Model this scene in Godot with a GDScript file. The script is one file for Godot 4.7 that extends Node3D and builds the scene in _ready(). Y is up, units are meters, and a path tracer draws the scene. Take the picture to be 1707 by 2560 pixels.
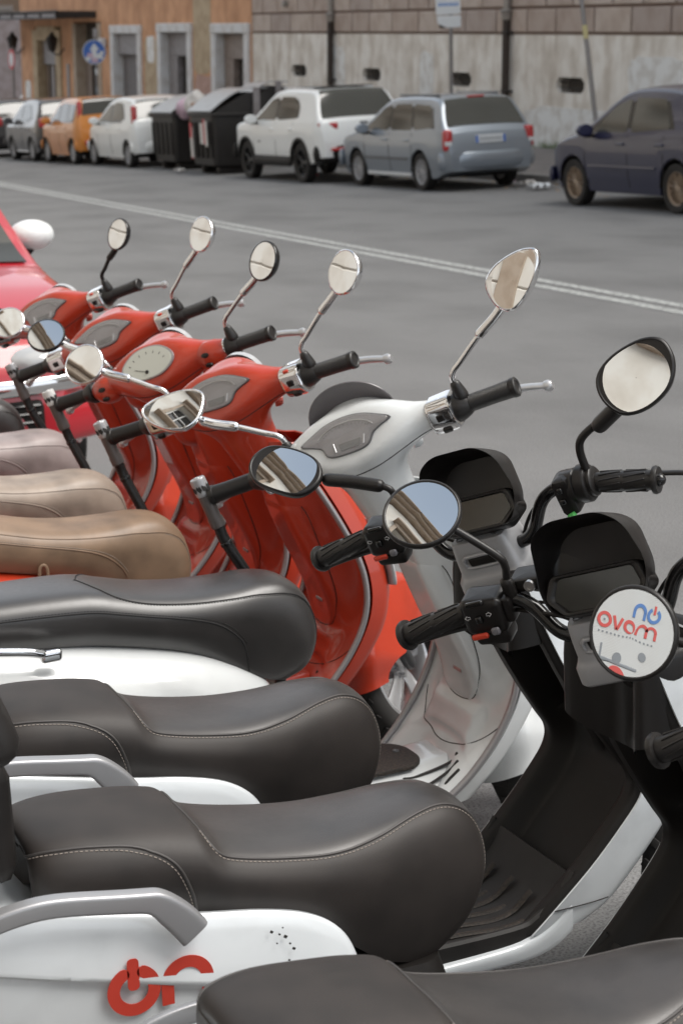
extends Node3D
# A row of parked scooters on a sloping street. World: x runs across the street (towards the far side),
# y is up, z runs along the street (towards the viewer). The street falls away and the carriageway rises to the far side.

const GX := 0.0386
const GZ := 0.0340
const G0 := -0.0092
const RAKE := 0.4538

var mats := {}
var meshes := {}
var used := {}
var env: Environment


func gy(x: float, z: float) -> float:
	return G0 + GX * x + GZ * z


func _ready() -> void:
	# ---- camera, sky, light, exposure
	var cam := Camera3D.new()
	cam.name = "camera"
	cam.fov = 29.28
	cam.far = 400.0
	cam.near = 0.05
	add_child(cam)
	cam.position = Vector3(0, 2.0, 0)
	cam.rotation = Vector3(deg_to_rad(-13.8), deg_to_rad(-21.06), 0)
	var ca := CameraAttributesPhysical.new()
	ca.frustum_focal_length = 46.0
	ca.frustum_focus_distance = 3.75
	ca.exposure_aperture = 5.6
	cam.attributes = ca
	cam.current = true
	env = Environment.new()
	env.background_mode = Environment.BG_SKY
	var sky := Sky.new()
	sky.sky_material = make_sky()
	env.sky = sky
	env.background_energy_multiplier = 1.0
	env.tonemap_mode = Environment.TONE_MAPPER_LINEAR
	env.tonemap_exposure = 1.6
	env.sdfgi_enabled = true
	env.ssao_enabled = true
	env.ssil_enabled = true
	var we := WorldEnvironment.new()
	we.name = "world_environment"
	we.environment = env
	add_child(we)
	var sun := DirectionalLight3D.new()
	sun.name = "sun"
	sun.light_energy = 0.85
	sun.light_color = Color(1.0, 0.985, 0.965)
	sun.light_angular_distance = 40.0
	sun.shadow_enabled = true
	add_child(sun)
	sun.rotation = Vector3(deg_to_rad(-60), deg_to_rad(62), 0)
	make_materials()
	build_setting()
	build_far_cars()
	build_street_things()
	build_scooters()


func make_sky() -> ProceduralSkyMaterial:
	var s := ProceduralSkyMaterial.new()
	s.sky_top_color = lin(0.22, 0.27, 0.34)
	s.sky_horizon_color = lin(0.95, 1.0, 1.06)
	s.sky_curve = 0.6
	s.ground_bottom_color = Color(0.3, 0.3, 0.3)
	s.ground_horizon_color = Color(0.5, 0.5, 0.5)
	return s


# ---------------------------------------------------------------- names and nodes
func thing(called: String, label: String, category: String, xf := Transform3D(), group := "") -> Node3D:
	var o := Node3D.new()
	o.name = numbered(called)
	add_child(o, true)
	o.transform = xf
	tag(o, label, category, group)
	return o


func tag(o: Node3D, label: String, category := "", group := "") -> Node3D:
	if label:
		o.set_meta("label", label)
	if category:
		o.set_meta("category", category)
	if group:
		o.set_meta("group", group)
	return o


func numbered(called: String) -> String:
	var n: int = used.get(called, 0)
	used[called] = n + 1
	return called if n == 0 else "%s_%03d" % [called, n]


func part(parent: Node3D, called: String, m: Mesh, material: Material, xf := Transform3D()) -> MeshInstance3D:
	var o := MeshInstance3D.new()
	var n := called
	var k := 0
	while parent.has_node(n):
		k += 1
		n = "%s_%03d" % [called, k]
	o.name = n
	o.mesh = m
	o.material_override = material
	o.transform = xf
	parent.add_child(o, true)
	return o


func top(called: String, m: Mesh, material: Material, label := "", category := "", group := "", xf := Transform3D()) -> MeshInstance3D:
	var o := MeshInstance3D.new()
	o.name = numbered(called)
	o.mesh = m
	o.material_override = material
	o.transform = xf
	add_child(o, true)
	tag(o, label, category, group)
	return o


func hub(parent: Node3D, called: String, xf := Transform3D()) -> Node3D:
	var o := Node3D.new()
	var n := called
	var k := 0
	while parent.has_node(n):
		k += 1
		n = "%s_%03d" % [called, k]
	o.name = n
	o.transform = xf
	parent.add_child(o, true)
	return o


func once(key: String, f: Callable) -> Mesh:
	if not meshes.has(key):
		meshes[key] = f.call()
	return meshes[key]


# ---------------------------------------------------------------- mesh building
class MB:
	var v := PackedVector3Array()
	var t := PackedInt32Array()

	func grid(rows: Array, wrap := false) -> MB:
		var n: int = rows[0].size()
		var b := v.size()
		for r in rows:
			v.append_array(r)
		for i in rows.size() - 1:
			for j in (n if wrap else n - 1):
				var j2 := (j + 1) % n
				var a := b + i * n + j
				var c := b + i * n + j2
				t.append_array([a, c, a + n, c, c + n, a + n])
		return self

	func cap(r: PackedVector3Array, flip := false) -> MB:
		var c := Vector3.ZERO
		for p in r:
			c += p
		c /= r.size()
		var b := v.size()
		v.append_array(r)
		v.append(c)
		var n := r.size()
		for j in n:
			if flip:
				t.append_array([b + j, b + n, b + (j + 1) % n])
			else:
				t.append_array([b + j, b + (j + 1) % n, b + n])
		return self

	func loft(rows: Array, caps := true) -> MB:
		grid(rows, true)
		if caps:
			cap(rows[0], true)
			cap(rows[-1], false)
		# rows wind so that (row[1]-row[0]) x ... ; orientation is settled in done()
		return self

	func add(o: MB, xf := Transform3D()) -> MB:
		var b := v.size()
		for p in o.v:
			v.append(xf * p)
		for i in o.t:
			t.append(b + i)
		return self

	func moved(xf: Transform3D) -> MB:
		for i in v.size():
			v[i] = xf * v[i]
		return self

	# orient: 1 = closed body, turn outwards; 0 = keep; -1 = flip
	func done(crease := 180.0, orient := 1) -> ArrayMesh:
		var flip := orient == -1
		if orient == 1:
			var c := Vector3.ZERO
			for p in v:
				c += p
			c /= maxf(v.size(), 1)
			var vol := 0.0
			for k in range(0, t.size(), 3):
				vol += (v[t[k]] - c).dot((v[t[k + 1]] - c).cross(v[t[k + 2]] - c))
			flip = vol > 0.0
		if flip:
			for k in range(0, t.size(), 3):
				var s := t[k + 1]
				t[k + 1] = t[k + 2]
				t[k + 2] = s
		var ids := {}
		var wid := PackedInt32Array()
		wid.resize(v.size())
		for i in v.size():
			var key := Vector3i((v[i] * 20000.0).round())
			if not ids.has(key):
				ids[key] = ids.size()
			wid[i] = ids[key]
		var fn := PackedVector3Array()
		var fa := PackedVector3Array()
		for k in range(0, t.size(), 3):
			var n := (v[t[k + 2]] - v[t[k]]).cross(v[t[k + 1]] - v[t[k]])
			fa.append(n)
			fn.append(n.normalized())
		var P := PackedVector3Array()
		var N := PackedVector3Array()
		var I := PackedInt32Array()
		if crease >= 179.0:
			var acc := PackedVector3Array()
			acc.resize(ids.size())
			for k in range(0, t.size(), 3):
				for j in 3:
					acc[wid[t[k + j]]] += fa[k / 3]
			P = v
			N.resize(v.size())
			for i in v.size():
				var n := acc[wid[i]]
				N[i] = n.normalized() if n.length_squared() > 1e-24 else Vector3.UP
			I = t
		else:
			var adj := []
			adj.resize(ids.size())
			for i in ids.size():
				adj[i] = PackedInt32Array()
			for k in range(0, t.size(), 3):
				for j in 3:
					adj[wid[t[k + j]]].append(k / 3)
			var cs := cos(deg_to_rad(crease))
			for k in range(0, t.size(), 3):
				var f := k / 3
				for j in 3:
					var n := Vector3.ZERO
					for g in adj[wid[t[k + j]]]:
						if fn[g].dot(fn[f]) >= cs:
							n += fa[g]
					P.append(v[t[k + j]])
					N.append(n.normalized() if n.length_squared() > 1e-24 else Vector3.UP)
					I.append(I.size())
		var arr := []
		arr.resize(Mesh.ARRAY_MAX)
		arr[Mesh.ARRAY_VERTEX] = P
		arr[Mesh.ARRAY_NORMAL] = N
		arr[Mesh.ARRAY_INDEX] = I
		var am := ArrayMesh.new()
		am.add_surface_from_arrays(Mesh.PRIMITIVE_TRIANGLES, arr)
		return am


static func V(x: float, y: float, z := 0.0) -> Vector3:
	return Vector3(x, y, z)


func at(x: float, y: float, z: float) -> Transform3D:
	return Transform3D(Basis(), Vector3(x, y, z))


# a frame at p whose y axis runs along d
func along(p: Vector3, d: Vector3, hint := Vector3.UP) -> Transform3D:
	var y := d.normalized()
	if absf(hint.dot(y)) > 0.98:
		hint = Vector3.RIGHT
	var x := hint.cross(y).normalized()
	return Transform3D(Basis(x, y, x.cross(y)), p)


# a frame at p whose z axis is n and whose y axis is as near to up as it can be
func facing(p: Vector3, n: Vector3, up := Vector3.UP) -> Transform3D:
	var z := n.normalized()
	var x := up.cross(z).normalized()
	return Transform3D(Basis(x, z.cross(x), z), p)


func smooth3(pts: Array, sub := 6, closed := false) -> PackedVector3Array:
	var out := PackedVector3Array()
	var n := pts.size()
	for i in (n if closed else n - 1):
		var a: Vector3 = pts[(i - 1 + n) % n] if closed or i > 0 else pts[0] * 2.0 - pts[1]
		var b: Vector3 = pts[i]
		var c: Vector3 = pts[(i + 1) % n]
		var d: Vector3 = pts[(i + 2) % n] if closed or i + 2 < n else c * 2.0 - b
		for k in sub:
			out.append(b.cubic_interpolate(c, a, d, float(k) / sub))
	if not closed:
		out.append(pts[n - 1])
	return out


# rows of numbers, smoothed column by column
func smooth_rows(rows: Array, sub := 5) -> Array:
	var out := []
	var n := rows.size()
	var w: int = rows[0].size()
	for i in n - 1:
		for k in sub:
			var f := float(k) / sub
			var r := []
			for c in w:
				var a: float = rows[i - 1][c] if i > 0 else 2.0 * rows[0][c] - rows[1][c]
				var d: float = rows[i + 2][c] if i + 2 < n else 2.0 * rows[i + 1][c] - rows[i][c]
				r.append(cubic_interpolate(rows[i][c], rows[i + 1][c], a, d, f))
			out.append(r)
	out.append(rows[n - 1])
	return out


# an interpolated table: rows of [key, values...]
func table(rows: Array, x: float) -> Array:
	var n := rows.size()
	if x <= rows[0][0]:
		return rows[0]
	for i in n - 1:
		if x <= rows[i + 1][0]:
			var f: float = (x - rows[i][0]) / (rows[i + 1][0] - rows[i][0])
			var r := [x]
			for c in range(1, rows[0].size()):
				var a: float = rows[i - 1][c] if i > 0 else rows[0][c]
				var d: float = rows[i + 2][c] if i + 2 < n else rows[n - 1][c]
				r.append(cubic_interpolate(rows[i][c], rows[i + 1][c], a, d, f))
			return r
	return rows[n - 1]


func ring(c: Vector3, u: Vector3, w: Vector3, n := 16, e := 2.0) -> PackedVector3Array:
	var out := PackedVector3Array()
	for i in n:
		var a := TAU * i / n
		var x := cos(a)
		var y := sin(a)
		if e != 2.0:
			x = signf(x) * pow(absf(x), 2.0 / e)
			y = signf(y) * pow(absf(y), 2.0 / e)
		out.append(c + u * x + w * y)
	return out


# a tube along points; r is a number or one per point; flat squeezes it along the hint
func tube(path: PackedVector3Array, r, sides := 10, flat := 1.0, hint := Vector3.UP, round_ends := true) -> MB:
	var m := MB.new()
	var rows := []
	var n := path.size()
	var pu := Vector3.ZERO
	for i in n:
		var d := (path[mini(i + 1, n - 1)] - path[maxi(i - 1, 0)]).normalized()
		var u := pu
		if i == 0:
			u = hint
			if absf(u.dot(d)) > 0.97:
				u = Vector3.RIGHT if absf(d.x) < 0.9 else Vector3.BACK
		u = (u - d * u.dot(d)).normalized()
		pu = u
		var w := d.cross(u)
		var rr: float = r if (r is float or r is int) else r[i]
		if round_ends and i == 0:
			for k in 3:
				var a := PI / 2 * (k + 0.3) / 3.3
				rows.append(ring(path[0] - d * rr * cos(a) * flat, u * rr * flat * sin(a), w * rr * sin(a), sides))
		rows.append(ring(path[i], u * rr * flat, w * rr, sides))
		if round_ends and i == n - 1:
			for k in 3:
				var a := PI / 2 * (1.0 - (k + 1.0) / 3.3)
				rows.append(ring(path[i] + d * rr * cos(a) * flat, u * rr * flat * sin(a), w * rr * sin(a), sides))
	return m.loft(rows)


func rod(a: Vector3, b: Vector3, r: float, sides := 10) -> MB:
	return tube(PackedVector3Array([a, b]), r, sides)


# a turned body round the y axis: profile of (radius, y)
func lathe(prof: Array, n := 20) -> MB:
	var m := MB.new()
	var rows := []
	for p in prof:
		rows.append(ring(Vector3(0, p.y, 0), Vector3(maxf(p.x, 0.00001), 0, 0), Vector3(0, 0, maxf(p.x, 0.00001)), n))
	return m.loft(rows, prof[0].x < 0.06 and prof[-1].x < 0.06)


func rrect(hx: float, hz: float, r: float, y: float, seg := 3) -> PackedVector3Array:
	var out := PackedVector3Array()
	r = minf(r, minf(hx, hz) * 0.999)
	for q in 4:
		var cx: float = (hx - r) * [1, -1, -1, 1][q]
		var cz: float = (hz - r) * [1, 1, -1, -1][q]
		for k in seg + 1:
			var a := PI / 2 * (q + float(k) / seg)
			out.append(Vector3(cx + r * cos(a), y, cz + r * sin(a)))
	return out


# a box with rounded edges, centred
func rbox(size: Vector3, r := 0.01, seg := 2) -> MB:
	var h := size / 2
	r = minf(r, minf(h.x, minf(h.y, h.z)) * 0.99)
	var rows := []
	for s in [-1, 1]:
		for k in seg + 1:
			var a := PI / 2 * (k if s == 1 else seg - k) / float(seg)
			var ins := r * (1.0 - cos(a))
			rows.append(rrect(h.x - ins, h.z - ins, maxf(r - ins, 0.0004), s * (h.y - r + r * sin(a)), seg))
	return MB.new().loft(rows)


# a flat outline in x,y pushed out along z with softened edges, from z0 to z1
func plate(poly: PackedVector2Array, z0: float, z1: float, bev := 0.003) -> MB:
	if Geometry2D.is_polygon_clockwise(poly):
		poly = poly.duplicate()
		poly.reverse()
	var n := poly.size()
	var offs := PackedVector2Array()
	for i in n:
		var a := (poly[i] - poly[(i - 1 + n) % n]).normalized()
		var b := (poly[(i + 1) % n] - poly[i]).normalized()
		var na := Vector2(-a.y, a.x)
		var nb := Vector2(-b.y, b.x)
		var s := na + nb
		offs.append(s / maxf(s.length_squared() * 0.5, 0.35) if s.length() > 0.01 else na)
	var lay := func(z: float, ins: float) -> PackedVector3Array:
		var r := PackedVector3Array()
		for i in n:
			var p := poly[i] + offs[i] * ins
			r.append(Vector3(p.x, p.y, z))
		return r
	var rows := []
	if bev > 0.0:
		rows = [lay.call(z0, bev), lay.call(z0 + bev * 0.3, bev * 0.3), lay.call(z0 + bev, 0.0), lay.call(z1 - bev, 0.0), lay.call(z1 - bev * 0.3, bev * 0.3), lay.call(z1, bev)]
	else:
		rows = [lay.call(z0, 0.0), lay.call(z1, 0.0)]
	var m := MB.new()
	m.grid(rows, true)
	var flat := PackedVector2Array()
	for p in rows[0]:
		flat.append(Vector2(p.x, p.y))
	var tri := Geometry2D.triangulate_polygon(flat)
	for e in [0, 1]:
		var b := m.v.size()
		m.v.append_array(rows[0] if e == 0 else rows[-1])
		for k in range(0, tri.size(), 3):
			# counter-clockwise outline: the z1 side faces +z
			if (flat[tri[k + 1]] - flat[tri[k]]).cross(flat[tri[k + 2]] - flat[tri[k]]) > 0.0:
				m.t.append_array([b + tri[k], b + tri[k + 1], b + tri[k + 2]] if e == 1 else [b + tri[k], b + tri[k + 2], b + tri[k + 1]])
			else:
				m.t.append_array([b + tri[k], b + tri[k + 2], b + tri[k + 1]] if e == 1 else [b + tri[k], b + tri[k + 1], b + tri[k + 2]])
	return m


func outline(pts: Array, sub := 5) -> PackedVector2Array:
	var q := []
	for p in pts:
		q.append(Vector3(p.x, p.y, 0))
	var out := PackedVector2Array()
	for p in smooth3(q, sub, true):
		out.append(Vector2(p.x, p.y))
	return out


func poly(pts: Array, r := 0.0, seg := 3) -> PackedVector2Array:
	var out := PackedVector2Array()
	var n := pts.size()
	for i in n:
		var p: Vector2 = pts[i]
		if r <= 0.0:
			out.append(p)
			continue
		var a: Vector2 = pts[(i - 1 + n) % n] - p
		var b: Vector2 = pts[(i + 1) % n] - p
		var q := minf(r, minf(a.length(), b.length()) * 0.45)
		for k in seg + 1:
			var f := float(k) / seg
			var s := p + a.normalized() * q
			var e := p + b.normalized() * q
			out.append(s.lerp(p, f).lerp(p.lerp(e, f), f))
	return out


# a sheet given by rows of points, given a thickness along its own normals (closed body)
func shell(rows: Array, thick: float) -> MB:
	var n: int = rows[0].size()
	var h := rows.size()
	var back := []
	for i in h:
		var r := PackedVector3Array()
		for j in n:
			var du: Vector3 = rows[i][mini(j + 1, n - 1)] - rows[i][maxi(j - 1, 0)]
			var dv: Vector3 = rows[mini(i + 1, h - 1)][j] - rows[maxi(i - 1, 0)][j]
			r.append(rows[i][j] + du.cross(dv).normalized() * thick)
		back.append(r)
	var m := MB.new()
	m.grid(rows)
	var b := back.duplicate()
	b.reverse()
	m.grid(b)
	for e in [0, h - 1]:
		m.grid([rows[e], back[e]] if e else [back[e], rows[e]])
	for e in [0, n - 1]:
		var p := PackedVector3Array()
		var q := PackedVector3Array()
		for i in h:
			p.append(rows[i][e])
			q.append(back[i][e])
		m.grid([p, q] if e == 0 else [q, p])
	return m


# a surface where field(p) = 0, negative inside, meshed as surface nets
func blob(lo: Vector3, hi: Vector3, cell: float, field: Callable) -> MB:
	var nx := int(ceil((hi.x - lo.x) / cell)) + 1
	var ny := int(ceil((hi.y - lo.y) / cell)) + 1
	var nz := int(ceil((hi.z - lo.z) / cell)) + 1
	var f := PackedFloat32Array()
	f.resize(nx * ny * nz)
	f.fill(1e6)
	# coarse pass: skip blocks that the surface cannot reach
	var B := 4
	for bz in range(0, nz, B):
		for by in range(0, ny, B):
			for bx in range(0, nx, B):
				var c := lo + Vector3(bx + 1.5, by + 1.5, bz + 1.5) * cell
				var d: float = field.call(c)
				if absf(d) > cell * 4.6:
					for z in range(bz, mini(bz + B, nz)):
						for y in range(by, mini(by + B, ny)):
							for x in range(bx, mini(bx + B, nx)):
								f[x + nx * (y + ny * z)] = d
					continue
				for z in range(bz, mini(bz + B, nz)):
					for y in range(by, mini(by + B, ny)):
						for x in range(bx, mini(bx + B, nx)):
							f[x + nx * (y + ny * z)] = field.call(lo + Vector3(x, y, z) * cell)
	var m := MB.new()
	var vid := {}
	var offs := [0, 1, nx, nx + 1, nx * ny, nx * ny + 1, nx * ny + nx, nx * ny + nx + 1]
	for z in nz - 1:
		for y in ny - 1:
			for x in nx - 1:
				var b := x + nx * (y + ny * z)
				var mask := 0
				for k in 8:
					if f[b + offs[k]] < 0.0:
						mask |= 1 << k
				if mask == 0 or mask == 255:
					continue
				var s := Vector3.ZERO
				var cnt := 0
				for k in 8:
					for ax in 3:
						if k & (1 << ax):
							continue
						var k2 := k | (1 << ax)
						var a := f[b + offs[k]]
						var c := f[b + offs[k2]]
						if (a < 0.0) == (c < 0.0):
							continue
						var t := a / (a - c)
						var p := Vector3(k & 1, (k >> 1) & 1, (k >> 2) & 1)
						p[ax] += t
						s += p
						cnt += 1
				vid[b] = m.v.size()
				m.v.append(lo + (Vector3(x, y, z) + s / cnt) * cell)
	var st := [1, nx, nx * ny]
	for b in vid:
		for ax in 3:
			var u: int = st[(ax + 1) % 3]
			var w: int = st[(ax + 2) % 3]
			var a := f[b]
			var c := f[b + st[ax]]
			if (a < 0.0) == (c < 0.0):
				continue
			if not (vid.has(b - u) and vid.has(b - w) and vid.has(b - u - w)):
				continue
			var q := [vid[b], vid[b - u], vid[b - u - w], vid[b - w]]
			if a >= 0.0:
				q.reverse()
			m.t.append_array([q[0], q[1], q[2], q[0], q[2], q[3]])
	return m


static func smin(a: float, b: float, k: float) -> float:
	var h := maxf(k - absf(a - b), 0.0) / k
	return minf(a, b) - h * h * k * 0.25


static func sd_cap(p: Vector3, a: Vector3, b: Vector3, ra: float, rb: float) -> float:
	var ba := b - a
	var h := clampf((p - a).dot(ba) / ba.length_squared(), 0.0, 1.0)
	return (p - a - ba * h).length() - lerpf(ra, rb, h)


static func sd_ell(p: Vector3, c: Vector3, r: Vector3) -> float:
	var q := (p - c) / r
	var k := q.length()
	return (k - 1.0) * minf(r.x, minf(r.y, r.z)) if k < 0.3 else k * (k - 1.0) / ((q / r).length() + 1e-9)


func letters(text: String, size: float, depth: float, font_name := "Droid Sans", weight := 700) -> TextMesh:
	var t := TextMesh.new()
	var f := SystemFont.new()
	f.font_names = PackedStringArray([font_name])
	f.font_weight = weight
	t.font = f
	t.text = text
	t.font_size = 32
	t.pixel_size = size / 32.0
	t.depth = depth
	return t
# ---------------------------------------------------------------- materials
func noise_tex(freq: float, oct := 4, seed_ := 1, type := FastNoiseLite.TYPE_SIMPLEX_SMOOTH, lo := 0.0, hi := 1.0, size := 512, stops: Array = []) -> NoiseTexture2D:
	var n := FastNoiseLite.new()
	n.noise_type = type
	n.seed = seed_
	n.frequency = freq
	n.fractal_octaves = oct
	var t := NoiseTexture2D.new()
	t.width = size
	t.height = size
	t.seamless = true
	t.noise = n
	var g := Gradient.new()
	if stops.is_empty():
		g.set_color(0, Color(lo, lo, lo))
		g.set_color(1, Color(hi, hi, hi))
	else:
		g.offsets = PackedFloat32Array(stops.map(func(s): return s[0]))
		g.colors = PackedColorArray(stops.map(func(s): return s[1]))
	t.color_ramp = g
	return t


func lin(r: float, g: float, b: float) -> Color:
	return Color(r, g, b).linear_to_srgb()


func mat(called: String, c: Color, rough := 0.5, metal := 0.0, opt := {}) -> StandardMaterial3D:
	var m := StandardMaterial3D.new()
	m.resource_name = called
	m.albedo_color = c
	m.roughness = rough
	m.metallic = metal
	if opt.has("spec"):
		m.metallic_specular = opt.spec
	if opt.has("coat"):
		m.clearcoat_enabled = true
		m.clearcoat = opt.coat
		m.clearcoat_roughness = opt.get("coat_rough", 0.04)
	if opt.has("bump"):
		m.heightmap_enabled = true
		m.heightmap_texture = opt.bump
		m.heightmap_scale = opt.get("depth", 0.02)
	if opt.has("tex"):
		m.albedo_texture = opt.tex
	if opt.has("rough_tex"):
		m.roughness_texture = opt.rough_tex
	if opt.has("rim"):
		m.rim_enabled = true
		m.rim = opt.rim
		m.rim_tint = 0.5
	if opt.has("alpha"):
		m.transparency = BaseMaterial3D.TRANSPARENCY_ALPHA
		m.albedo_color.a = opt.alpha
	if opt.has("scale"):
		m.uv1_triplanar = true
		m.uv1_world_triplanar = opt.get("world", false)
		m.uv1_scale = opt.scale if opt.scale is Vector3 else Vector3.ONE * opt.scale
	if opt.has("detail"):
		m.detail_enabled = true
		m.detail_albedo = opt.detail
		m.detail_blend_mode = BaseMaterial3D.BLEND_MODE_MUL
		m.detail_uv_layer = BaseMaterial3D.DETAIL_UV_2
		m.uv2_triplanar = true
		m.uv2_world_triplanar = opt.get("world", false)
		m.uv2_scale = opt.detail_scale if opt.detail_scale is Vector3 else Vector3.ONE * opt.detail_scale
	mats[called] = m
	return m


func weave_image() -> ImageTexture:
	var im := Image.create(64, 64, false, Image.FORMAT_RGB8)
	for y in 64:
		for x in 64:
			var a := 0.5 + 0.5 * sin(TAU * (x + 0.5) / 8.0) * sin(TAU * (y + 0.5) / 8.0)
			im.set_pixel(x, y, Color(a, a, a))
	return ImageTexture.create_from_image(im)


func make_materials() -> void:
	var grain := noise_tex(0.045, 3, 3, FastNoiseLite.TYPE_CELLULAR)
	var fine := noise_tex(0.12, 3, 5)
	var soft := noise_tex(0.012, 5, 8)
	var dust := noise_tex(0.008, 6, 11, FastNoiseLite.TYPE_SIMPLEX_SMOOTH, 0, 1, 512, [[0.0, Color(0.76, 0.76, 0.76)], [0.45, Color(0.92, 0.92, 0.92)], [0.7, Color(1, 1, 1)], [1.0, Color(1, 1, 1)]])
	var rgh := noise_tex(0.01, 5, 21, FastNoiseLite.TYPE_SIMPLEX_SMOOTH, 0.86, 1.0)
	var scuff := noise_tex(0.006, 6, 31, FastNoiseLite.TYPE_SIMPLEX_SMOOTH, 0, 1, 512, [[0.0, Color(0.90, 0.90, 0.90)], [0.30, Color(0.975, 0.975, 0.975)], [0.5, Color(1, 1, 1)], [1.0, Color(1, 1, 1)]])
	mat("white_paint", lin(0.68, 0.715, 0.74), 0.35, 0.0, {"coat": 0.8, "coat_rough": 0.08, "tex": scuff, "scale": 1.3, "rough_tex": rgh})
	mat("ivory_paint", lin(0.66, 0.68, 0.685), 0.35, 0.0, {"coat": 0.8, "coat_rough": 0.07, "tex": scuff, "scale": 1.1, "rough_tex": rgh})
	mat("red_paint", lin(0.44, 0.034, 0.010), 0.42, 0.0, {"coat": 0.6, "coat_rough": 0.05, "tex": scuff, "scale": 1.2, "rough_tex": rgh})
	mat("leather", lin(0.037, 0.0315, 0.029), 0.42, 0.0, {"coat": 0.25, "coat_rough": 0.42, "bump": grain, "depth": 0.012, "scale": 9.0, "rough_tex": rgh, "detail": dust, "detail_scale": 1.7, "spec": 0.6})
	mat("leather_edge", lin(0.05, 0.045, 0.043), 0.5)
	mat("weave", lin(0.027, 0.0215, 0.019), 0.58, 0.0, {"bump": weave_image(), "depth": 0.014, "scale": 55.0, "detail": dust, "detail_scale": 1.9})
	mat("vinyl_black", lin(0.032, 0.0285, 0.0275), 0.42, 0.0, {"coat": 0.4, "coat_rough": 0.34, "bump": grain, "depth": 0.009, "scale": 11.0, "rough_tex": rgh, "detail": dust, "detail_scale": 1.4, "spec": 0.6})
	mat("vinyl_tan", lin(0.25, 0.165, 0.105), 0.48, 0.0, {"bump": grain, "depth": 0.008, "scale": 10.0, "rough_tex": rgh, "detail": dust, "detail_scale": 1.3})
	mat("vinyl_beige", lin(0.36, 0.29, 0.235), 0.48, 0.0, {"bump": grain, "depth": 0.008, "scale": 10.0, "rough_tex": rgh, "detail": dust, "detail_scale": 1.3})
	mat("vinyl_mauve", lin(0.36, 0.30, 0.29), 0.48, 0.0, {"bump": grain, "depth": 0.008, "scale": 10.0, "rough_tex": rgh, "detail": dust, "detail_scale": 1.3})
	mat("thread", lin(0.28, 0.24, 0.21), 0.8)
	mat("thread_dark", lin(0.012, 0.011, 0.011), 0.8)
	mat("black_matt", lin(0.0125, 0.0105, 0.0095), 0.55, 0.0, {"bump": fine, "depth": 0.006, "scale": 14.0, "detail": dust, "detail_scale": 2.3, "spec": 0.4})
	mat("black_satin", lin(0.011, 0.0095, 0.009), 0.38, 0.0, {"bump": fine, "depth": 0.003, "scale": 16.0, "rough_tex": rgh, "spec": 0.45})
	mat("black_gloss", lin(0.008, 0.0075, 0.0075), 0.16, 0.0, {"rough_tex": rgh, "scale": 4.0})
	mat("black_rubber", lin(0.016, 0.0135, 0.012), 0.6, 0.0, {"bump": fine, "depth": 0.012, "scale": 10.0, "detail": dust, "detail_scale": 3.1})
	mat("black_worn", lin(0.042, 0.034, 0.028), 0.65, 0.0, {"bump": fine, "depth": 0.02, "scale": 10.0, "tex": noise_tex(0.02, 5, 44, FastNoiseLite.TYPE_SIMPLEX_SMOOTH, 0, 1, 512, [[0.0, Color(0.45, 0.42, 0.4)], [0.5, Color(0.7, 0.68, 0.66)], [0.62, Color(1, 0.95, 0.9)], [1.0, Color(1, 0.95, 0.9)]])})
	mat("grip_rubber", lin(0.013, 0.0115, 0.011), 0.42, 0.0, {"bump": fine, "depth": 0.006, "scale": 20.0, "rough_tex": rgh})
	mat("tyre", lin(0.017, 0.015, 0.014), 0.75, 0.0, {"bump": fine, "depth": 0.02, "scale": 9.0, "detail": dust, "detail_scale": 2.0})
	mat("grey_metal", lin(0.36, 0.36, 0.37), 0.40, 0.55, {"rough_tex": rgh, "scale": 3.0})
	mat("grey_cast", lin(0.36, 0.36, 0.37), 0.42, 0.2, {"rough_tex": rgh, "scale": 3.0, "bump": fine, "depth": 0.003})
	mat("grey_dark", lin(0.12, 0.12, 0.125), 0.45, 0.3)
	mat("dark_metal", lin(0.06, 0.06, 0.062), 0.4, 0.5)
	mat("alloy", lin(0.55, 0.55, 0.56), 0.34, 0.7, {"rough_tex": rgh, "scale": 4.0, "tex": scuff})
	mat("steel", lin(0.5, 0.5, 0.5), 0.28, 1.0)
	mat("chrome", lin(0.75, 0.75, 0.76), 0.07, 1.0, {"rough_tex": rgh, "scale": 5.0})
	mat("trim_grey", lin(0.34, 0.33, 0.34), 0.3, 0.5)
	mat("glass_mirror", lin(0.80, 0.81, 0.82), 0.012, 1.0)
	mat("screen_off", lin(0.030, 0.029, 0.024), 0.12, 0.0, {"tex": scuff, "scale": 3.0, "spec": 0.6})
	mat("red_button", lin(0.58, 0.05, 0.022), 0.35)
	mat("green_button", lin(0.10, 0.52, 0.12), 0.4)
	mat("grey_button", lin(0.16, 0.155, 0.17), 0.4)
	mat("white_print", lin(0.6, 0.6, 0.6), 0.6)
	mat("gap", lin(0.02, 0.018, 0.017), 0.8)
	mat("lamp_clear", lin(0.42, 0.43, 0.44), 0.12, 0.0, {"spec": 0.7})
	mat("dial_face", lin(0.56, 0.58, 0.52), 0.22)
	mat("dash_grey", lin(0.20, 0.19, 0.195), 0.5)
	mat("screen_grey", lin(0.115, 0.115, 0.115), 0.2)
	mat("clear_glass", Color(1, 1, 1), 0.04, 0.0, {"alpha": 0.06})
	mat("flyscreen", lin(0.13, 0.12, 0.125), 0.25)
	mat("lock_grey", lin(0.12, 0.105, 0.10), 0.42, 0.5)
	mat("lock_silver", lin(0.42, 0.42, 0.43), 0.35, 0.5)
	mat("lock_white", lin(0.62, 0.62, 0.61), 0.45)
	mat("logo_red", lin(0.56, 0.055, 0.035), 0.4)
	mat("case_black", lin(0.013, 0.011, 0.010), 0.5, 0.0, {"bump": fine, "depth": 0.01, "scale": 8.0, "rough_tex": rgh})
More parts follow.
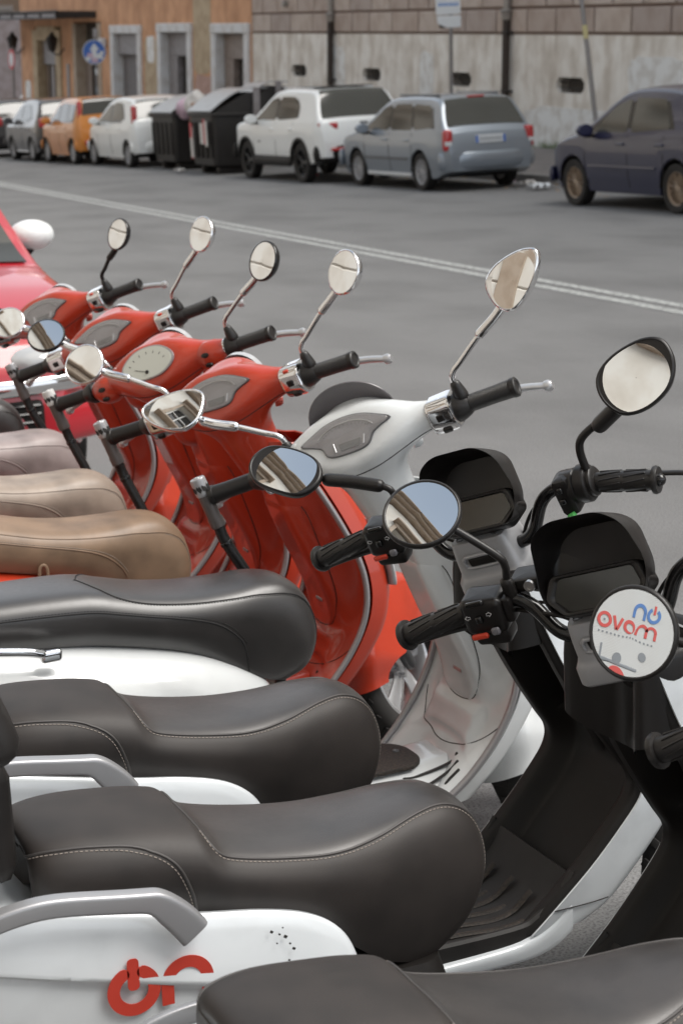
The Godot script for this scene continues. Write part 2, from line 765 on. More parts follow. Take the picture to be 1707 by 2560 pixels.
# ---------------------------------------------------------------- parts that both kinds of scooter share
func scooter_frame(x: float, z: float, turn: float, lean := 0.0) -> Transform3D:
	var bx := Vector3(1, GX, 0).normalized()
	var by := Vector3(-GX, 1, -GZ).normalized()
	var bz := bx.cross(by)
	var b := Basis(bx, by, bz) * Basis(Vector3.UP, deg_to_rad(turn)) * Basis(Vector3.RIGHT, -deg_to_rad(lean))
	return Transform3D(b, Vector3(x, gy(x, z), z))


func bar_frame(y: float, steer: float) -> Transform3D:
	return Transform3D(Basis(Vector3.BACK, RAKE) * Basis(Vector3.UP, deg_to_rad(steer)), Vector3(0, y, 0))


const SEAT_Q := [[0.0, 0.0, 1.0], [0.12, 0.3, 0.985], [0.25, 0.58, 0.93], [0.33, 0.72, 0.86], [0.40, 0.82, 0.76], [0.5, 0.92, 0.56], [0.65, 0.99, 0.2], [0.8, 0.97, -0.35], [0.92, 0.88, -0.8], [1.0, 0.80, -1.0]]


# a point of a seat: rows of [top x, top y, bottom x, bottom y, half width], place along (0..1), place round (0 top .. 1 bottom, sign = side)
func seat_at(rows: Array, f: float, q: float) -> Vector3:
	var g := clampf(f, 0.0, 1.0) * (rows.size() - 1)
	var i := mini(int(g), rows.size() - 2)
	var w := g - i
	var a: Array = rows[i]
	var b: Array = rows[i + 1]
	var r := []
	for k in 5:
		r.append(lerpf(a[k], b[k], w))
	var s := table(SEAT_Q, absf(q))
	var m := Vector2(r[0] + r[2], r[1] + r[3]) / 2
	var h := Vector2(r[0] - r[2], r[1] - r[3]) / 2
	var p := m + h * float(s[2])
	return Vector3(p.x, p.y, s[1] * r[4] * signf(q))


func seat_normal(rows: Array, f: float, q: float) -> Vector3:
	var e := 0.004
	var qa := maxf(absf(q) - 0.01, 0.0) * signf(q)
	var qb := (absf(q) + 0.01) * signf(q)
	var a := seat_at(rows, minf(f + e, 1), q) - seat_at(rows, maxf(f - e, 0), q)
	var b := seat_at(rows, f, qb) - seat_at(rows, f, qa)
	var n := a.cross(b).normalized() * (1.0 if q > 0 else -1.0)
	return -n if n.dot(seat_at(rows, f, q) - seat_at(rows, f, 0.0).lerp(seat_at(rows, f, 1.0) * Vector3(1, 1, 0), 0.6)) < 0 else n


# f at which the top line passes x
func seat_f(rows: Array, x: float) -> float:
	for i in rows.size() - 1:
		if rows[i][0] <= x and rows[i + 1][0] > x:
			return (i + (x - rows[i][0]) / (rows[i + 1][0] - rows[i][0])) / (rows.size() - 1)
	return 0.0 if x < rows[0][0] else 1.0


# the whole cover between place round qa(f) and qb(f), both sides
func seat_panel(rows: Array, fa: float, fb: float, qa: Callable, qb: Callable, n := 60, m := 14) -> MB:
	var out := MB.new()
	for side in [1.0, -1.0]:
		var g := []
		for i in n + 1:
			var f := lerpf(fa, fb, float(i) / n)
			var r := PackedVector3Array()
			for j in m + 1:
				var q: float = lerpf(qa.call(f), qb.call(f), float(j) / m)
				r.append(seat_at(rows, f, maxf(q, 1e-5) * side))
			g.append(r)
		if side < 0:
			g.reverse()
		out.grid(g)
	return out


func seat_line(rows: Array, pts: Array, lift := 0.001) -> PackedVector3Array:
	# pts: [f, q] pairs
	var q := []
	for p in pts:
		q.append(Vector3(p[0], p[1], 0))
	var out := PackedVector3Array()
	for p in smooth3(q, 8):
		out.append(seat_at(rows, p.x, p.y) + seat_normal(rows, p.x, p.y) * lift)
	return out


func stitches(path: PackedVector3Array, step: float, length: float, r: float) -> MB:
	var m := MB.new()
	var left := 0.0
	var start := path[0]
	var on := true
	var acc := 0.0
	var seg := length
	for i in path.size() - 1:
		var a := path[i]
		var b := path[i + 1]
		var d := a.distance_to(b)
		var k := 0.0
		while acc + d - k >= seg:
			k += seg - acc
			acc = 0.0
			var p := a.lerp(b, k / d)
			if on:
				m.add(tube(PackedVector3Array([start, p]), r, 5, 1.0, Vector3.UP, false))
			on = not on
			start = p
			seg = length if on else step - length
		acc += d - k
	return m


# a driving mirror: body set at p (in the frame of parent's own axes), turned so that it shows the eye what lies towards "shown"
func mirror(parent: Node3D, world: Transform3D, p: Vector3, shown: Vector3, shape: PackedVector2Array, deep: float, body: Material, roll: float, stem: PackedVector3Array, stem_r, stem_mat: Material, boot: Array = [], rim := 0.004) -> void:
	var m := hub(parent, "mirror")
	var wp := world * p
	var n := (Vector3(0, 2, 0) - wp).normalized() + (shown - wp).normalized()
	var inv := world.affine_inverse()
	var f := facing(p, inv.basis * n, inv.basis * Vector3.UP)
	f.basis = f.basis * Basis(Vector3.BACK, deg_to_rad(roll))
	var rows := []
	var prof := [[1.0 - rim / 0.05, 0.0005], [1.0 - rim / 0.09, 0.003], [1.0, 0.0015], [1.02, -0.003], [1.0, -deep * 0.4], [0.86, -deep * 0.8], [0.6, -deep * 1.05], [0.3, -deep * 1.15]]
	for q in prof:
		var r := PackedVector3Array()
		for s in shape:
			r.append(Vector3(s.x * q[0], s.y * q[0], q[1]))
		rows.append(r)
	part(m, "shell", MB.new().loft(rows).done(50), body, f)
	var rowsg := []
	for q in [1.0, 0.9, 0.75, 0.55, 0.35, 0.15, 0.01]:
		var r := PackedVector3Array()
		for s in shape:
			var v: Vector2 = s * (1.0 - rim / 0.05 + 0.004) * q
			r.append(Vector3(v.x, v.y, 0.0022 - v.length_squared() / 2.6))
		rowsg.append(r)
	part(m, "mirror_glass", MB.new().grid(rowsg, true).done(180, 0), mats.glass_mirror, f)
	var st := stem.duplicate()
	part(m, "stem", tube(st, stem_r, 12).done(), stem_mat)
	for b in boot:
		part(m, b[0], tube(b[1], b[2], 14).done(60), b[3])


func disc(r: float, n := 40) -> PackedVector2Array:
	var o := PackedVector2Array()
	for i in n:
		o.append(Vector2(cos(TAU * i / n), sin(TAU * i / n)) * r)
	return o


func wheel(parent: Node3D, xf: Transform3D, r: float, w: float, rim_r: float, rim_mat: Material) -> void:
	var h := hub(parent, "wheel", xf)
	# the wheel turns round its own z axis
	var up := Transform3D(Basis(Vector3.RIGHT, PI / 2), Vector3.ZERO)
	part(h, "tyre", once("tyre_%s_%s" % [r, w], func():
		var prof := []
		var q := [[rim_r, 0.36], [rim_r + 0.012, 0.43], [rim_r + (r - rim_r) * 0.5, 0.5], [r - 0.018, 0.46], [r - 0.006, 0.34], [r, 0.14], [r, 0.0]]
		for i in q.size():
			prof.append(Vector2(q[i][0], q[i][1] * w))
		for i in range(q.size() - 2, -1, -1):
			prof.append(Vector2(q[i][0], -q[i][1] * w))
		var m := lathe(prof, 56)
		# tread: slanting blocks that stand proud
		for k in 26:
			for s in [-1, 1]:
				var a := TAU * (k + (0.5 if s > 0 else 0.0)) / 26
				var b := rbox(Vector3(0.006, 0.40 * w, 0.019), 0.002, 1)
				b.moved(Transform3D(Basis(Vector3.RIGHT, 0.5 * s), Vector3(r - 0.001, s * w * 0.2, 0)))
				b.moved(Transform3D(Basis(Vector3.UP, a), Vector3.ZERO))
				m.add(b)
		return m.moved(up).done(55)), mats.tyre)
	part(h, "rim", once("rim_%s" % rim_r, func():
		var m := lathe([Vector2(rim_r, 0.42 * w), Vector2(rim_r + 0.006, 0.40 * w), Vector2(rim_r - 0.006, 0.36 * w), Vector2(rim_r - 0.014, 0.2 * w), Vector2(rim_r - 0.02, 0.0), Vector2(rim_r - 0.014, -0.2 * w), Vector2(rim_r - 0.006, -0.36 * w), Vector2(rim_r + 0.006, -0.40 * w), Vector2(rim_r, -0.42 * w), Vector2(rim_r - 0.012, -0.36 * w), Vector2(rim_r - 0.024, 0.0), Vector2(rim_r - 0.012, 0.36 * w), Vector2(rim_r, 0.42 * w)], 48)
		for k in 5:
			var a := TAU * k / 5
			var pts := smooth3([Vector3(0.025, 0.026, 0.0), Vector3(rim_r * 0.4, 0.030, 0.006), Vector3(rim_r * 0.72, 0.024, 0.014), Vector3(rim_r - 0.006, 0.018, 0.018)], 4)
			m.add(tube(pts, [0.020, 0.020, 0.021, 0.022, 0.0235, 0.025, 0.027, 0.029, 0.032, 0.035, 0.038, 0.041, 0.043], 10, 0.32).moved(Transform3D(Basis(Vector3.UP, a), Vector3.ZERO)))
			m.add(lathe([Vector2(0.0, 0.046), Vector2(0.008, 0.046), Vector2(0.009, 0.03)], 10).moved(Transform3D(Basis(Vector3.UP, a + 0.55), Vector3.ZERO) * at(0.032, 0.0, 0.0)))
		m.add(lathe([Vector2(0.0, 0.034), Vector2(0.025, 0.034), Vector2(0.034, 0.026), Vector2(0.036, -0.03), Vector2(0.0, -0.03)], 24))
		return m.moved(up).done(45)), rim_mat)


# ---------------------------------------------------------------- the electric scooters
func e_seat_rows() -> Array:
	return smooth_rows([
		[-1.072, 0.800, -1.070, 0.755, 0.002], [-1.086, 0.835, -1.080, 0.735, 0.060], [-1.09, 0.853, -1.085, 0.722, 0.105], [-1.065, 0.866, -1.065, 0.715, 0.136], [-1.0, 0.870, -1.0, 0.715, 0.152], [-0.9, 0.860, -0.9, 0.715, 0.157], [-0.845, 0.850, -0.845, 0.70, 0.16],
		[-0.822, 0.842, -0.822, 0.695, 0.160], [-0.800, 0.821, -0.805, 0.69, 0.160], [-0.772, 0.804, -0.78, 0.68, 0.159], [-0.70, 0.787, -0.715, 0.66, 0.157], [-0.6, 0.775, -0.63, 0.625, 0.152], [-0.5, 0.777, -0.56, 0.575, 0.14], [-0.42, 0.785, -0.51, 0.535, 0.124], [-0.355, 0.782, -0.465, 0.515, 0.110],
		[-0.310, 0.752, -0.435, 0.508, 0.099], [-0.286, 0.70, -0.415, 0.504, 0.09], [-0.281, 0.64, -0.40, 0.50, 0.078], [-0.300, 0.575, -0.39, 0.497, 0.06], [-0.335, 0.52, -0.385, 0.495, 0.03]], 5)


const E_RIDGE := -0.822


func e_seam_q(rows: Array, f: float, f0: float, f1: float) -> float:
	var s := clampf((f - f0) / (f1 - f0), 0.0, 1.0)
	return 0.42 * (1.0 - pow(1.0 - s, 4.0)) - 0.17 * smoothstep(seat_f(rows, -0.62), seat_f(rows, -0.37), f)


func e_seat(t: Node3D) -> void:
	var s := hub(t, "seat")
	var rows := e_seat_rows()
	var f0 := seat_f(rows, E_RIDGE)
	var f1 := seat_f(rows, E_RIDGE + 0.05)
	var seam := func(f: float) -> float: return e_seam_q(rows, f, f0, f1)
	part(s, "rider_pad", once("e_rider_pad", func(): return seat_panel(rows, f0, 1.0, func(f): return 0.0, seam, 90, 12).done(180, -1)), mats.leather)
	part(s, "side_cover", once("e_side_cover", func(): return seat_panel(rows, 0.0, 1.0, seam, func(f): return 1.0, 120, 22).done(180, -1)), mats.weave)
	part(s, "piping", once("e_piping", func():
		var m := MB.new()
		for side in [1.0, -1.0]:
			var pts := []
			for k in 40:
				var f := lerpf(f0, 0.985, pow(k / 39.0, 1.25))
				pts.append([f, maxf(seam.call(f), 0.004) * side])
			m.add(tube(seat_line(rows, pts, 0.0002), 0.0026, 6))
			m.add(tube(seat_line(rows, e_rear_seam(side), 0.0002), 0.0024, 6))
		return m.done()), mats.leather_edge)
	part(s, "stitching", once("e_stitching", func():
		var m := MB.new()
		for side in [1.0, -1.0]:
			var pts := []
			for k in 40:
				var f := lerpf(f0 + 0.02, 0.97, k / 39.0)
				pts.append([f, (maxf(seam.call(f), 0.004) + 0.032) * side])
			m.add(stitches(seat_line(rows, pts, 0.0006), 0.0078, 0.0048, 0.0009))
			var q := []
			for p in e_rear_seam(side):
				q.append([p[0] - 0.004, (absf(p[1]) + 0.03) * side])
			m.add(stitches(seat_line(rows, q, 0.0006), 0.0078, 0.0048, 0.0009))
		return m.done()), mats.thread)


func e_rear_seam(side: float) -> Array:
	var rows := e_seat_rows()
	var out := []
	for p in [[-1.092, 0.02], [-1.088, 0.36], [-1.06, 0.40], [-1.0, 0.42], [-0.94, 0.45], [-0.90, 0.52], [-0.87, 0.63], [-0.85, 0.78], [-0.838, 0.93]]:
		var f := seat_f(rows, p[0]) if p[0] > -1.085 else 0.03
		out.append([f, p[1] * side])
	return out


func e_scooter(called: String, label: String, xf: Transform3D, steer: float) -> Node3D:
	var t := thing(called, label, "scooter", xf, "electric rental scooters in the row")
	e_seat(t)
	# black column under the nose of the seat
	part(t, "seat_column", once("e_column", func():
		var rows := []
		for r in [[-0.56, -0.385, 0.51, 0.10], [-0.56, -0.375, 0.45, 0.125], [-0.56, -0.385, 0.36, 0.135], [-0.56, -0.40, 0.25, 0.14]]:
			var q := rrect((r[1] - r[0]) / 2, r[3], 0.05, r[2], 5)
			for i in q.size():
				q[i].x += (r[0] + r[1]) / 2
			rows.append(q)
		return MB.new().loft(rows).done(60)), mats.black_matt)
	# white tail body
	part(t, "rear_body", once("e_rear_body", func():
		var rows := []
		var keys := [[-1.315, 0.74, 0.02, 0.68], [-1.30, 0.775, 0.09, 0.62], [-1.24, 0.79, 0.155, 0.55], [-1.15, 0.785, 0.182, 0.50], [-1.0, 0.755, 0.195, 0.43], [-0.85, 0.725, 0.198, 0.36], [-0.74, 0.705, 0.196, 0.32], [-0.66, 0.68, 0.192, 0.30], [-0.605, 0.64, 0.188, 0.29], [-0.575, 0.58, 0.182, 0.285], [-0.555, 0.48, 0.172, 0.28], [-0.545, 0.40, 0.15, 0.28]]
		for k in smooth_rows(keys, 5):
			var r := PackedVector3Array()
			var top: float = k[1]
			var w: float = k[2]
			var bot: float = k[3]
			var h := top - bot
			# over the top edge, down the bright upper band, over the ledge, down the flat side
			var half := [[0.0, top - 0.03], [w - 0.05, top - 0.012], [w - 0.034, top - 0.002], [w - 0.024, top - 0.001], [w - 0.016, top - 0.008], [w - 0.010, top - 0.03], [w - 0.001, top - 0.03 - 0.13 * h], [w + 0.004, top - 0.03 - 0.2 * h], [w + 0.003, top - 0.03 - 0.225 * h], [w - 0.006, top - 0.03 - 0.25 * h], [w - 0.008, top - 0.03 - 0.3 * h], [w - 0.006, top - 0.03 - 0.5 * h], [w - 0.014, bot + 0.16 * h], [w - 0.04, bot + 0.03 * h], [w - 0.07, bot], [0.0, bot]]
			for p in half:
				r.append(Vector3(k[0], p[1], maxf(p[0], 0.0)))
			for i in range(half.size() - 2, 0, -1):
				r.append(Vector3(k[0], half[i][1], -maxf(half[i][0], 0.0)))
			rows.append(r)
		return MB.new().loft(rows).done(42)), mats.white_paint)
	# grey grab rails
	for side in [1.0, -1.0]:
		var rail := part(t, "grab_rail", once("e_rail", func():
			var keys := [[-1.235, 0.768, 0.192, 0.012, -0.45], [-1.19, 0.787, 0.204, 0.0145, -0.35], [-1.14, 0.800, 0.210, 0.0150, -0.1], [-1.08, 0.802, 0.212, 0.0150, 0.06], [-0.98, 0.787, 0.213, 0.0155, 0.1], [-0.945, 0.781, 0.213, 0.0165, 0.15], [-0.925, 0.774, 0.213, 0.020, 0.45], [-0.905, 0.757, 0.212, 0.0235, 0.85], [-0.885, 0.735, 0.211, 0.0255, 0.95], [-0.868, 0.712, 0.210, 0.026, 0.95]]
			var rows := []
			for k in smooth_rows(keys, 5):
				var c := Vector3(k[0], k[1], k[2])
				var up := Vector3(sin(k[4]), cos(k[4]), 0)
				rows.append(ring(c, up * float(k[3]), Vector3(0, -0.25, 0.97) * 0.0115, 24, 5.0))
			return MB.new().loft(rows).done(40)), mats.grey_metal)
		rail.transform = Transform3D(Basis.from_scale(Vector3(1, 1, side)), Vector3.ZERO)
		var foot := part(t, "rail_foot", once("e_rail_foot", func(): return rbox(Vector3(0.05, 0.03, 0.02), 0.006).done(40)), mats.grey_metal)
		foot.transform = at(-1.19, 0.793, 0.203 * side)
	for s in [1.0, -1.0]:
		var lf := Transform3D(Basis(Vector3.UP, 0.0 if s > 0 else PI) * Basis(Vector3.RIGHT, 0.05), V(-0.967 if s > 0 else -0.90, 0.632, 0.1985 * s))
		part(t, "logo_power_ring", once("e_logo_o", func(): return flat_arc(0.0, 0.0, 0.033, 0.020, PI / 2 + 0.5, PI / 2 + TAU - 0.5, 0.0012)), mats.logo_red, lf)
		part(t, "logo_power_bar", once("e_logo_b", func(): return plate(poly([Vector2(-0.0095, 0.0), Vector2(0.0095, 0.0), Vector2(0.0095, 0.054), Vector2(-0.0095, 0.054)], 0.009, 4), 0.0, 0.0012, 0.0).done(30)), mats.logo_red, lf)
		part(t, "logo_letter", once("e_logo_n", func(): return flat_arc(0.0, 0.0, 0.033, 0.020, 0.0, PI, 0.0012)), mats.logo_red, lf * at(0.087, -0.004, 0))
		for x in [0.054, 0.120]:
			part(t, "logo_letter", once("e_logo_s", func(): return plate(PackedVector2Array([Vector2(-0.010, -0.034), Vector2(0.010, -0.034), Vector2(0.010, 0.0005), Vector2(-0.010, 0.0005)]), 0.0, 0.0012, 0.0).done(30)), mats.logo_red, lf * at(x, -0.004, 0))
	e_front(t)
	var bar := hub(t, "handlebar", bar_frame(1.07, steer))
	e_bar(bar)
	# wheels
	wheel(t, at(-0.93, 0.225, 0), 0.225, 0.11, 0.15, mats.dark_metal)
	wheel(t, Transform3D(Basis(Vector3.UP, deg_to_rad(steer * 0.9)), Vector3(0.50, 0.225, 0)), 0.225, 0.10, 0.15, mats.dark_metal)
	part(t, "front_fender", once("e_fender", func():
		var rows := []
		for i in 17:
			var a := lerpf(-0.25, 2.2, i / 16.0)
			var r := PackedVector3Array()
			for j in 9:
				var b := lerpf(-1.25, 1.25, j / 8.0)
				var q := 0.215 + 0.03 * cos(b)
				r.append(Vector3(cos(a) * q, sin(a) * q, sin(b) * 0.075))
			rows.append(r)
		return shell(rows, 0.004).done(50)), mats.black_matt, Transform3D(Basis(Vector3.UP, deg_to_rad(steer * 0.9)), Vector3(0.50, 0.225, 0)))
	part(t, "fork", once("e_fork", func(): return rod(Vector3(0, 0, 0), Vector3(0.42, -0.75, 0), 0.03).add(rod(Vector3(0.36, -0.5, 0.075), Vector3(0.47, -0.82, 0.075), 0.018)).add(rod(Vector3(0.36, -0.5, -0.075), Vector3(0.47, -0.82, -0.075), 0.018)).done()), mats.black_matt, at(0.03, 1.0, 0))
	return t


# leg shield of the electric scooter: rows of y, edge x, edge half width, middle x, front x
const E_SHIELD := [[0.225, -0.04, 0.192, 0.05, 0.16], [0.26, 0.0, 0.195, 0.075, 0.22], [0.35, 0.098, 0.20, 0.155, 0.30], [0.43, 0.172, 0.203, 0.225, 0.36], [0.487, 0.216, 0.205, 0.262, 0.39], [0.53, 0.222, 0.204, 0.268, 0.395], [0.575, 0.194, 0.200, 0.255, 0.385], [0.66, 0.138, 0.186, 0.22, 0.355], [0.76, 0.08, 0.170, 0.17, 0.315], [0.87, 0.032, 0.152, 0.105, 0.265], [0.95, 0.004, 0.138, 0.055, 0.215], [0.985, -0.006, 0.126, 0.035, 0.17]]


func e_front(t: Node3D) -> void:
	part(t, "leg_shield", once("e_leg_shield", func():
		var rows := []
		for k in smooth_rows(E_SHIELD, 7):
			var y: float = k[0]
			var r := PackedVector3Array()
			for j in 57:
				var u := lerpf(-1.0, 1.0, j / 56.0)
				var a := absf(u)
				var w: float = k[2]
				# rounded wing, then the channel
				var s := smoothstep(0.80, 0.56, a)
				var x := lerpf(k[1], k[3], s)
				x += 0.010 * smoothstep(0.92, 1.0, a) + 0.02 * pow(smoothstep(0.95, 1.0, a), 2.0)
				# central rib with the lock, and two pockets beside it
				var rib := smoothstep(0.30, 0.20, a) * smoothstep(0.50, 0.62, y)
				x -= rib * 0.028
				var pocket := smoothstep(0.26, 0.31, a) * smoothstep(0.72, 0.66, a) * smoothstep(0.60, 0.63, y + 0.12 * (a - 0.5)) * smoothstep(0.87, 0.84, y - 0.10 * (a - 0.5))
				x += pocket * 0.06
				var dip := 0.047 * (1.0 - pow(minf(a / 0.8, 1.0), 2.0)) * smoothstep(0.84, 0.985, y)
				r.append(Vector3(x, y - dip, u * w))
			rows.append(r)
		return shell(rows, -0.006).done(38)), mats.black_matt)
	# white outer skin, from the wing edge round the nose
	part(t, "front_cover", once("e_front_cover", func():
		var rows := []
		for k in smooth_rows(E_SHIELD, 5):
			var y: float = k[0]
			var r := PackedVector3Array()
			for j in 41:
				var u := lerpf(-1.0, 1.0, j / 40.0)
				var a := absf(u)
				var c := sqrt(maxf(1.0 - pow(a, 3.0), 0.0))
				var x := lerpf(k[1] + 0.016, k[4], pow(c, 0.8))
				var w: float = k[2] + 0.004
				r.append(Vector3(x, y, signf(u) * w * pow(a, 0.55)))
			rows.append(r)
		return shell(rows, 0.004).done(40)), mats.white_paint)
	part(t, "panel_gap", once("e_front_gap", func():
		var m := MB.new()
		for s in [1.0, -1.0]:
			var k := table(E_SHIELD, 0.272)
			var p := PackedVector3Array()
			for j in 8:
				p.append(Vector3(lerpf(k[1] + 0.018, k[1] + 0.15, j / 7.0), 0.272, s * (k[2] + 0.0055 - 0.01 * pow(j / 7.0, 3.0))))
			m.add(tube(p, 0.0014, 5))
		return m.done()), mats.gap)
	# collar round the steering column
	part(t, "steering_collar", once("e_collar", func():
		var half := [[0.215, 0.985, 0.0], [0.19, 0.992, 0.07], [0.13, 0.998, 0.118], [0.06, 0.996, 0.133], [0.005, 0.990, 0.131], [-0.016, 0.985, 0.116], [0.004, 0.962, 0.078], [0.034, 0.946, 0.036], [0.042, 0.942, 0.0]]
		var rim := []
		for q in half:
			rim.append(Vector3(q[0], q[1], q[2]))
		for i in range(half.size() - 2, 0, -1):
			rim.append(Vector3(half[i][0], half[i][1], -half[i][2]))
		var edge := smooth3(rim, 5, true)
		var rows := []
		for q in [[1.06, -0.16], [1.06, -0.05], [1.04, -0.012], [1.0, 0.0], [0.93, 0.004], [0.84, 0.0], [0.74, -0.008], [0.66, -0.022], [0.60, -0.05], [0.58, -0.10]]:
			var r := PackedVector3Array()
			for e in edge:
				var c := Vector3(0.085, e.y, 0)
				var v := (e - c) * float(q[0])
				r.append(Vector3(c.x + v.x, e.y + q[1], v.z))
			rows.append(r)
		return MB.new().grid(rows, true).done(60, 1)), mats.black_satin)
	part(t, "lock", once("e_lock", func(): return lathe([Vector2(0.0, 0.004), Vector2(0.009, 0.004), Vector2(0.011, 0.008), Vector2(0.015, 0.006), Vector2(0.016, -0.01), Vector2(0.0, -0.01)], 20).done(40)), mats.steel, along(V(0.188, 0.68, 0.0), V(-1, -0.2, 0)))
	# foot board with raised treads, dark lip and white sill
	part(t, "floor_board", once("e_floor", func():
		var rows := []
		for k in smooth_rows([[-0.62, 0.232], [-0.30, 0.230], [-0.06, 0.232], [0.0, 0.248], [0.05, 0.285], [0.085, 0.33]], 5):
			var r := PackedVector3Array()
			for q in [[-0.186, -0.03], [-0.184, 0.008], [-0.178, 0.014], [-0.17, 0.013], [-0.162, 0.002], [-0.155, 0.0], [0.0, 0.0], [0.155, 0.0], [0.162, 0.002], [0.17, 0.013], [0.178, 0.014], [0.184, 0.008], [0.186, -0.03]]:
				r.append(Vector3(k[0] - q[1] * 0.3, k[1] + q[1], q[0]))
			rows.append(r)
		return shell(rows, -0.02).done(40)), mats.black_rubber)
	for i in 7:
		var z := -0.126 + 0.042 * i
		part(t, "tread_rib", once("e_rib_%d" % (i % 2), func():
			var l := 0.12 if i % 2 else 0.15
			var pts := smooth3([V(-l, 0, 0), V(-l * 0.4, 0, 0.004), V(l * 0.25, 0.0, 0.016), V(l * 0.7, 0.010, 0.012), V(l * 1.05, 0.045, 0.012)], 5)
			return tube(pts, 0.0095, 8, 0.32).done(60)), mats.black_worn, at(-0.10, 0.2325, z))
	part(t, "floor_mark", once("e_under", func(): return rbox(Vector3(0.5, 0.10, 0.30), 0.02).done(40)), mats.black_matt, at(-0.33, 0.16, 0))
	for s in [1.0, -1.0]:
		part(t, "side_sill", once("e_sill", func():
			var rows := []
			for k in smooth_rows([[-0.62, 0.200, 0.03], [-0.35, 0.199, 0.03], [-0.1, 0.204, 0.032], [-0.02, 0.216, 0.04], [0.03, 0.24, 0.05], [0.07, 0.275, 0.06]], 4):
				rows.append(ring(Vector3(k[0], k[1] - k[2] * 0.4, 0.19), Vector3(0, k[2] * 0.55, 0), Vector3(0, -0.004, 0.012), 14, 3.0))
			return MB.new().loft(rows).done(50)), mats.white_paint).transform = Transform3D(Basis.from_scale(Vector3(1, 1, s)), Vector3.ZERO)


func flat_arc(cx: float, cy: float, r: float, w: float, a0: float, a1: float, thick: float) -> ArrayMesh:
	var o := PackedVector2Array()
	for i in 29:
		var a := lerpf(a0, a1, i / 28.0)
		o.append(Vector2(cx + cos(a) * (r + w / 2), cy + sin(a) * (r + w / 2)))
	for i in range(1, 6):
		var b := a1 + PI * i / 6.0
		o.append(Vector2(cx + cos(a1) * r, cy + sin(a1) * r) + Vector2(cos(b), sin(b)) * w / 2)
	for i in 29:
		var a := lerpf(a1, a0, i / 28.0)
		o.append(Vector2(cx + cos(a) * (r - w / 2), cy + sin(a) * (r - w / 2)))
	for i in range(1, 6):
		var b := a0 + PI + PI * i / 6.0
		o.append(Vector2(cx + cos(a0) * r, cy + sin(a0) * r) + Vector2(cos(b), sin(b)) * w / 2)
	return plate(o, 0.0, thick, 0.0).done(30)


func bump_grip(r0: float, r1: float, a: float, b: float) -> MB:
	# a rubber grip along z from a to b, thicker to the outer end, with ribs and an end flange
	var m := MB.new()
	var p := []
	var n := 16
	for i in n + 1:
		var f := float(i) / n
		p.append(Vector2(lerpf(r0, r1, f) + 0.0015 * sin(f * PI), lerpf(0, 1, f) * absf(b - a)))
	p.append(Vector2(r1 + 0.0075, absf(b - a) + 0.0005))
	p.append(Vector2(r1 + 0.0085, absf(b - a) + 0.005))
	p.append(Vector2(r1 + 0.006, absf(b - a) + 0.011))
	p.append(Vector2(0.0045, absf(b - a) + 0.012))
	p.append(Vector2(0.0035, absf(b - a) + 0.008))
	p.append(Vector2(0.0, absf(b - a) + 0.008))
	m.add(lathe(p, 24))
	for k in 10:
		for h in 2:
			var q := PackedVector3Array()
			for i in 7:
				var f := lerpf(0.12 + 0.42 * h, 0.46 + 0.42 * h, i / 6.0)
				var an := TAU * (k + 0.5 * h) / 10.0 + 0.35 * (i / 6.0)
				var r := lerpf(r0, r1, f) + 0.0012
				q.append(Vector3(cos(an) * r, f * absf(b - a), sin(an) * r))
			m.add(tube(q, 0.0021, 5))
	m.moved(Transform3D(Basis(Vector3.RIGHT, PI / 2 * signf(b - a)), Vector3(0, 0, a)))
	return m


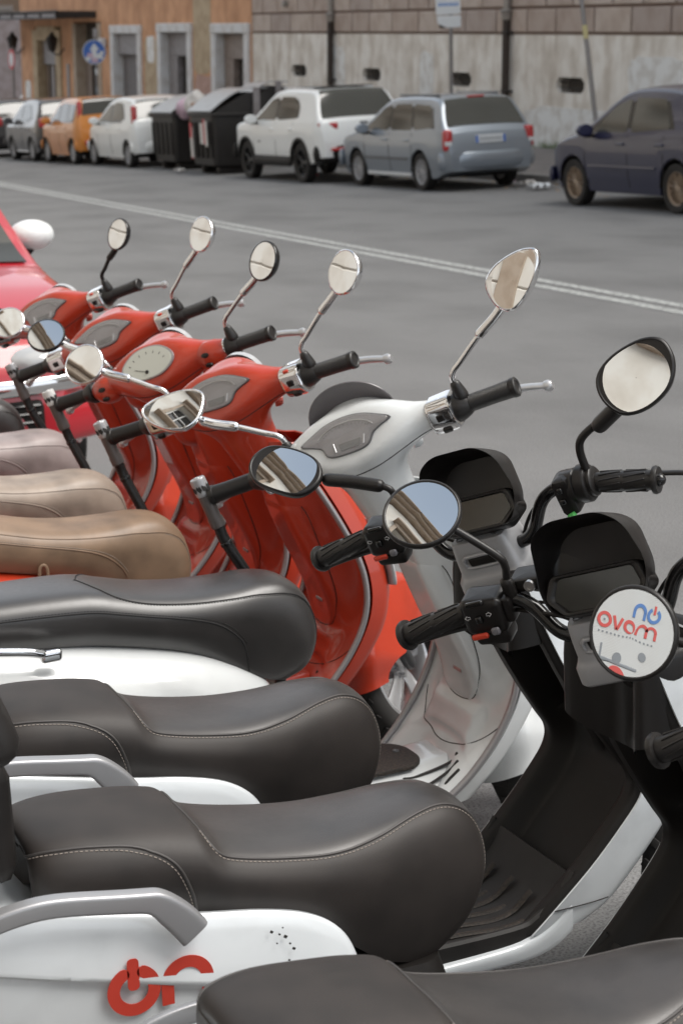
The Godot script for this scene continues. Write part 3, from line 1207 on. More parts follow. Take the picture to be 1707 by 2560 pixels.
func e_bar(b: Node3D) -> void:
	part(b, "stem_cover", once("e_stem", func():
		var rows := []
		for k in [[-0.122, 0.062, 0.078, 0.02], [-0.116, 0.067, 0.082, 0.025], [-0.088, 0.066, 0.082, 0.03], [-0.078, 0.060, 0.076, 0.028], [-0.070, 0.055, 0.072, 0.024], [-0.035, 0.051, 0.068, 0.018], [-0.006, 0.048, 0.064, 0.016], [0.0, 0.045, 0.061, 0.014], [0.002, 0.038, 0.055, 0.012]]:
			var q := rrect(k[1], k[2], k[3], k[0], 5)
			for i in q.size():
				q[i].x -= 0.028
				# slot in the face towards the rider
			rows.append(q)
		return MB.new().loft(rows).done(38)), mats.grey_cast)
	part(b, "stem_slot", once("e_slot", func(): return rbox(Vector3(0.012, 0.022, 0.066), 0.0055, 3).done(50)), mats.black_matt, Transform3D(Basis(Vector3.BACK, 0.10), Vector3(-0.0785, -0.042, 0)))
	part(b, "slot_frame", once("e_slotf", func(): return tube(smooth3([V(0, 0.014, -0.034), V(0, 0.014, 0.034), V(0, 0.006, 0.042), V(0, -0.006, 0.042), V(0, -0.014, 0.034), V(0, -0.014, -0.034), V(0, -0.006, -0.042), V(0, 0.006, -0.042), V(0, 0.014, -0.034)], 3), 0.0045, 6).done()), mats.grey_cast, Transform3D(Basis(Vector3.BACK, 0.10), Vector3(-0.081, -0.042, 0)))
	for s in [[-0.055, -0.042], [-0.055, 0.042], [0.0, -0.042], [0.0, 0.042]]:
		part(b, "screw", once("e_screw", func(): return lathe([Vector2(0.0, -0.006), Vector2(0.007, -0.006), Vector2(0.0085, 0.0012), Vector2(0.010, 0.0006), Vector2(0.0105, -0.004)], 16).done(40)), mats.grey_dark, at(s[0], 0.003, s[1]))
	part(b, "emblem", once("e_emblem", func(): return tube(PackedVector3Array([V(-0.014, 0, -0.006), V(0.012, 0, 0.0), V(-0.004, 0, 0.007), V(-0.014, 0, -0.006)]), 0.0016, 5).done()), mats.grey_dark, at(-0.028, 0.0025, 0))
	# black tube
	part(b, "bar_tube", once("e_tube", func():
		var m := MB.new()
		for s in [-1.0, 1.0]:
			m.add(tube(smooth3([V(-0.028, -0.045, 0.04 * s), V(-0.030, -0.046, 0.078 * s), V(-0.024, -0.030, 0.108 * s), V(-0.008, 0.016, 0.140 * s), V(0.0, 0.035, 0.172 * s), V(0.0, 0.036, 0.21 * s), V(0.0, 0.028, 0.29 * s), V(-0.004, 0.004, 0.40 * s)], 6), 0.0135, 14))
		return m.done()), mats.black_gloss)
	# dash: hood, bezel, glass
	var d := facing(V(-0.045, 0.078, 0.024), V(-0.86, 0.52, 0), V(0.5, 0.86, 0)) * Transform3D(Basis.from_scale(Vector3(1.12, 1.16, 1.0)), Vector3(0, 0.006, 0))
	part(b, "dash_hood", once("e_hood", func():
		var shape := poly([Vector2(-0.078, -0.060), Vector2(0.078, -0.060), Vector2(0.096, -0.012), Vector2(0.080, 0.060), Vector2(0.045, 0.082), Vector2(-0.045, 0.082), Vector2(-0.080, 0.060), Vector2(-0.096, -0.012)], 0.03, 5)
		var rows := []
		for q in [[0.62, -0.052], [0.86, -0.046], [0.97, -0.026], [1.0, 0.0], [1.005, 0.018], [1.0, 0.020], [0.985, 0.018], [0.965, 0.0], [0.93, -0.022], [0.82, -0.036], [0.4, -0.04]]:
			var r := PackedVector3Array()
			for s in shape:
				var lip := 0.034 * smoothstep(0.0, 0.08, s.y) * smoothstep(-0.03, 0.02, q[1])
				r.append(Vector3(s.x * q[0], s.y * q[0], q[1] + lip))
			rows.append(r)
		return MB.new().loft(rows).done(50)), mats.black_satin, d)
	var d2 := d * Transform3D(Basis(Vector3.RIGHT, -0.10).scaled(Vector3(0.97, 0.86, 1.0)), Vector3(0, -0.029, 0.0))
	part(b, "dash_bezel", once("e_bezel", func():
		var o := [Vector2(-0.062, -0.040), Vector2(0.062, -0.040), Vector2(0.095, -0.006), Vector2(0.080, 0.036), Vector2(-0.080, 0.036), Vector2(-0.095, -0.006)]
		var shape := poly(o, 0.010, 4)
		var rows := []
		for q in [[1.0, -0.03], [1.02, 0.002], [1.0, 0.010], [0.95, 0.0135], [0.88, 0.012], [0.82, 0.006], [0.80, 0.002]]:
			var r := PackedVector3Array()
			for s in shape:
				r.append(Vector3(s.x * q[0], s.y * q[0] * (1.0 if q[0] > 0.9 else 0.97), q[1]))
			rows.append(r)
		return MB.new().loft(rows).done(40)), mats.black_satin, d2)
	part(b, "dash_glass", once("e_dglass", func(): return plate(poly([Vector2(-0.051, -0.032), Vector2(0.051, -0.032), Vector2(0.078, -0.005), Vector2(0.066, 0.029), Vector2(-0.066, 0.029), Vector2(-0.078, -0.005)], 0.006, 4), 0.0, 0.0065, 0.0005).done(30)), mats.screen_off, d2)
	# left cluster
	part(b, "switch_cluster", once("e_switch", func():
		var m := rbox(Vector3(0.066, 0.074, 0.084), 0.014, 3)
		m.add(rbox(Vector3(0.050, 0.034, 0.070), 0.01, 2).moved(at(-0.006, -0.044, 0.004)))
		m.add(rbox(Vector3(0.050, 0.052, 0.022), 0.008, 2).moved(at(0.004, 0.004, 0.046)))
		return m.done(40)), mats.black_satin, Transform3D(Basis(Vector3.RIGHT, 0.12), Vector3(-0.004, 0.028, -0.232)))
	var cf := facing(V(-0.0375, 0.032, -0.236), V(-1, 0.10, 0.0), V(0.1, 1, 0)) * Transform3D(Basis.from_scale(Vector3(1.15, 1.15, 1.15)), Vector3.ZERO)
	part(b, "horn_button", once("e_horn", func(): return rbox(Vector3(0.030, 0.010, 0.008), 0.0038, 3).done(50)), mats.red_button, cf * Transform3D(Basis(Vector3.BACK, 0.0), Vector3(-0.010, -0.030, 0.003)))
	part(b, "grey_button", once("e_gbtn", func(): return rbox(Vector3(0.015, 0.013, 0.008), 0.004, 3).done(50)), mats.grey_button, cf * at(0.020, -0.026, 0.003))
	part(b, "indicator_switch", once("e_ind", func(): return rbox(Vector3(0.012, 0.014, 0.012), 0.004, 3).done(50)), mats.black_gloss, cf * at(0.0, -0.002, 0.002))
	part(b, "light_switch", once("e_lsw", func(): return rbox(Vector3(0.032, 0.009, 0.009), 0.003, 2).done(50)), mats.black_gloss, cf * at(0.002, 0.026, 0.001))
	for s in [-1.0, 1.0]:
		part(b, "arrow_mark", once("e_arrow", func(): return tube(PackedVector3Array([V(-0.005, 0, 0), V(0.0, 0.0042, 0), V(0, 0.002, 0), V(0.0042, 0.002, 0), V(0.0042, -0.002, 0), V(0, -0.002, 0), V(0, -0.0042, 0), V(-0.005, 0, 0)]), 0.0006, 4, 1.0, Vector3.BACK, false).done()), mats.white_print, cf * Transform3D(Basis.from_scale(Vector3(-s, 1, 1)), Vector3(0.019 * s, 0.004, 0.0012)))
	part(b, "reservoir", once("e_res", func(): return rbox(Vector3(0.055, 0.028, 0.072), 0.008, 2).done(40)), mats.black_satin, Transform3D(Basis(Vector3.RIGHT, 0.05), Vector3(0.034, 0.052, -0.142)))
	part(b, "reservoir_window", once("e_resw", func(): return lathe([Vector2(0.0, 0.003), Vector2(0.006, 0.003), Vector2(0.0062, 0.005), Vector2(0.0105, 0.005), Vector2(0.011, -0.003)], 20).done(40)), mats.steel, along(V(0.005, 0.053, -0.135), V(-1, 0.15, 0)))
	part(b, "grip", once("e_grip_l", func(): return bump_grip(0.0185, 0.0215, -0.272, -0.418).done(50)), mats.grip_rubber, at(0, 0.031, -0.27) * Transform3D(Basis(Vector3.RIGHT, -0.16), Vector3.ZERO) * at(0, 0, 0.27))
	part(b, "brake_lever", once("e_lever", func():
		return tube(smooth3([V(0.040, 0.02, 0.22), V(0.056, 0.012, 0.27), V(0.060, -0.004, 0.33), V(0.058, -0.018, 0.40), V(0.056, -0.026, 0.435)], 5), 0.0085, 10, 0.55).add(MB.new().loft([ring(V(0.056, -0.027, 0.432), V(0.004, 0, 0), V(0, 0.004, 0), 10), ring(V(0.056, -0.027, 0.437), V(0.0105, 0, 0), V(0, 0.0105, 0), 10), ring(V(0.056, -0.028, 0.445), V(0.0105, 0, 0), V(0, 0.0105, 0), 10), ring(V(0.056, -0.028, 0.45), V(0.004, 0, 0), V(0, 0.004, 0), 10)])).done(60)), mats.black_satin)
	part(b, "brake_lever", meshes["e_lever"], mats.black_satin).transform = Transform3D(Basis(Vector3.BACK, 0.85) * Basis.from_scale(Vector3(1, 1, -1)), Vector3(-0.022, -0.055, 0.0))
	# right cluster
	part(b, "throttle_housing", once("e_throttle", func():
		var m := lathe([Vector2(0.0, -0.006), Vector2(0.030, -0.006), Vector2(0.035, 0.0), Vector2(0.036, 0.028), Vector2(0.033, 0.031), Vector2(0.033, 0.034), Vector2(0.040, 0.037), Vector2(0.040, 0.052), Vector2(0.036, 0.057), Vector2(0.031, 0.058), Vector2(0.031, 0.066), Vector2(0.025, 0.071), Vector2(0.0, 0.071)], 28).moved(Transform3D(Basis(Vector3.RIGHT, PI / 2), Vector3.ZERO))
		m.add(rbox(Vector3(0.060, 0.084, 0.040), 0.012, 2).moved(at(-0.006, -0.008, 0.004)))
		return m.done(40)), mats.black_satin, at(0.0, 0.034, 0.204))
	var rf := facing(V(-0.038, 0.03, 0.206), V(-1, 0.1, 0), V(0.1, 1, 0))
	part(b, "start_button", once("e_start", func(): return rbox(Vector3(0.017, 0.013, 0.013), 0.003, 2).done(50)), mats.green_button, rf * Transform3D(Basis(Vector3.BACK, 0.3), Vector3(0.006, -0.040, 0.002)))
	part(b, "mode_switch", once("e_mode", func(): return rbox(Vector3(0.013, 0.011, 0.01), 0.003, 2).done(50)), mats.black_gloss, rf * at(0.0, -0.006, 0.002))
	part(b, "light_switch", meshes["e_ind"], mats.black_gloss, rf * at(0.002, 0.018, 0.001))
	part(b, "grip", once("e_grip_r", func(): return bump_grip(0.0190, 0.0205, 0.268, 0.390).done(50)), mats.grip_rubber, at(0, 0.031, 0.27) * Transform3D(Basis(Vector3.RIGHT, 0.22), Vector3.ZERO) * at(0, 0, -0.27))
	part(b, "cable", once("e_cables", func():
		var m := MB.new()
		m.add(tube(smooth3([V(0.03, 0.045, -0.105), V(0.02, 0.02, -0.07), V(0.01, -0.01, -0.03), V(0.0, -0.06, 0.0)], 6), 0.0045, 8))
		m.add(tube(smooth3([V(0.0, 0.015, -0.185), V(-0.02, 0.005, -0.12), V(-0.025, -0.02, -0.07), V(-0.02, -0.10, -0.04)], 6), 0.004, 8))
		m.add(tube(smooth3([V(0.01, 0.02, -0.185), V(0.0, 0.015, -0.12), V(-0.01, -0.012, -0.07), V(-0.01, -0.10, -0.03)], 6), 0.003, 8))
		m.add(tube(smooth3([V(0.03, 0.02, 0.2), V(0.02, 0.01, 0.13), V(0.0, -0.03, 0.08), V(-0.01, -0.12, 0.03)], 6), 0.004, 8))
		return m.done()), mats.black_matt)


func oval_mirror(s: float) -> PackedVector2Array:
	# wide rounded mirror, thicker to the outer side; s = which side is the stem
	return outline([Vector2(-0.090 * s, 0.012), Vector2(-0.070 * s, 0.046), Vector2(-0.02 * s, 0.058), Vector2(0.04 * s, 0.052), Vector2(0.074 * s, 0.025), Vector2(0.080 * s, -0.010), Vector2(0.058 * s, -0.046), Vector2(0.01 * s, -0.054), Vector2(-0.05 * s, -0.048), Vector2(-0.082 * s, -0.022)], 5)


func squarish_mirror() -> PackedVector2Array:
	return outline([Vector2(-0.078, 0.0), Vector2(-0.066, 0.044), Vector2(-0.02, 0.064), Vector2(0.045, 0.060), Vector2(0.080, 0.034), Vector2(0.078, -0.012), Vector2(0.045, -0.050), Vector2(-0.01, -0.062), Vector2(-0.058, -0.046)], 5)


func build_scooters() -> void:
	build_classic_scooters()
	# near electric scooters
	var e1 := e_scooter("electric_scooter", "white electric scooter with oval black mirrors, next to the white chrome-trimmed scooter", scooter_frame(1.745, -3.55, 2), 40)
	var e2 := e_scooter("electric_scooter", "white electric scooter with black top case and a round left mirror showing sky", scooter_frame(1.68, -2.91, 2), 40)
	var e3 := e_scooter("electric_scooter", "nearest white electric scooter, its round mirror showing a lettered shop sign", scooter_frame(1.785, -2.16, 2).translated(V(0, -0.01, 0)), 40)
	# black case on the tail of the second one, and chips in its paint
	part(e2, "top_case", blob(V(-0.27, -0.25, -0.26), V(0.27, 0.25, 0.26), 0.02, func(p):
		var q := Vector3(absf(p.x), absf(p.y), absf(p.z)) - V(0.185, 0.165, 0.18)
		return Vector3(maxf(q.x, 0), maxf(q.y, 0), maxf(q.z, 0)).length() + minf(maxf(q.x, maxf(q.y, q.z)), 0.0) - 0.022 + 0.004 * sin(p.y * 22.0 + p.z * 9.0)).done(), mats.case_black, Transform3D(Basis(Vector3.BACK, 0.28), V(-1.352, 1.155, 0.0)))
	part(e2, "case_rack", rbox(V(0.26, 0.20, 0.22), 0.03, 2).done(45), mats.black_matt, at(-1.235, 0.90, 0))
	var low: MeshInstance3D = e3.get_node("grab_rail_001")
	low.transform = at(-1.0, 0.775, 0) * Transform3D(Basis(Vector3.BACK, 0.20), Vector3.ZERO) * at(1.0, -0.80, 0) * low.transform
	e3.get_node("rail_foot_001").position += V(0.06, -0.05, 0.0)
	for k in [[-0.735, 0.675, 0.0033], [-0.722, 0.668, 0.0022], [-0.712, 0.662, 0.0039], [-0.706, 0.650, 0.0022], [-0.728, 0.655, 0.0017], [-0.700, 0.640, 0.0033], [-0.709, 0.622, 0.0022], [-0.716, 0.678, 0.0017]]:
		part(e2, "paint_chip", plate(poly([Vector2(-k[2], -k[2] * 0.2), Vector2(k[2] * 0.2, -k[2]), Vector2(k[2], 0.0), Vector2(k[2] * 0.3, k[2] * 0.5), Vector2(-k[2] * 0.4, k[2] * 0.9)], 0.0), 0.0, 0.0008, 0.0).done(30), mats.gap, Transform3D(Basis(Vector3.RIGHT, 0.04), V(k[0], k[1], 0.1963 if k[1] < 0.66 else 0.1935)))
	var h := bar_frame(1.07, 40)
	mirror(e1, e1.transform, h * V(-0.02, 0.235, 0.455), V(-3.0, 3.4, -1.0), squarish_mirror(), 0.03, mats.black_satin, 38, smooth3([h * V(0.0, 0.05, 0.262), h * V(0.0, 0.105, 0.268), h * V(0.0, 0.135, 0.288), h * V(-0.004, 0.165, 0.35)], 6), 0.0085, mats.black_satin, [["mirror_boot", smooth3([h * V(-0.004, 0.152, 0.335), h * V(-0.014, 0.185, 0.395), h * V(-0.022, 0.20, 0.43)], 4), 0.017, mats.black_satin]])
	# oval left mirror of the first
	var hl := h
	mirror(e1, e1.transform, h * V(-0.03, 0.244, -0.365), V(-3.0, 13.4, -6.0), oval_mirror(1.0), 0.03, mats.black_satin, -14, smooth3([h * V(0.0, 0.05, -0.172), h * V(0.0, 0.104, -0.172), h * V(0.0, 0.130, -0.176), h * V(0.0, 0.148, -0.205)], 6), 0.0075, mats.black_satin, [["mirror_boot", smooth3([h * V(0.0, 0.143, -0.196), h * V(-0.004, 0.170, -0.25), h * V(-0.014, 0.192, -0.292)], 4), 0.0145, mats.black_satin]])
	mirror(e2, e2.transform, h * V(-0.02, 0.258, -0.251), V(-3.0, 13.9, -3.0), disc(0.071), 0.022, mats.black_satin, 0, smooth3([h * V(0.0, 0.05, -0.175), h * V(0.0, 0.082, -0.168), h * V(0.0, 0.105, -0.160), h * V(0.0, 0.130, -0.165), h * V(-0.004, 0.20, -0.214), h * V(-0.012, 0.24, -0.24)], 6), 0.0075, mats.black_satin, [["mirror_boot", smooth3([h * V(0.0, 0.045, -0.175), h * V(0.0, 0.072, -0.172)], 3), 0.0125, mats.black_satin]])
	mirror(e2, e2.transform, h * V(-0.02, 0.227, 0.455), V(-3.0, 3.4, -1.0), disc(0.071), 0.022, mats.black_satin, 0, smooth3([h * V(0.0, 0.05, 0.262), h * V(0.0, 0.105, 0.268), h * V(0.0, 0.135, 0.288), h * V(-0.012, 0.20, 0.41)], 6), 0.0075, mats.black_satin)
	mirror(e3, e3.transform, h * V(-0.02, 0.237, -0.358), V(-3.1, 1.7, -1.6), disc(0.071), 0.022, mats.black_satin, 0, smooth3([h * V(0.0, 0.05, -0.172), h * V(0.0, 0.105, -0.172), h * V(0.0, 0.135, -0.19), h * V(-0.01, 0.21, -0.32)], 6), 0.0075, mats.black_satin, [["mirror_boot", smooth3([h * V(0.0, 0.045, -0.175), h * V(0.0, 0.072, -0.172)], 3), 0.0125, mats.black_satin]])
# ---------------------------------------------------------------- the classic steel scooters
func v_seat_rows() -> Array:
	return smooth_rows([
		[-1.120, 0.815, -1.118, 0.808, 0.004], [-1.125, 0.84, -1.12, 0.79, 0.06], [-1.09, 0.862, -1.09, 0.77, 0.105], [-1.0, 0.874, -1.0, 0.76, 0.13], [-0.88, 0.876, -0.88, 0.752, 0.138], [-0.77, 0.874, -0.78, 0.745, 0.142],
		[-0.71, 0.868, -0.73, 0.74, 0.143], [-0.66, 0.855, -0.68, 0.73, 0.143], [-0.58, 0.836, -0.61, 0.715, 0.142], [-0.48, 0.823, -0.53, 0.695, 0.139], [-0.38, 0.822, -0.455, 0.665, 0.133], [-0.30, 0.826, -0.395, 0.63, 0.125],
		[-0.235, 0.815, -0.345, 0.60, 0.116], [-0.185, 0.775, -0.305, 0.582, 0.107], [-0.160, 0.715, -0.275, 0.572, 0.098], [-0.158, 0.655, -0.255, 0.566, 0.086], [-0.175, 0.60, -0.245, 0.562, 0.066], [-0.205, 0.565, -0.24, 0.56, 0.03]], 5)


func v_seat(t: Node3D, cover: Material, thread: Material, kind: int) -> void:
	var s := hub(t, "seat")
	var rows := v_seat_rows()
	var xr := -0.735
	var f0 := seat_f(rows, xr)
	var f1 := seat_f(rows, xr + 0.20)
	var seam := func(f: float) -> float:
		var q := clampf((f - f0) / (f1 - f0), 0.0, 1.0)
		return (0.43 * (1.0 - pow(1.0 - q, 3.0)) if kind == 0 else 0.47) - 0.10 * smoothstep(0.66, 0.80, f)
	part(s, "rider_pad", once("v_rider_%d" % kind, func(): return seat_panel(rows, f0 if kind == 0 else 0.0, 1.0, func(f): return 0.0, seam, 90, 12).done(180, -1)), cover)
	part(s, "side_cover", once("v_side_%d" % kind, func(): return seat_panel(rows, 0.0, 1.0, seam, func(f): return 1.0, 110, 22).done(180, -1)), cover)
	part(s, "piping", once("v_piping_%d" % kind, func():
		var m := MB.new()
		for side in [1.0, -1.0]:
			var pts := []
			for k in 50:
				var f := lerpf(f0 if kind == 0 else 0.03, 0.985, pow(k / 49.0, 1.2))
				pts.append([f, maxf(seam.call(f), 0.004) * side])
			m.add(tube(seat_line(rows, pts, 0.0), 0.0019, 6))
			var q := []
			for p in [[-1.11, 0.60], [-1.0, 0.62], [-0.85, 0.62], [-0.70, 0.62], [-0.58, 0.62], [-0.46, 0.66], [-0.36, 0.74], [-0.29, 0.84], [-0.25, 0.96]]:
				q.append([seat_f(rows, p[0]), p[1] * side])
			m.add(tube(seat_line(rows, q, 0.0), 0.0019, 6))
		return m.done()), thread if kind == 0 else cover)
	part(s, "stitching", once("v_stitch_%d" % kind, func():
		var m := MB.new()
		for side in [1.0, -1.0]:
			var pts := []
			for k in 50:
				var f := lerpf(f0 + 0.02 if kind == 0 else 0.72, 0.97, k / 49.0)
				pts.append([f, (maxf(seam.call(f), 0.004) + 0.018) * side])
			m.add(stitches(seat_line(rows, pts, 0.0004), 0.0075, 0.0045, 0.0009))
			var q := []
			for p in [[-1.10, 0.575], [-1.0, 0.595], [-0.85, 0.595], [-0.70, 0.595], [-0.58, 0.595], [-0.46, 0.635], [-0.36, 0.715], [-0.29, 0.815]]:
				q.append([seat_f(rows, p[0]), p[1] * side])
			m.add(stitches(seat_line(rows, q, 0.0004), 0.0075, 0.0045, 0.0009))
		return m.done()), thread)
	# pull tab on the side of the seat
	if cover == mats.vinyl_tan:
		part(s, "seat_tab", once("v_tab", func(): return tube(smooth3([V(-0.012, -0.035, 0), V(-0.010, 0.0, 0.002), V(0.0, 0.010, 0.003), V(0.010, 0.0, 0.002), V(0.012, -0.035, 0)], 4), 0.005, 8, 0.5, Vector3.BACK).done()), cover, Transform3D(Basis(), V(-0.60, 0.735, 0.136)))


# y, edge x, edge half width, middle x, front x
const V_SHIELD := [[0.215, 0.085, 0.202, 0.165, 0.26], [0.245, 0.125, 0.208, 0.180, 0.28], [0.28, 0.165, 0.214, 0.200, 0.31], [0.35, 0.226, 0.222, 0.232, 0.36], [0.43, 0.274, 0.228, 0.248, 0.41], [0.50, 0.300, 0.229, 0.240, 0.43], [0.57, 0.306, 0.226, 0.214, 0.43], [0.65, 0.292, 0.217, 0.176, 0.415], [0.75, 0.252, 0.200, 0.134, 0.385], [0.85, 0.203, 0.176, 0.096, 0.34], [0.93, 0.158, 0.150, 0.066, 0.28], [0.99, 0.125, 0.118, 0.045, 0.22]]


func v_shield_at(y: float, u: float) -> Vector3:
	var k := table(V_SHIELD, y)
	var a := absf(u)
	# a broad swelling for the column and the glove box, flatter towards the flanged edge
	var s := smoothstep(0.92, 0.30, a)
	var x := lerpf(k[1], k[3], s)
	# knee at the foot of the glove box
	x -= 0.020 * smoothstep(0.66, 0.5, a) * smoothstep(0.29, 0.34, y) * smoothstep(0.43, 0.40, y)
	x -= 0.008 * smoothstep(0.955, 1.0, a)
	return Vector3(x, y + 0.060 * (1.0 - a * a) * smoothstep(0.42, 0.215, y), u * k[2])


func v_floor_at(x: float, u: float) -> Vector3:
	var a := absf(u)
	var k := table([[-0.58, 0.264, 0.20], [-0.35, 0.266, 0.206], [-0.1, 0.268, 0.207], [0.02, 0.268, 0.206], [0.085, 0.268, 0.203], [0.16, 0.276, 0.20]], x)
	return V(x, k[1] + 0.018 * smoothstep(0.55, 0.3, a) - 0.052 * smoothstep(0.42, 1.0, a), u * k[2])


func v_scooter(called: String, label: String, group: String, xf: Transform3D, steer: float, paint: Material, seat: Material, thread: Material, kind: int, old := false) -> Node3D:
	var t := thing(called, label, "scooter", xf, group)
	v_seat(t, seat, thread, kind)
	part(t, "rear_body", once("v_rear_body", func():
		var rows := []
		var keys := [[-1.36, 0.66, 0.02, 0.56], [-1.35, 0.70, 0.06, 0.48], [-1.28, 0.755, 0.115, 0.38], [-1.15, 0.785, 0.165, 0.30], [-1.0, 0.782, 0.205, 0.24], [-0.85, 0.765, 0.228, 0.21], [-0.70, 0.742, 0.230, 0.21], [-0.58, 0.718, 0.218, 0.23], [-0.48, 0.69, 0.196, 0.25], [-0.40, 0.655, 0.170, 0.26], [-0.34, 0.62, 0.145, 0.265], [-0.30, 0.585, 0.125, 0.27], [-0.275, 0.52, 0.11, 0.27], [-0.265, 0.40, 0.09, 0.27]]
		for k in smooth_rows(keys, 5):
			var r := PackedVector3Array()
			var n := 40
			for i in n:
				var a := TAU * i / n
				var c := cos(a)
				var s := sin(a)
				var e := 2.0 / 2.9
				var y: float = (k[1] + k[3]) / 2 + (k[1] - k[3]) / 2 * signf(s) * pow(absf(s), e)
				var z: float = k[2] * signf(c) * pow(absf(c), e)
				r.append(Vector3(k[0], y, z))
			rows.append(r)
		return MB.new().loft(rows).done(60)), paint)
	for s in [1.0, -1.0]:
		var rail := part(t, "grab_rail", once("v_rail", func(): return tube(smooth3([V(-1.38, 0.82, 0.03), V(-1.37, 0.82, 0.10), V(-1.25, 0.815, 0.165), V(-1.1, 0.805, 0.188), V(-1.0, 0.790, 0.198), V(-0.91, 0.776, 0.200), V(-0.87, 0.764, 0.194)], 6), 0.0105, 12).add(rbox(V(0.05, 0.03, 0.03), 0.009).moved(at(-0.85, 0.756, 0.188))).done()), mats.chrome)
		rail.transform = Transform3D(Basis.from_scale(Vector3(1, 1, s)), Vector3.ZERO)
	# floor tunnel, mat, slots
	part(t, "floor_board", once("v_floor", func():
		var rows := []
		for i in 41:
			var x := lerpf(-0.58, 0.19, i / 40.0)
			var r := PackedVector3Array()
			for j in 33:
				var u := lerpf(-1.0, 1.0, j / 32.0)
				# the front edge follows the foot of the shield
				var f := v_floor_at(minf(x, 0.185 - 0.10 * u * u), u)
				r.append(f)
			rows.append(r)
		return shell(rows, -0.012).done(45)), paint)
	part(t, "floor_mat", once("v_mat", func():
		var p := outline([Vector2(-0.5, -0.10), Vector2(0.0, -0.10), Vector2(0.075, -0.088), Vector2(0.105, -0.05), Vector2(0.11, 0.0), Vector2(0.105, 0.05), Vector2(0.075, 0.088), Vector2(0.0, 0.10), Vector2(-0.5, 0.10)], 4)
		return plate(p, 0.0, 0.011, 0.003).moved(Transform3D(Basis(Vector3.RIGHT, -PI / 2), V(0, 0.284, 0))).done(40)), mats.black_worn)
	part(t, "screw", once("v_matscrew", func(): return lathe([Vector2(0.0, 0.002), Vector2(0.004, 0.002), Vector2(0.006, 0.004), Vector2(0.008, 0.003), Vector2(0.009, 0.0)], 16).done(40)), mats.grey_dark, at(0.07, 0.2955, -0.02))
	for i in 3:
		part(t, "floor_slot", once("v_slot_%d" % i, func():
			var u := 0.50 + 0.155 * i
			var pts := [v_floor_at(0.035 + 0.012 * i, u), v_floor_at(0.075 + 0.008 * i, u)]
			for y in [0.243, 0.270]:
				pts.append(v_shield_at(y, u * 0.97))
			return tube(smooth3(pts, 5), 0.0060, 8, 0.45).done()), mats.gap)
	part(t, "belly", once("v_belly", func(): return rbox(V(0.55, 0.13, 0.26), 0.04).done(50)), mats.black_matt, at(-0.3, 0.19, 0))
	part(t, "leg_shield", once("v_shield", func():
		var rows := []
		for i in 61:
			var y := lerpf(0.215, 0.99, i / 60.0)
			var r := PackedVector3Array()
			for j in 49:
				r.append(v_shield_at(y, lerpf(-1.0, 1.0, j / 48.0)))
			rows.append(r)
		return shell(rows, -0.004).done(45)), paint)
	part(t, "front_cover", once("v_front", func():
		var rows := []
		for k in smooth_rows(V_SHIELD, 5):
			var r := PackedVector3Array()
			for j in 49:
				var u := lerpf(-1.0, 1.0, j / 48.0)
				var a := absf(u)
				var w: float = k[2] - 0.001
				var x := lerpf(k[1] + 0.010, k[4], pow(sqrt(maxf(1.0 - a * a, 0.0)), 0.9))
				x -= 0.020 * smoothstep(0.35, 0.5, a) * smoothstep(0.95, 0.6, a)
				r.append(Vector3(x, k[0], signf(u) * w * pow(a, 0.8)))
			rows.append(r)
		return shell(rows, 0.004).done(50)), paint)
	# glove box lid: a raised panel with a dark joint round it
	part(t, "glove_box", once("v_glove", func():
		var rows := []
		for i in 31:
			var y := lerpf(0.425, 0.80, i / 30.0)
			var half: float = 0.115 * table([[0.425, 0.55], [0.45, 0.80], [0.48, 0.92], [0.55, 1.0], [0.70, 1.0], [0.80, 0.92]], y)[1] / float(table(V_SHIELD, y)[2])
			var r := PackedVector3Array()
			for j in 21:
				var p := v_shield_at(y, lerpf(-half, half, j / 20.0))
				var e := maxf(absf(j - 10.0) / 10.0, absf(i - 15.0) / 15.0)
				r.append(p - Vector3(0.005 - 0.004 * smoothstep(0.93, 1.0, e), 0, 0))
			rows.append(r)
		return shell(rows, -0.004).done(50)), paint)
	part(t, "panel_gap", once("v_gap", func():
		var p := []
		for q in [[0.80, 1.0], [0.70, 1.0], [0.55, 1.0], [0.48, 0.93], [0.45, 0.82], [0.43, 0.62], [0.422, 0.2], [0.422, -0.2], [0.43, -0.62], [0.45, -0.82], [0.48, -0.93], [0.55, -1.0], [0.70, -1.0], [0.80, -1.0]]:
			var half: float = 0.1175 * (table([[0.422, 0.92], [0.48, 0.94], [0.55, 1.0], [0.70, 1.0], [0.80, 0.92]], q[0])[1]) / float(table(V_SHIELD, q[0])[2])
			p.append(v_shield_at(q[0], half * q[1]) - V(0.0006, 0, 0))
		return tube(smooth3(p, 6, true), 0.0014, 6).done()), mats.gap)
	part(t, "panel_gap", once("v_gap2", func():
		var p := []
		for j in 21:
			var u := lerpf(-0.90, 0.90, j / 20.0)
			p.append(v_shield_at(0.262 + 0.16 * pow(absf(u), 2.0), u) - V(0.0002, 0, 0))
		return tube(smooth3(p, 2), 0.0014, 6).done()), mats.gap)
	part(t, "letter_mark", once("v_mark", func(): return rbox(V(0.003, 0.010, 0.045), 0.0014, 1).done(40)), mats.trim_grey, Transform3D(Basis(), v_shield_at(0.50, 0.09) - V(0.0065, 0, 0)))
	part(t, "shield_trim", once("v_trim", func():
		var m := MB.new()
		for s in [1.0, -1.0]:
			var p := []
			p.append(v_floor_at(-0.02, s))
			p.append(v_floor_at(0.04, s))
			for i in 15:
				var y := lerpf(0.222, 0.985, i / 14.0)
				p.append(v_shield_at(y, s) + V(-0.002, 0, 0.003 * s))
			m.add(tube(smooth3(p, 4), 0.0085, 10, 1.35, Vector3.RIGHT))
		return m.done(60)), mats.trim_grey)
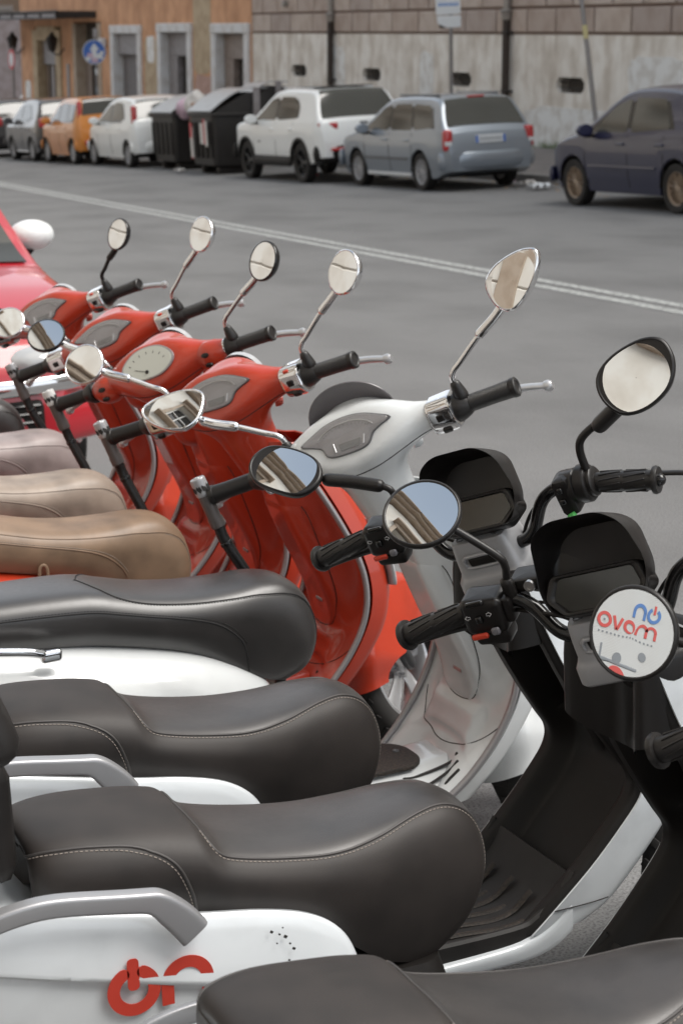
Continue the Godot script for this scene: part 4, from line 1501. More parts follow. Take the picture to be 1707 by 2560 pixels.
	for s in [1.0, -1.0]:
		part(t, "indicator", once("v_indicator", func():
			var rows := []
			for k in smooth_rows([[0.56, 0.012], [0.575, 0.024], [0.62, 0.030], [0.68, 0.026], [0.73, 0.017], [0.755, 0.006]], 3):
				var sh := table(V_SHIELD, k[0])
				rows.append(ring(V(lerpf(sh[1], sh[4], 0.58) + 0.012, k[0], sh[2] - 0.030), V(0.010, 0, 0.006), V(-0.03, 0, 0.6).normalized() * float(k[1]), 14, 2.6))
			return MB.new().loft(rows).done(60)), mats.lamp_clear).transform = Transform3D(Basis.from_scale(Vector3(1, 1, s)), Vector3.ZERO)
	# everything that turns with the bar
	var h := bar_frame(1.11, steer)
	var b := hub(t, "handlebar", h)
	v_bar(b, paint, old)
	var wf := h * at(0.057, -0.995, 0)
	wheel(t, wf, 0.235, 0.115, 0.158, mats.alloy)
	wheel(t, at(-0.92, 0.235, 0), 0.235, 0.12, 0.158, mats.alloy)
	part(t, "front_fender", once("v_fender", func():
		var rows := []
		for i in 49:
			var a := lerpf(-0.05, 3.30, i / 48.0)
			var f := (a + 0.05) / 3.35
			var end := smoothstep(0.0, 0.16, f) * smoothstep(1.0, 0.86, f)
			var r := PackedVector3Array()
			var w := lerpf(0.078, 0.108, end)
			var rad := lerpf(0.262, 0.296, end)
			var skirt := lerpf(0.03, 0.150, smoothstep(0.0, 0.30, f) * smoothstep(1.0, 0.80, f))
			for j in 25:
				var u := lerpf(-1.0, 1.0, j / 24.0)
				var s := absf(u)
				var bend := PI / 2 * minf(s / 0.6, 1.0)
				var q := rad - 0.055 * (1.0 - cos(bend)) - skirt * maxf(s - 0.6, 0.0) / 0.4
				r.append(Vector3(cos(a) * q, sin(a) * q, signf(u) * (w * sin(bend) + 0.010 * maxf(s - 0.6, 0.0) / 0.4)))
			rows.append(r)
		return shell(rows, 0.003).done(60)), paint, wf * Transform3D(Basis(Vector3.BACK, -RAKE), Vector3.ZERO))
	part(t, "fork", once("v_fork", func(): return rod(V(0.0, -0.2, 0), V(0.01, -0.78, 0.0), 0.024).add(tube(smooth3([V(0.01, -0.72, 0), V(0.01, -0.8, 0.07), V(0.03, -0.92, 0.085), V(0.057, -0.995, 0.07)], 5), 0.02, 10)).done()), mats.dark_metal, h)
	return t


func v_bar(b: Node3D, paint: Material, old: bool) -> void:
	var nd := V(-0.74, 0.67, 0).normalized()
	var field := func(p: Vector3) -> float:
		var z := absf(p.z)
		var q := Vector3(p.x, p.y, z)
		var d := sd_ell(q, V(-0.005, 0.012, 0.0), V(0.098, 0.078, 0.150))
		d = smin(d, sd_cap(q, V(0.0, 0.008, 0.06), V(0.0, 0.006, 0.215), 0.062, 0.034), 0.05)
		d = smin(d, sd_ell(q, V(0.075, 0.01, 0.0), V(0.065, 0.078, 0.088)), 0.04)
		d = smin(d, sd_cap(Vector3(q.x, q.y, q.z * 0.86), V(0.0, -0.05, 0.0), V(0.004, -0.215, 0.0), 0.078, 0.062), 0.05)
		# flat for the instruments, with a soft brow over it
		var cut := p.dot(nd) - 0.066
		return smin(-d, -cut, 0.016) * -1.0
	part(b, "headset", once("v_headset", func(): return blob(V(-0.13, -0.29, -0.27), V(0.155, 0.12, 0.27), 0.0068, field).done(180)), paint)
	part(b, "panel_gap", once("v_hgap", func():
		# joint between the upper and the lower half: walk round the body and drop onto its surface
		var p := []
		for i in 33:
			var z := lerpf(-0.212, 0.212, i / 32.0)
			var y := -0.018 - 0.024 * pow(cos(z / 0.212 * PI / 2), 1.5)
			var lo := -0.16
			var hi := 0.0
			for k in 18:
				var mid := (lo + hi) / 2
				if field.call(V(mid, y, z)) > 0.0:
					lo = mid
				else:
					hi = mid
			p.append(V(lo, y, z))
		return tube(smooth3(p, 2), 0.0015, 6).done()), mats.gap)
	var dash := facing(nd * 0.066 + V(0.0, 0.002, 0), nd, V(0.67, 0.74, 0))
	if old:
		part(b, "dash_rim", once("v_dash_rim_old", func(): return plate(v_fan(1.05), -0.006, 0.004, 0.002).done(40)), mats.trim_grey, dash)
		part(b, "dash_dial", once("v_dial", func(): return plate(v_fan(0.97), 0.001, 0.0052, 0.0006).done(40)), mats.dial_face, dash)
		for k in 7:
			var a := lerpf(2.75, 0.40, k / 6.0)
			part(b, "dial_mark", once("v_tick", func(): return rbox(V(0.0022, 0.008, 0.001), 0.0004, 1).done()), mats.gap, dash * Transform3D(Basis(Vector3.BACK, a - PI / 2), V(cos(a) * 0.072, sin(a) * 0.047 - 0.010, 0.0056)))
		part(b, "dial_needle", once("v_needle", func(): return rbox(V(0.05, 0.0018, 0.001), 0.0004, 1).add(lathe([Vector2(0.0, 0.002), Vector2(0.006, 0.002), Vector2(0.006, -0.001)], 14).moved(Transform3D(Basis(Vector3.RIGHT, PI / 2), V(0.026, 0, 0)))).done(40)), mats.gap, dash * Transform3D(Basis(Vector3.BACK, -0.35), V(-0.026, -0.016, 0.0058)))
	else:
		part(b, "dash_rim", once("v_dash_rim", func(): return plate(v_leaf(1.05), -0.006, 0.003, 0.002).done(40)), mats.grey_dark, dash)
		part(b, "dash_face", once("v_dash_face", func(): return plate(v_leaf(0.985), 0.0, 0.0036, 0.0006).done(40)), mats.dash_grey, dash)
		part(b, "dial_ring", once("v_dial_ring", func():
			var p := PackedVector3Array()
			for i in 25:
				var a := lerpf(0.35, PI - 0.35, i / 24.0)
				p.append(V(cos(a) * 0.080, sin(a) * 0.040 - 0.006, 0.004))
			return tube(p, 0.0016, 6).done()), mats.steel, dash)
		for k in 15:
			var a := lerpf(0.45, PI - 0.45, k / 14.0)
			part(b, "dial_mark", once("v_tick2", func(): return rbox(V(0.0012, 0.005, 0.0008), 0.0003, 1).done()), mats.gap, dash * Transform3D(Basis(Vector3.BACK, a - PI / 2), V(cos(a) * 0.070, sin(a) * 0.033 - 0.006, 0.0042)))
		part(b, "lcd_display", once("v_lcd", func(): return plate(poly([Vector2(-0.022, -0.012), Vector2(0.030, -0.012), Vector2(0.036, 0.006), Vector2(-0.026, 0.006)], 0.003), 0.0034, 0.0048, 0.0004).done(40)), mats.screen_grey, dash * at(0.004, -0.022, 0))
		for x in [-0.034, 0.046]:
			part(b, "lcd_frame", once("v_lcdf", func(): return rbox(V(0.004, 0.024, 0.002), 0.001, 1).done(40)), mats.alloy, dash * Transform3D(Basis(Vector3.BACK, -0.25 if x > 0 else 0.15), V(x, -0.022, 0.0045)))
		part(b, "dash_glass", once("v_glass", func():
			var rows := []
			var o: PackedVector2Array = v_leaf(1.0)
			for q in [[1.0, 0.0035], [1.0, 0.0060], [0.97, 0.0085], [0.8, 0.0115], [0.5, 0.0135], [0.05, 0.0140]]:
				var r := PackedVector3Array()
				for s in o:
					r.append(V(s.x * q[0], s.y * q[0], q[1]))
				rows.append(r)
			return MB.new().loft(rows).done(60)), mats.clear_glass, dash)
	for s in [1.0, -1.0]:
		var mx := Transform3D(Basis.from_scale(Vector3(1, 1, s)), Vector3.ZERO)
		if old:
			part(b, "switch_pod", once("v_pod", func(): return blob(V(-0.07, -0.07, 0.15), V(0.06, 0.06, 0.27), 0.006, func(p): return smin(sd_ell(p, V(-0.014, -0.002, 0.205), V(0.040, 0.046, 0.052)), sd_cap(p, V(0, 0.0, 0.17), V(0, 0.0, 0.245), 0.036, 0.031), 0.02)).done()), paint, mx)
			for y in [0.016, -0.016]:
				part(b, "switch_button", once("v_podbtn", func(): return MB.new().loft([ring(V(0, 0, -0.002), V(0.0135, 0, 0), V(0, 0.0085, 0), 14), ring(V(0, 0, 0.004), V(0.0125, 0, 0), V(0, 0.0075, 0), 14), ring(V(0, 0, 0.0055), V(0.009, 0, 0), V(0, 0.005, 0), 14)]).done(40)), mats.black_satin, mx * facing(V(-0.052 + 0.002 * signf(y), y, 0.205), V(-1, 0.5 * signf(y), 0), V(0, 1, 0)))
			part(b, "chrome_ring", once("v_cring", func(): return lathe([Vector2(0.016, 0.0), Vector2(0.029, 0.0), Vector2(0.031, 0.004), Vector2(0.029, 0.012), Vector2(0.016, 0.014)], 24).moved(Transform3D(Basis(Vector3.RIGHT, PI / 2), V(0, 0, 0.252))).done(40)), mats.chrome, mx)
		else:
			part(b, "switch_housing", once("v_housing", func():
				var rows := []
				for k in [[0.200, 0.030], [0.204, 0.037], [0.210, 0.0395], [0.258, 0.0415], [0.266, 0.040], [0.270, 0.034]]:
					var r := PackedVector3Array()
					for c in poly([Vector2(-1.0, 0.75), Vector2(-0.55, 1.12), Vector2(0.7, 1.05), Vector2(1.0, 0.4), Vector2(0.9, -0.9), Vector2(0.2, -1.2), Vector2(-0.8, -1.0), Vector2(-1.12, -0.3)], 0.22, 3):
						r.append(V(c.x * k[1], c.y * k[1], k[0]))
					rows.append(r)
				return MB.new().loft(rows).done(35)), mats.chrome, mx)
			part(b, "switch_button", once("v_btn", func(): return rbox(V(0.010, 0.018, 0.020), 0.0035, 2).done(40)), mats.black_satin, mx * Transform3D(Basis(Vector3.BACK, 0.10), V(-0.0435, 0.006, 0.236)))
			part(b, "switch_button", once("v_btn2", func(): return rbox(V(0.012, 0.016, 0.024), 0.0045, 2).done(40)), mats.black_satin, mx * Transform3D(Basis(Vector3.BACK, 0.5), V(-0.0375, -0.030, 0.238)))
			part(b, "lever_bracket", once("v_brk", func(): return rbox(V(0.062, 0.022, 0.064), 0.009, 2).done(45)), mats.alloy, mx * Transform3D(Basis(Vector3.UP, -0.2), V(0.034, -0.022, 0.268)))
			if s > 0 and paint == mats.red_paint:
				part(b, "stop_button", once("v_rbtn", func(): return rbox(V(0.012, 0.010, 0.018), 0.004, 2).done(45)), mats.red_button, V_at(-0.030, 0.038, 0.232))
		part(b, "grip_collar", once("v_collar", func(): return lathe([Vector2(0.018, 0.0), Vector2(0.034, 0.0), Vector2(0.036, 0.006), Vector2(0.032, 0.020), Vector2(0.026, 0.034), Vector2(0.022, 0.040)], 24).moved(Transform3D(Basis(Vector3.RIGHT, PI / 2), V(0, 0, 0.266))).done(40)), mats.grip_rubber, mx)
		part(b, "grip", once("v_grip", func():
			var p := []
			p.append(Vector2(0.010, 0.0))
			for k in 34:
				var f := k / 33.0
				var r := 0.0215 + 0.0012 * smoothstep(0.6, 1.0, f)
				p.append(Vector2(r - 0.0006, f * 0.118))
				p.append(Vector2(r, f * 0.118 + 0.0009))
				p.append(Vector2(r, f * 0.118 + 0.0023))
				p.append(Vector2(r - 0.0006, f * 0.118 + 0.0030))
			p.append_array([Vector2(0.0240, 0.122), Vector2(0.0248, 0.126), Vector2(0.0243, 0.1345), Vector2(0.0205, 0.1370), Vector2(0.017, 0.1358), Vector2(0.0155, 0.1338), Vector2(0.0, 0.1338)])
			return lathe(p, 26).moved(Transform3D(Basis(Vector3.RIGHT, PI / 2), V(0, 0, 0.292))).done(38)), mats.grip_rubber, mx)
		part(b, "brake_lever", once("v_lever", func():
			var pts := smooth3([V(0.045, -0.014, 0.25), V(0.066, -0.020, 0.29), V(0.080, -0.030, 0.34), V(0.088, -0.044, 0.41), V(0.088, -0.058, 0.463)], 5)
			var r := []
			for i in pts.size():
				r.append(lerpf(0.0175, 0.0125, float(i) / (pts.size() - 1)))
			var m := tube(pts, r, 12, 0.7)
			m.add(MB.new().loft([ring(V(0.088, -0.058, 0.458), V(0.004, 0, 0), V(0, 0.004, 0), 12), ring(V(0.088, -0.059, 0.461), V(0.0140, 0, 0), V(0, 0.0140, 0), 12), ring(V(0.088, -0.060, 0.472), V(0.0150, 0, 0), V(0, 0.0150, 0), 12), ring(V(0.088, -0.061, 0.480), V(0.010, 0, 0), V(0, 0.010, 0), 12)]))
			return m.done(50)), mats.alloy, mx)
	part(b, "front_knob", once("v_knob", func(): return MB.new().loft([ring(V(0, 0, 0), V(0.018, 0, 0), V(0, 0.018, 0), 16), ring(V(0, 0, 0.014), V(0.017, 0, 0), V(0, 0.017, 0), 16), ring(V(0, 0, 0.022), V(0.011, 0, 0), V(0, 0.011, 0), 16)]).done(50)), paint, facing(V(0.03, -0.055, 0.118), V(0.4, -0.4, 1), Vector3.UP))
	part(b, "headlamp", once("v_lamp", func(): return lathe([Vector2(0.0, 0.022), Vector2(0.04, 0.018), Vector2(0.066, 0.004), Vector2(0.074, 0.0), Vector2(0.074, -0.02)], 30).done(40)), mats.lamp_clear, along(V(0.128, 0.008, 0), V(1, -0.1, 0)))


func V_at(x: float, y: float, z: float) -> Transform3D:
	return Transform3D(Basis(), Vector3(x, y, z))


func v_leaf(k: float) -> PackedVector2Array:
	var o := outline([Vector2(0.118, 0.010), Vector2(0.085, 0.028), Vector2(0.045, 0.043), Vector2(0.0, 0.048), Vector2(-0.045, 0.043), Vector2(-0.085, 0.028), Vector2(-0.118, 0.010), Vector2(-0.085, -0.004), Vector2(-0.066, -0.014), Vector2(-0.056, -0.034), Vector2(-0.036, -0.042), Vector2(0.0, -0.044), Vector2(0.036, -0.042), Vector2(0.056, -0.034), Vector2(0.070, -0.014), Vector2(0.088, -0.004)], 4)
	for i in o.size():
		o[i] *= k
	return o


func v_fan(k: float) -> PackedVector2Array:
	var o := outline([Vector2(0.098, 0.004), Vector2(0.080, 0.030), Vector2(0.045, 0.050), Vector2(0.0, 0.056), Vector2(-0.045, 0.050), Vector2(-0.080, 0.030), Vector2(-0.098, 0.004), Vector2(-0.085, -0.022), Vector2(-0.055, -0.040), Vector2(-0.02, -0.046), Vector2(0.02, -0.046), Vector2(0.055, -0.040), Vector2(0.085, -0.022)], 4)
	for i in o.size():
		o[i] *= k
	return o


func drop_mirror(s: float) -> PackedVector2Array:
	# an egg with its narrow end away from the stem; s = side of the scooter
	return outline([Vector2(0.090 * s, 0.004), Vector2(0.070 * s, 0.034), Vector2(0.025 * s, 0.058), Vector2(-0.025 * s, 0.070), Vector2(-0.062 * s, 0.058), Vector2(-0.074 * s, 0.020), Vector2(-0.068 * s, -0.024), Vector2(-0.040 * s, -0.052), Vector2(0.010 * s, -0.052), Vector2(0.062 * s, -0.030)], 5)


func v_mirrors(t: Node3D, h: Transform3D, kind: String, lh: Vector3, rh: Vector3, shown_l: Vector3, shown_r: Vector3, body: Material, stem: Material = null) -> void:
	var w := t.transform
	for s in [-1.0, 1.0]:
		var c := lh if s < 0 else rh
		var shape := disc(0.060) if kind == "round" else drop_mirror(s)
		var b := V(0, 0.030, 0.292 * s) if s > 0 else V(0, 0.030, -0.175)
		var e := c + (b - c).normalized() * (0.064 if kind == "round" else 0.085) + V(-0.004, -0.004, 0)
		var side := (e - b)
		var p1 := b + V(0, 0.042, 0)
		var p2 := b + V(0, 0.056, 0.006 * s) + side * 0.03
		var p3 := b + V(0, 0.064, 0.022 * s) + side * 0.08
		var path := PackedVector3Array()
		for q in smooth3([b, p1, p2, p3, b.lerp(e, 0.62) + V(0, 0.026, 0), e], 6):
			path.append(h * q)
		var boot := smooth3([h * (b + V(0, -0.006, 0)), h * (b + V(0, 0.012, 0)), h * (b + V(0, 0.026, 0))], 3)
		var sl := smooth3([h * (b.lerp(e, 0.62) + V(0, 0.026, 0)), h * e.lerp(b.lerp(e, 0.62) + V(0, 0.026, 0), 0.3), h * (e + (c - e) * 0.15)], 3)
		mirror(t, w, h * (c + V(-0.015, 0, 0)), shown_l if s < 0 else shown_r, shape, 0.028, body, (52 if s > 0 else 6) if kind != "round" else 0, path, 0.0075, stem if stem else mats.chrome, [["mirror_boot", boot, [0.0185, 0.0185, 0.0175, 0.0165, 0.0155, 0.0145, 0.0135], mats.grip_rubber], ["stem_sleeve", sl, 0.0125, stem if stem else mats.chrome]], 0.004)


func grip_lock(label: String, t: Node3D, h: Transform3D, end_z: float, foot: Vector3, head: Material) -> void:
	var w := t.transform * h
	var p := w * V(0.0, 0.0, end_z)
	var o := thing("handlebar_lock", label, "lock", at(p.x, p.y, p.z), "articulated locks hung on the left grips")
	var d := V(-0.40, 1.0, -0.16).normalized()
	var f := along(Vector3.ZERO, d)
	part(o, "lock_sleeve", once("lock_sleeve", func(): return lathe([Vector2(0.014, -0.075), Vector2(0.0192, -0.072), Vector2(0.0196, -0.048), Vector2(0.0178, -0.045), Vector2(0.0178, 0.02), Vector2(0.0, 0.02)], 22).done(40)), mats.lock_grey, f * Transform3D(Basis(Vector3.UP, 0.0), V(0, -0.01, 0)))
	part(o, "lock_head", once("lock_head", func(): return lathe([Vector2(0.0185, 0.0), Vector2(0.0205, 0.004), Vector2(0.0205, 0.044), Vector2(0.0185, 0.048), Vector2(0.0, 0.0485)], 24).done(40)), head, f * at(0, 0.006, 0))
	part(o, "key_hole", once("lock_key", func(): return lathe([Vector2(0.0, 0.0), Vector2(0.0035, 0.0), Vector2(0.004, 0.0016), Vector2(0.009, 0.0016), Vector2(0.0095, 0.0)], 18).done(40)), mats.steel, f * at(0, 0.0545, 0))
	for k in 9:
		var a := TAU * k / 9.0
		part(o, "sticker_mark", once("lock_mark_%d" % (k % 3), func():
			var j := k % 3
			return plate(poly([Vector2(-0.006, -0.006 + 0.002 * j), Vector2(0.0, -0.011), Vector2(0.007, -0.004), Vector2(0.004, 0.002 + 0.003 * j), Vector2(0.0, 0.004), Vector2(-0.004, 0.009), Vector2(-0.007, 0.003)], 0.001), 0.0, 0.0006, 0.0).done(30)), mats.gap, f * Transform3D(Basis(Vector3.UP, a), Vector3.ZERO) * at(0.0, 0.028, 0.0203))
	# links in a black hose down to the foot board
	var q := t.transform * foot - p
	var s := f * V(0, -0.08, 0)
	var path := smooth3([s, s + d * -0.05, s.lerp(q, 0.40) + V(0.034, 0.012, 0.012), s.lerp(q, 0.72) + V(0.034, 0.0, 0.012), q], 8)
	part(o, "lock_hose", tube(path, 0.0150, 14).done(), mats.black_satin)
	for k in range(8, path.size() - 2, 6):
		part(o, "link_joint", once("lock_joint", func(): return lathe([Vector2(0.0145, -0.006), Vector2(0.0168, -0.004), Vector2(0.0168, 0.004), Vector2(0.0145, 0.006)], 18).done(50)), mats.black_gloss, along(path[k], path[k + 1] - path[k - 1]))


func build_classic_scooters() -> void:
	var g := "red steel scooters in the row"
	var v5 := v_scooter("steel_scooter", "ivory white steel scooter with black seat, grey flyscreen and teardrop chrome mirrors", "", scooter_frame(1.77, -4.33, 2), 50, mats.ivory_paint, mats.vinyl_black, mats.thread_dark, 0)
	var h50 := bar_frame(1.11, 50)
	v_mirrors(v5, h50, "drop", V(0, 0.248, -0.393), V(0, 0.252, 0.536), V(-3.0, 10.0, -7.0), V(-3.0, 2.6, -6.0), mats.chrome)
	part(v5.get_node("handlebar"), "flyscreen", once("v_fly", func():
		var rows := []
		for i in 13:
			var v := i / 12.0
			var r := PackedVector3Array()
			for j in 33:
				var u := lerpf(-1.0, 1.0, j / 32.0)
				var e := sqrt(maxf(1.0 - u * u, 0.0))
				r.append(V(0.045 + 0.045 * e - 0.050 * v * e, -0.01 + 0.03 * e + 0.128 * v * pow(e, 0.55), u * (0.132 - 0.010 * v)))
			rows.append(r)
		return shell(rows, 0.003).done(60)), mats.flyscreen)
	var r4 := v_scooter("steel_scooter", "red steel scooter with tan seat, beside the ivory white scooter", g, scooter_frame(1.70, -5.15, 2), 42, mats.red_paint, mats.vinyl_tan, mats.thread, 1)
	var r3 := v_scooter("steel_scooter", "red steel scooter with a pale fan-shaped dial and beige seat", g, scooter_frame(1.70, -5.83, 2), 42, mats.red_paint, mats.vinyl_beige, mats.thread, 1, true)
	var r2 := v_scooter("steel_scooter", "red steel scooter with pinkish grey seat, second from the red car", g, scooter_frame(1.755, -6.62, 2), 46, mats.red_paint, mats.vinyl_mauve, mats.thread, 1)
	var r1 := v_scooter("steel_scooter", "farthest red steel scooter, with black mirror stem, beside the red car", g, scooter_frame(1.73, -7.47, 2), 44, mats.red_paint, mats.vinyl_black, mats.thread_dark, 1)
	var h42 := bar_frame(1.11, 42)
	v_mirrors(r4, h42, "round", V(0, 0.241, -0.367), V(0, 0.247, 0.528), V(-3.0, 4.6, -4.6), V(-3.0, 2.4, -8.0), mats.chrome)
	v_mirrors(r3, h42, "round", V(0, 0.237, -0.314), V(0, 0.225, 0.526), V(-3.0, 13.6, -4.5), V(-3.0, 2.6, -8.6), mats.black_gloss)
	v_mirrors(r2, bar_frame(1.11, 46), "round", V(0, 0.204, -0.34), V(0, 0.242, 0.515), V(-3.0, 9.0, -5.0), V(-3.0, 2.4, -9.8), mats.chrome)
	v_mirrors(r1, bar_frame(1.11, 44), "round", V(0, 0.22, -0.36), V(0, 0.214, 0.461), V(-3.0, 9.0, -6.0), V(-3.0, 2.4, -10.6), mats.black_gloss, mats.black_satin)
	grip_lock("grey articulated lock on the left grip of the ivory white scooter", v5, h50, -0.445, V(-0.16, 0.40, -0.22), mats.lock_silver)
	grip_lock("grey articulated lock on the left grip of the tan seated scooter", r4, h42, -0.445, V(-0.16, 0.40, -0.22), mats.lock_silver)
	grip_lock("white capped articulated lock on the scooter with the pale dial", r3, h42, -0.445, V(-0.16, 0.40, -0.22), mats.lock_white)
	grip_lock("grey articulated lock on the left grip of the pinkish seated scooter", r2, bar_frame(1.11, 46), -0.445, V(-0.16, 0.40, -0.22), mats.lock_silver)
# ---------------------------------------------------------------- the street
const WALL := 19.2
const NEAR := -3.2


func ground_sheet(x0: float, x1: float, z0: float, z1: float, lift: float, nx := 8, nz := 40) -> MB:
	var rows := []
	for i in nz + 1:
		var r := PackedVector3Array()
		var z := lerpf(z0, z1, float(i) / nz)
		for j in nx + 1:
			var x := lerpf(x0, x1, float(j) / nx)
			r.append(Vector3(x, gy(x, z) + lift, z))
		rows.append(r)
	return MB.new().grid(rows)


func struct(called: String, m: Mesh, material: Material) -> MeshInstance3D:
	var o := top(called, m, material)
	o.set_meta("kind", "structure")
	return o


# a box in wall coordinates: x out of the wall, between heights and along z
func wall_box(x0: float, x1: float, y0: float, y1: float, z0: float, z1: float, r := 0.02) -> MB:
	return rbox(Vector3(absf(x1 - x0), absf(y1 - y0), absf(z1 - z0)), r, 1).moved(at((x0 + x1) / 2, (y0 + y1) / 2, (z0 + z1) / 2))


# a wall in the plane x = X with rectangular holes [z0, z1, y0, y1], of a given thickness going to +x * dir
func wall_with_holes(X: float, dir: float, thick: float, z0: float, z1: float, y0: float, y1: float, holes: Array) -> MB:
	var m := MB.new()
	var zs := [z0, z1]
	var ys := [y0, y1]
	for h in holes:
		zs.append_array([h[0], h[1]])
		ys.append_array([h[2], h[3]])
	zs.sort()
	ys.sort()
	var quad := func(a: Vector3, b: Vector3, c: Vector3, d: Vector3):
		m.grid([PackedVector3Array([a, b]), PackedVector3Array([d, c])])
	for i in zs.size() - 1:
		for j in ys.size() - 1:
			if zs[i + 1] - zs[i] < 1e-4 or ys[j + 1] - ys[j] < 1e-4:
				continue
			var cz: float = (zs[i] + zs[i + 1]) / 2
			var cy: float = (ys[j] + ys[j + 1]) / 2
			var open := false
			for h in holes:
				if cz > h[0] and cz < h[1] and cy > h[2] and cy < h[3]:
					open = true
			if not open:
				quad.call(V(X, ys[j], zs[i]), V(X, ys[j], zs[i + 1]), V(X, ys[j + 1], zs[i + 1]), V(X, ys[j + 1], zs[i]))
	var B := X + dir * thick
	for h in holes:
		quad.call(V(X, h[2], h[0]), V(B, h[2], h[0]), V(B, h[2], h[1]), V(X, h[2], h[1]))
		quad.call(V(X, h[3], h[0]), V(B, h[3], h[0]), V(B, h[3], h[1]), V(X, h[3], h[1]))
		quad.call(V(X, h[2], h[0]), V(B, h[2], h[0]), V(B, h[3], h[0]), V(X, h[3], h[0]))
		quad.call(V(X, h[2], h[1]), V(B, h[2], h[1]), V(B, h[3], h[1]), V(X, h[3], h[1]))
	return m


func street_materials() -> void:
	var speck := noise_tex(0.085, 4, 71, FastNoiseLite.TYPE_SIMPLEX_SMOOTH, 0, 1, 1024, [[0.0, Color(0.60, 0.60, 0.60)], [0.36, Color(0.84, 0.84, 0.84)], [0.55, Color(1, 1, 1)], [0.75, Color(1, 1, 1)], [1.0, Color(1.0, 1.0, 1.0)]])
	var stain := noise_tex(0.006, 6, 72, FastNoiseLite.TYPE_SIMPLEX_SMOOTH, 0, 1, 1024, [[0.0, Color(0.86, 0.86, 0.86)], [0.4, Color(0.955, 0.955, 0.955)], [0.62, Color(1, 1, 1)], [1.0, Color(1, 1, 1)]])
	var gravel := noise_tex(0.16, 3, 73, FastNoiseLite.TYPE_CELLULAR, 0, 1, 512)
	mat("asphalt", lin(0.205, 0.204, 0.204), 0.88, 0.0, {"tex": speck, "scale": 1.1, "world": true, "bump": gravel, "depth": 0.25, "detail": stain, "detail_scale": Vector3(0.10, 0.10, 0.06)})
	mat("pavement", lin(0.20, 0.18, 0.17), 0.88, 0.0, {"tex": speck, "scale": 0.6, "world": true, "detail": stain, "detail_scale": 0.2})
	mat("kerb", lin(0.26, 0.25, 0.24), 0.85, 0.0, {"tex": speck, "scale": 0.8, "world": true, "detail": stain, "detail_scale": 0.3})
	mat("road_paint", lin(0.44, 0.45, 0.44), 0.8, 0.0, {"tex": noise_tex(0.03, 5, 74, FastNoiseLite.TYPE_SIMPLEX_SMOOTH, 0, 1, 512, [[0.0, Color(0.55, 0.55, 0.55)], [0.35, Color(0.75, 0.75, 0.75)], [0.55, Color(1, 1, 1)], [1.0, Color(1, 1, 1)]]), "scale": 0.9, "world": true})
	var blotch := noise_tex(0.008, 6, 81, FastNoiseLite.TYPE_SIMPLEX_SMOOTH, 0, 1, 1024, [[0.0, Color(0.87, 0.85, 0.83)], [0.40, Color(0.95, 0.94, 0.93)], [0.62, Color(1, 1, 1)], [1.0, Color(1, 1, 1)]])
	var streak := noise_tex(0.01, 5, 82, FastNoiseLite.TYPE_SIMPLEX_SMOOTH, 0, 1, 1024, [[0.0, Color(0.88, 0.86, 0.84)], [0.38, Color(0.955, 0.945, 0.935)], [0.56, Color(1, 1, 1)], [1.0, Color(1, 1, 1)]])
	var faint := noise_tex(0.006, 5, 88, FastNoiseLite.TYPE_SIMPLEX_SMOOTH, 0, 1, 512, [[0.0, Color(0.9, 0.88, 0.86)], [0.4, Color(0.97, 0.96, 0.95)], [0.6, Color(1, 1, 1)], [1.0, Color(1, 1, 1)]])
	mat("plaster_grey", lin(0.76, 0.725, 0.67), 0.9, 0.0, {"tex": blotch, "scale": 0.13, "world": true, "detail": streak, "detail_scale": Vector3(0.16, 0.035, 0.16)})
	mat("plaster_patch", lin(0.73, 0.73, 0.715), 0.9, 0.0, {"tex": blotch, "scale": 0.3, "world": true})
	mat("plaster_orange", lin(0.60, 0.33, 0.185), 0.9, 0.0, {"tex": blotch, "scale": 0.07, "world": true, "detail": faint, "detail_scale": 0.3})
	mat("plaster_cream", lin(0.46, 0.36, 0.24), 0.9, 0.0, {"tex": blotch, "scale": 0.2, "world": true})
	mat("plaster_pink", lin(0.46, 0.30, 0.25), 0.9, 0.0, {"tex": blotch, "scale": 0.35, "world": true})
	mat("plaster_mauve", lin(0.26, 0.23, 0.24), 0.9, 0.0, {"tex": blotch, "scale": 0.2, "world": true})
	mat("plaster_light", lin(0.74, 0.72, 0.665), 0.9, 0.0, {"tex": faint, "scale": 0.2, "world": true})
	for k in 4:
		var q: Array = [[0.40, 0.325, 0.28], [0.43, 0.35, 0.30], [0.375, 0.31, 0.275], [0.46, 0.385, 0.335]][k]
		mat("block_%d" % k, lin(q[0], q[1], q[2]), 0.85, 0.0, {"tex": faint, "scale": 0.4, "world": true})
	mat("mortar", lin(0.17, 0.115, 0.09), 0.95)
	mat("stone_frame", lin(0.62, 0.62, 0.62), 0.85, 0.0, {"tex": faint, "scale": 0.5, "world": true})
	mat("stone_brown", lin(0.42, 0.345, 0.27), 0.85, 0.0, {"tex": faint, "scale": 0.5, "world": true})
	mat("shutter", lin(0.17, 0.155, 0.155), 0.6, 0.0, {"tex": blotch, "scale": 0.5, "world": true})
	mat("panel_grey", lin(0.235, 0.22, 0.225), 0.6, 0.0, {"tex": blotch, "scale": 0.4, "world": true})
	mat("panel_brown", lin(0.24, 0.195, 0.17), 0.6, 0.0, {"tex": blotch, "scale": 0.4, "world": true})
	mat("iron", lin(0.028, 0.024, 0.022), 0.6, 0.2)
	mat("iron_brown", lin(0.040, 0.028, 0.022), 0.65, 0.1, {"tex": blotch, "scale": 0.6, "world": true})
	mat("zinc", lin(0.27, 0.245, 0.22), 0.5, 0.3)
	mat("dark_hole", lin(0.16, 0.14, 0.12), 0.9)
	mat("wood_door", lin(0.15, 0.105, 0.075), 0.6, 0.0, {"tex": streak, "scale": Vector3(1.5, 0.2, 1.5), "world": true})
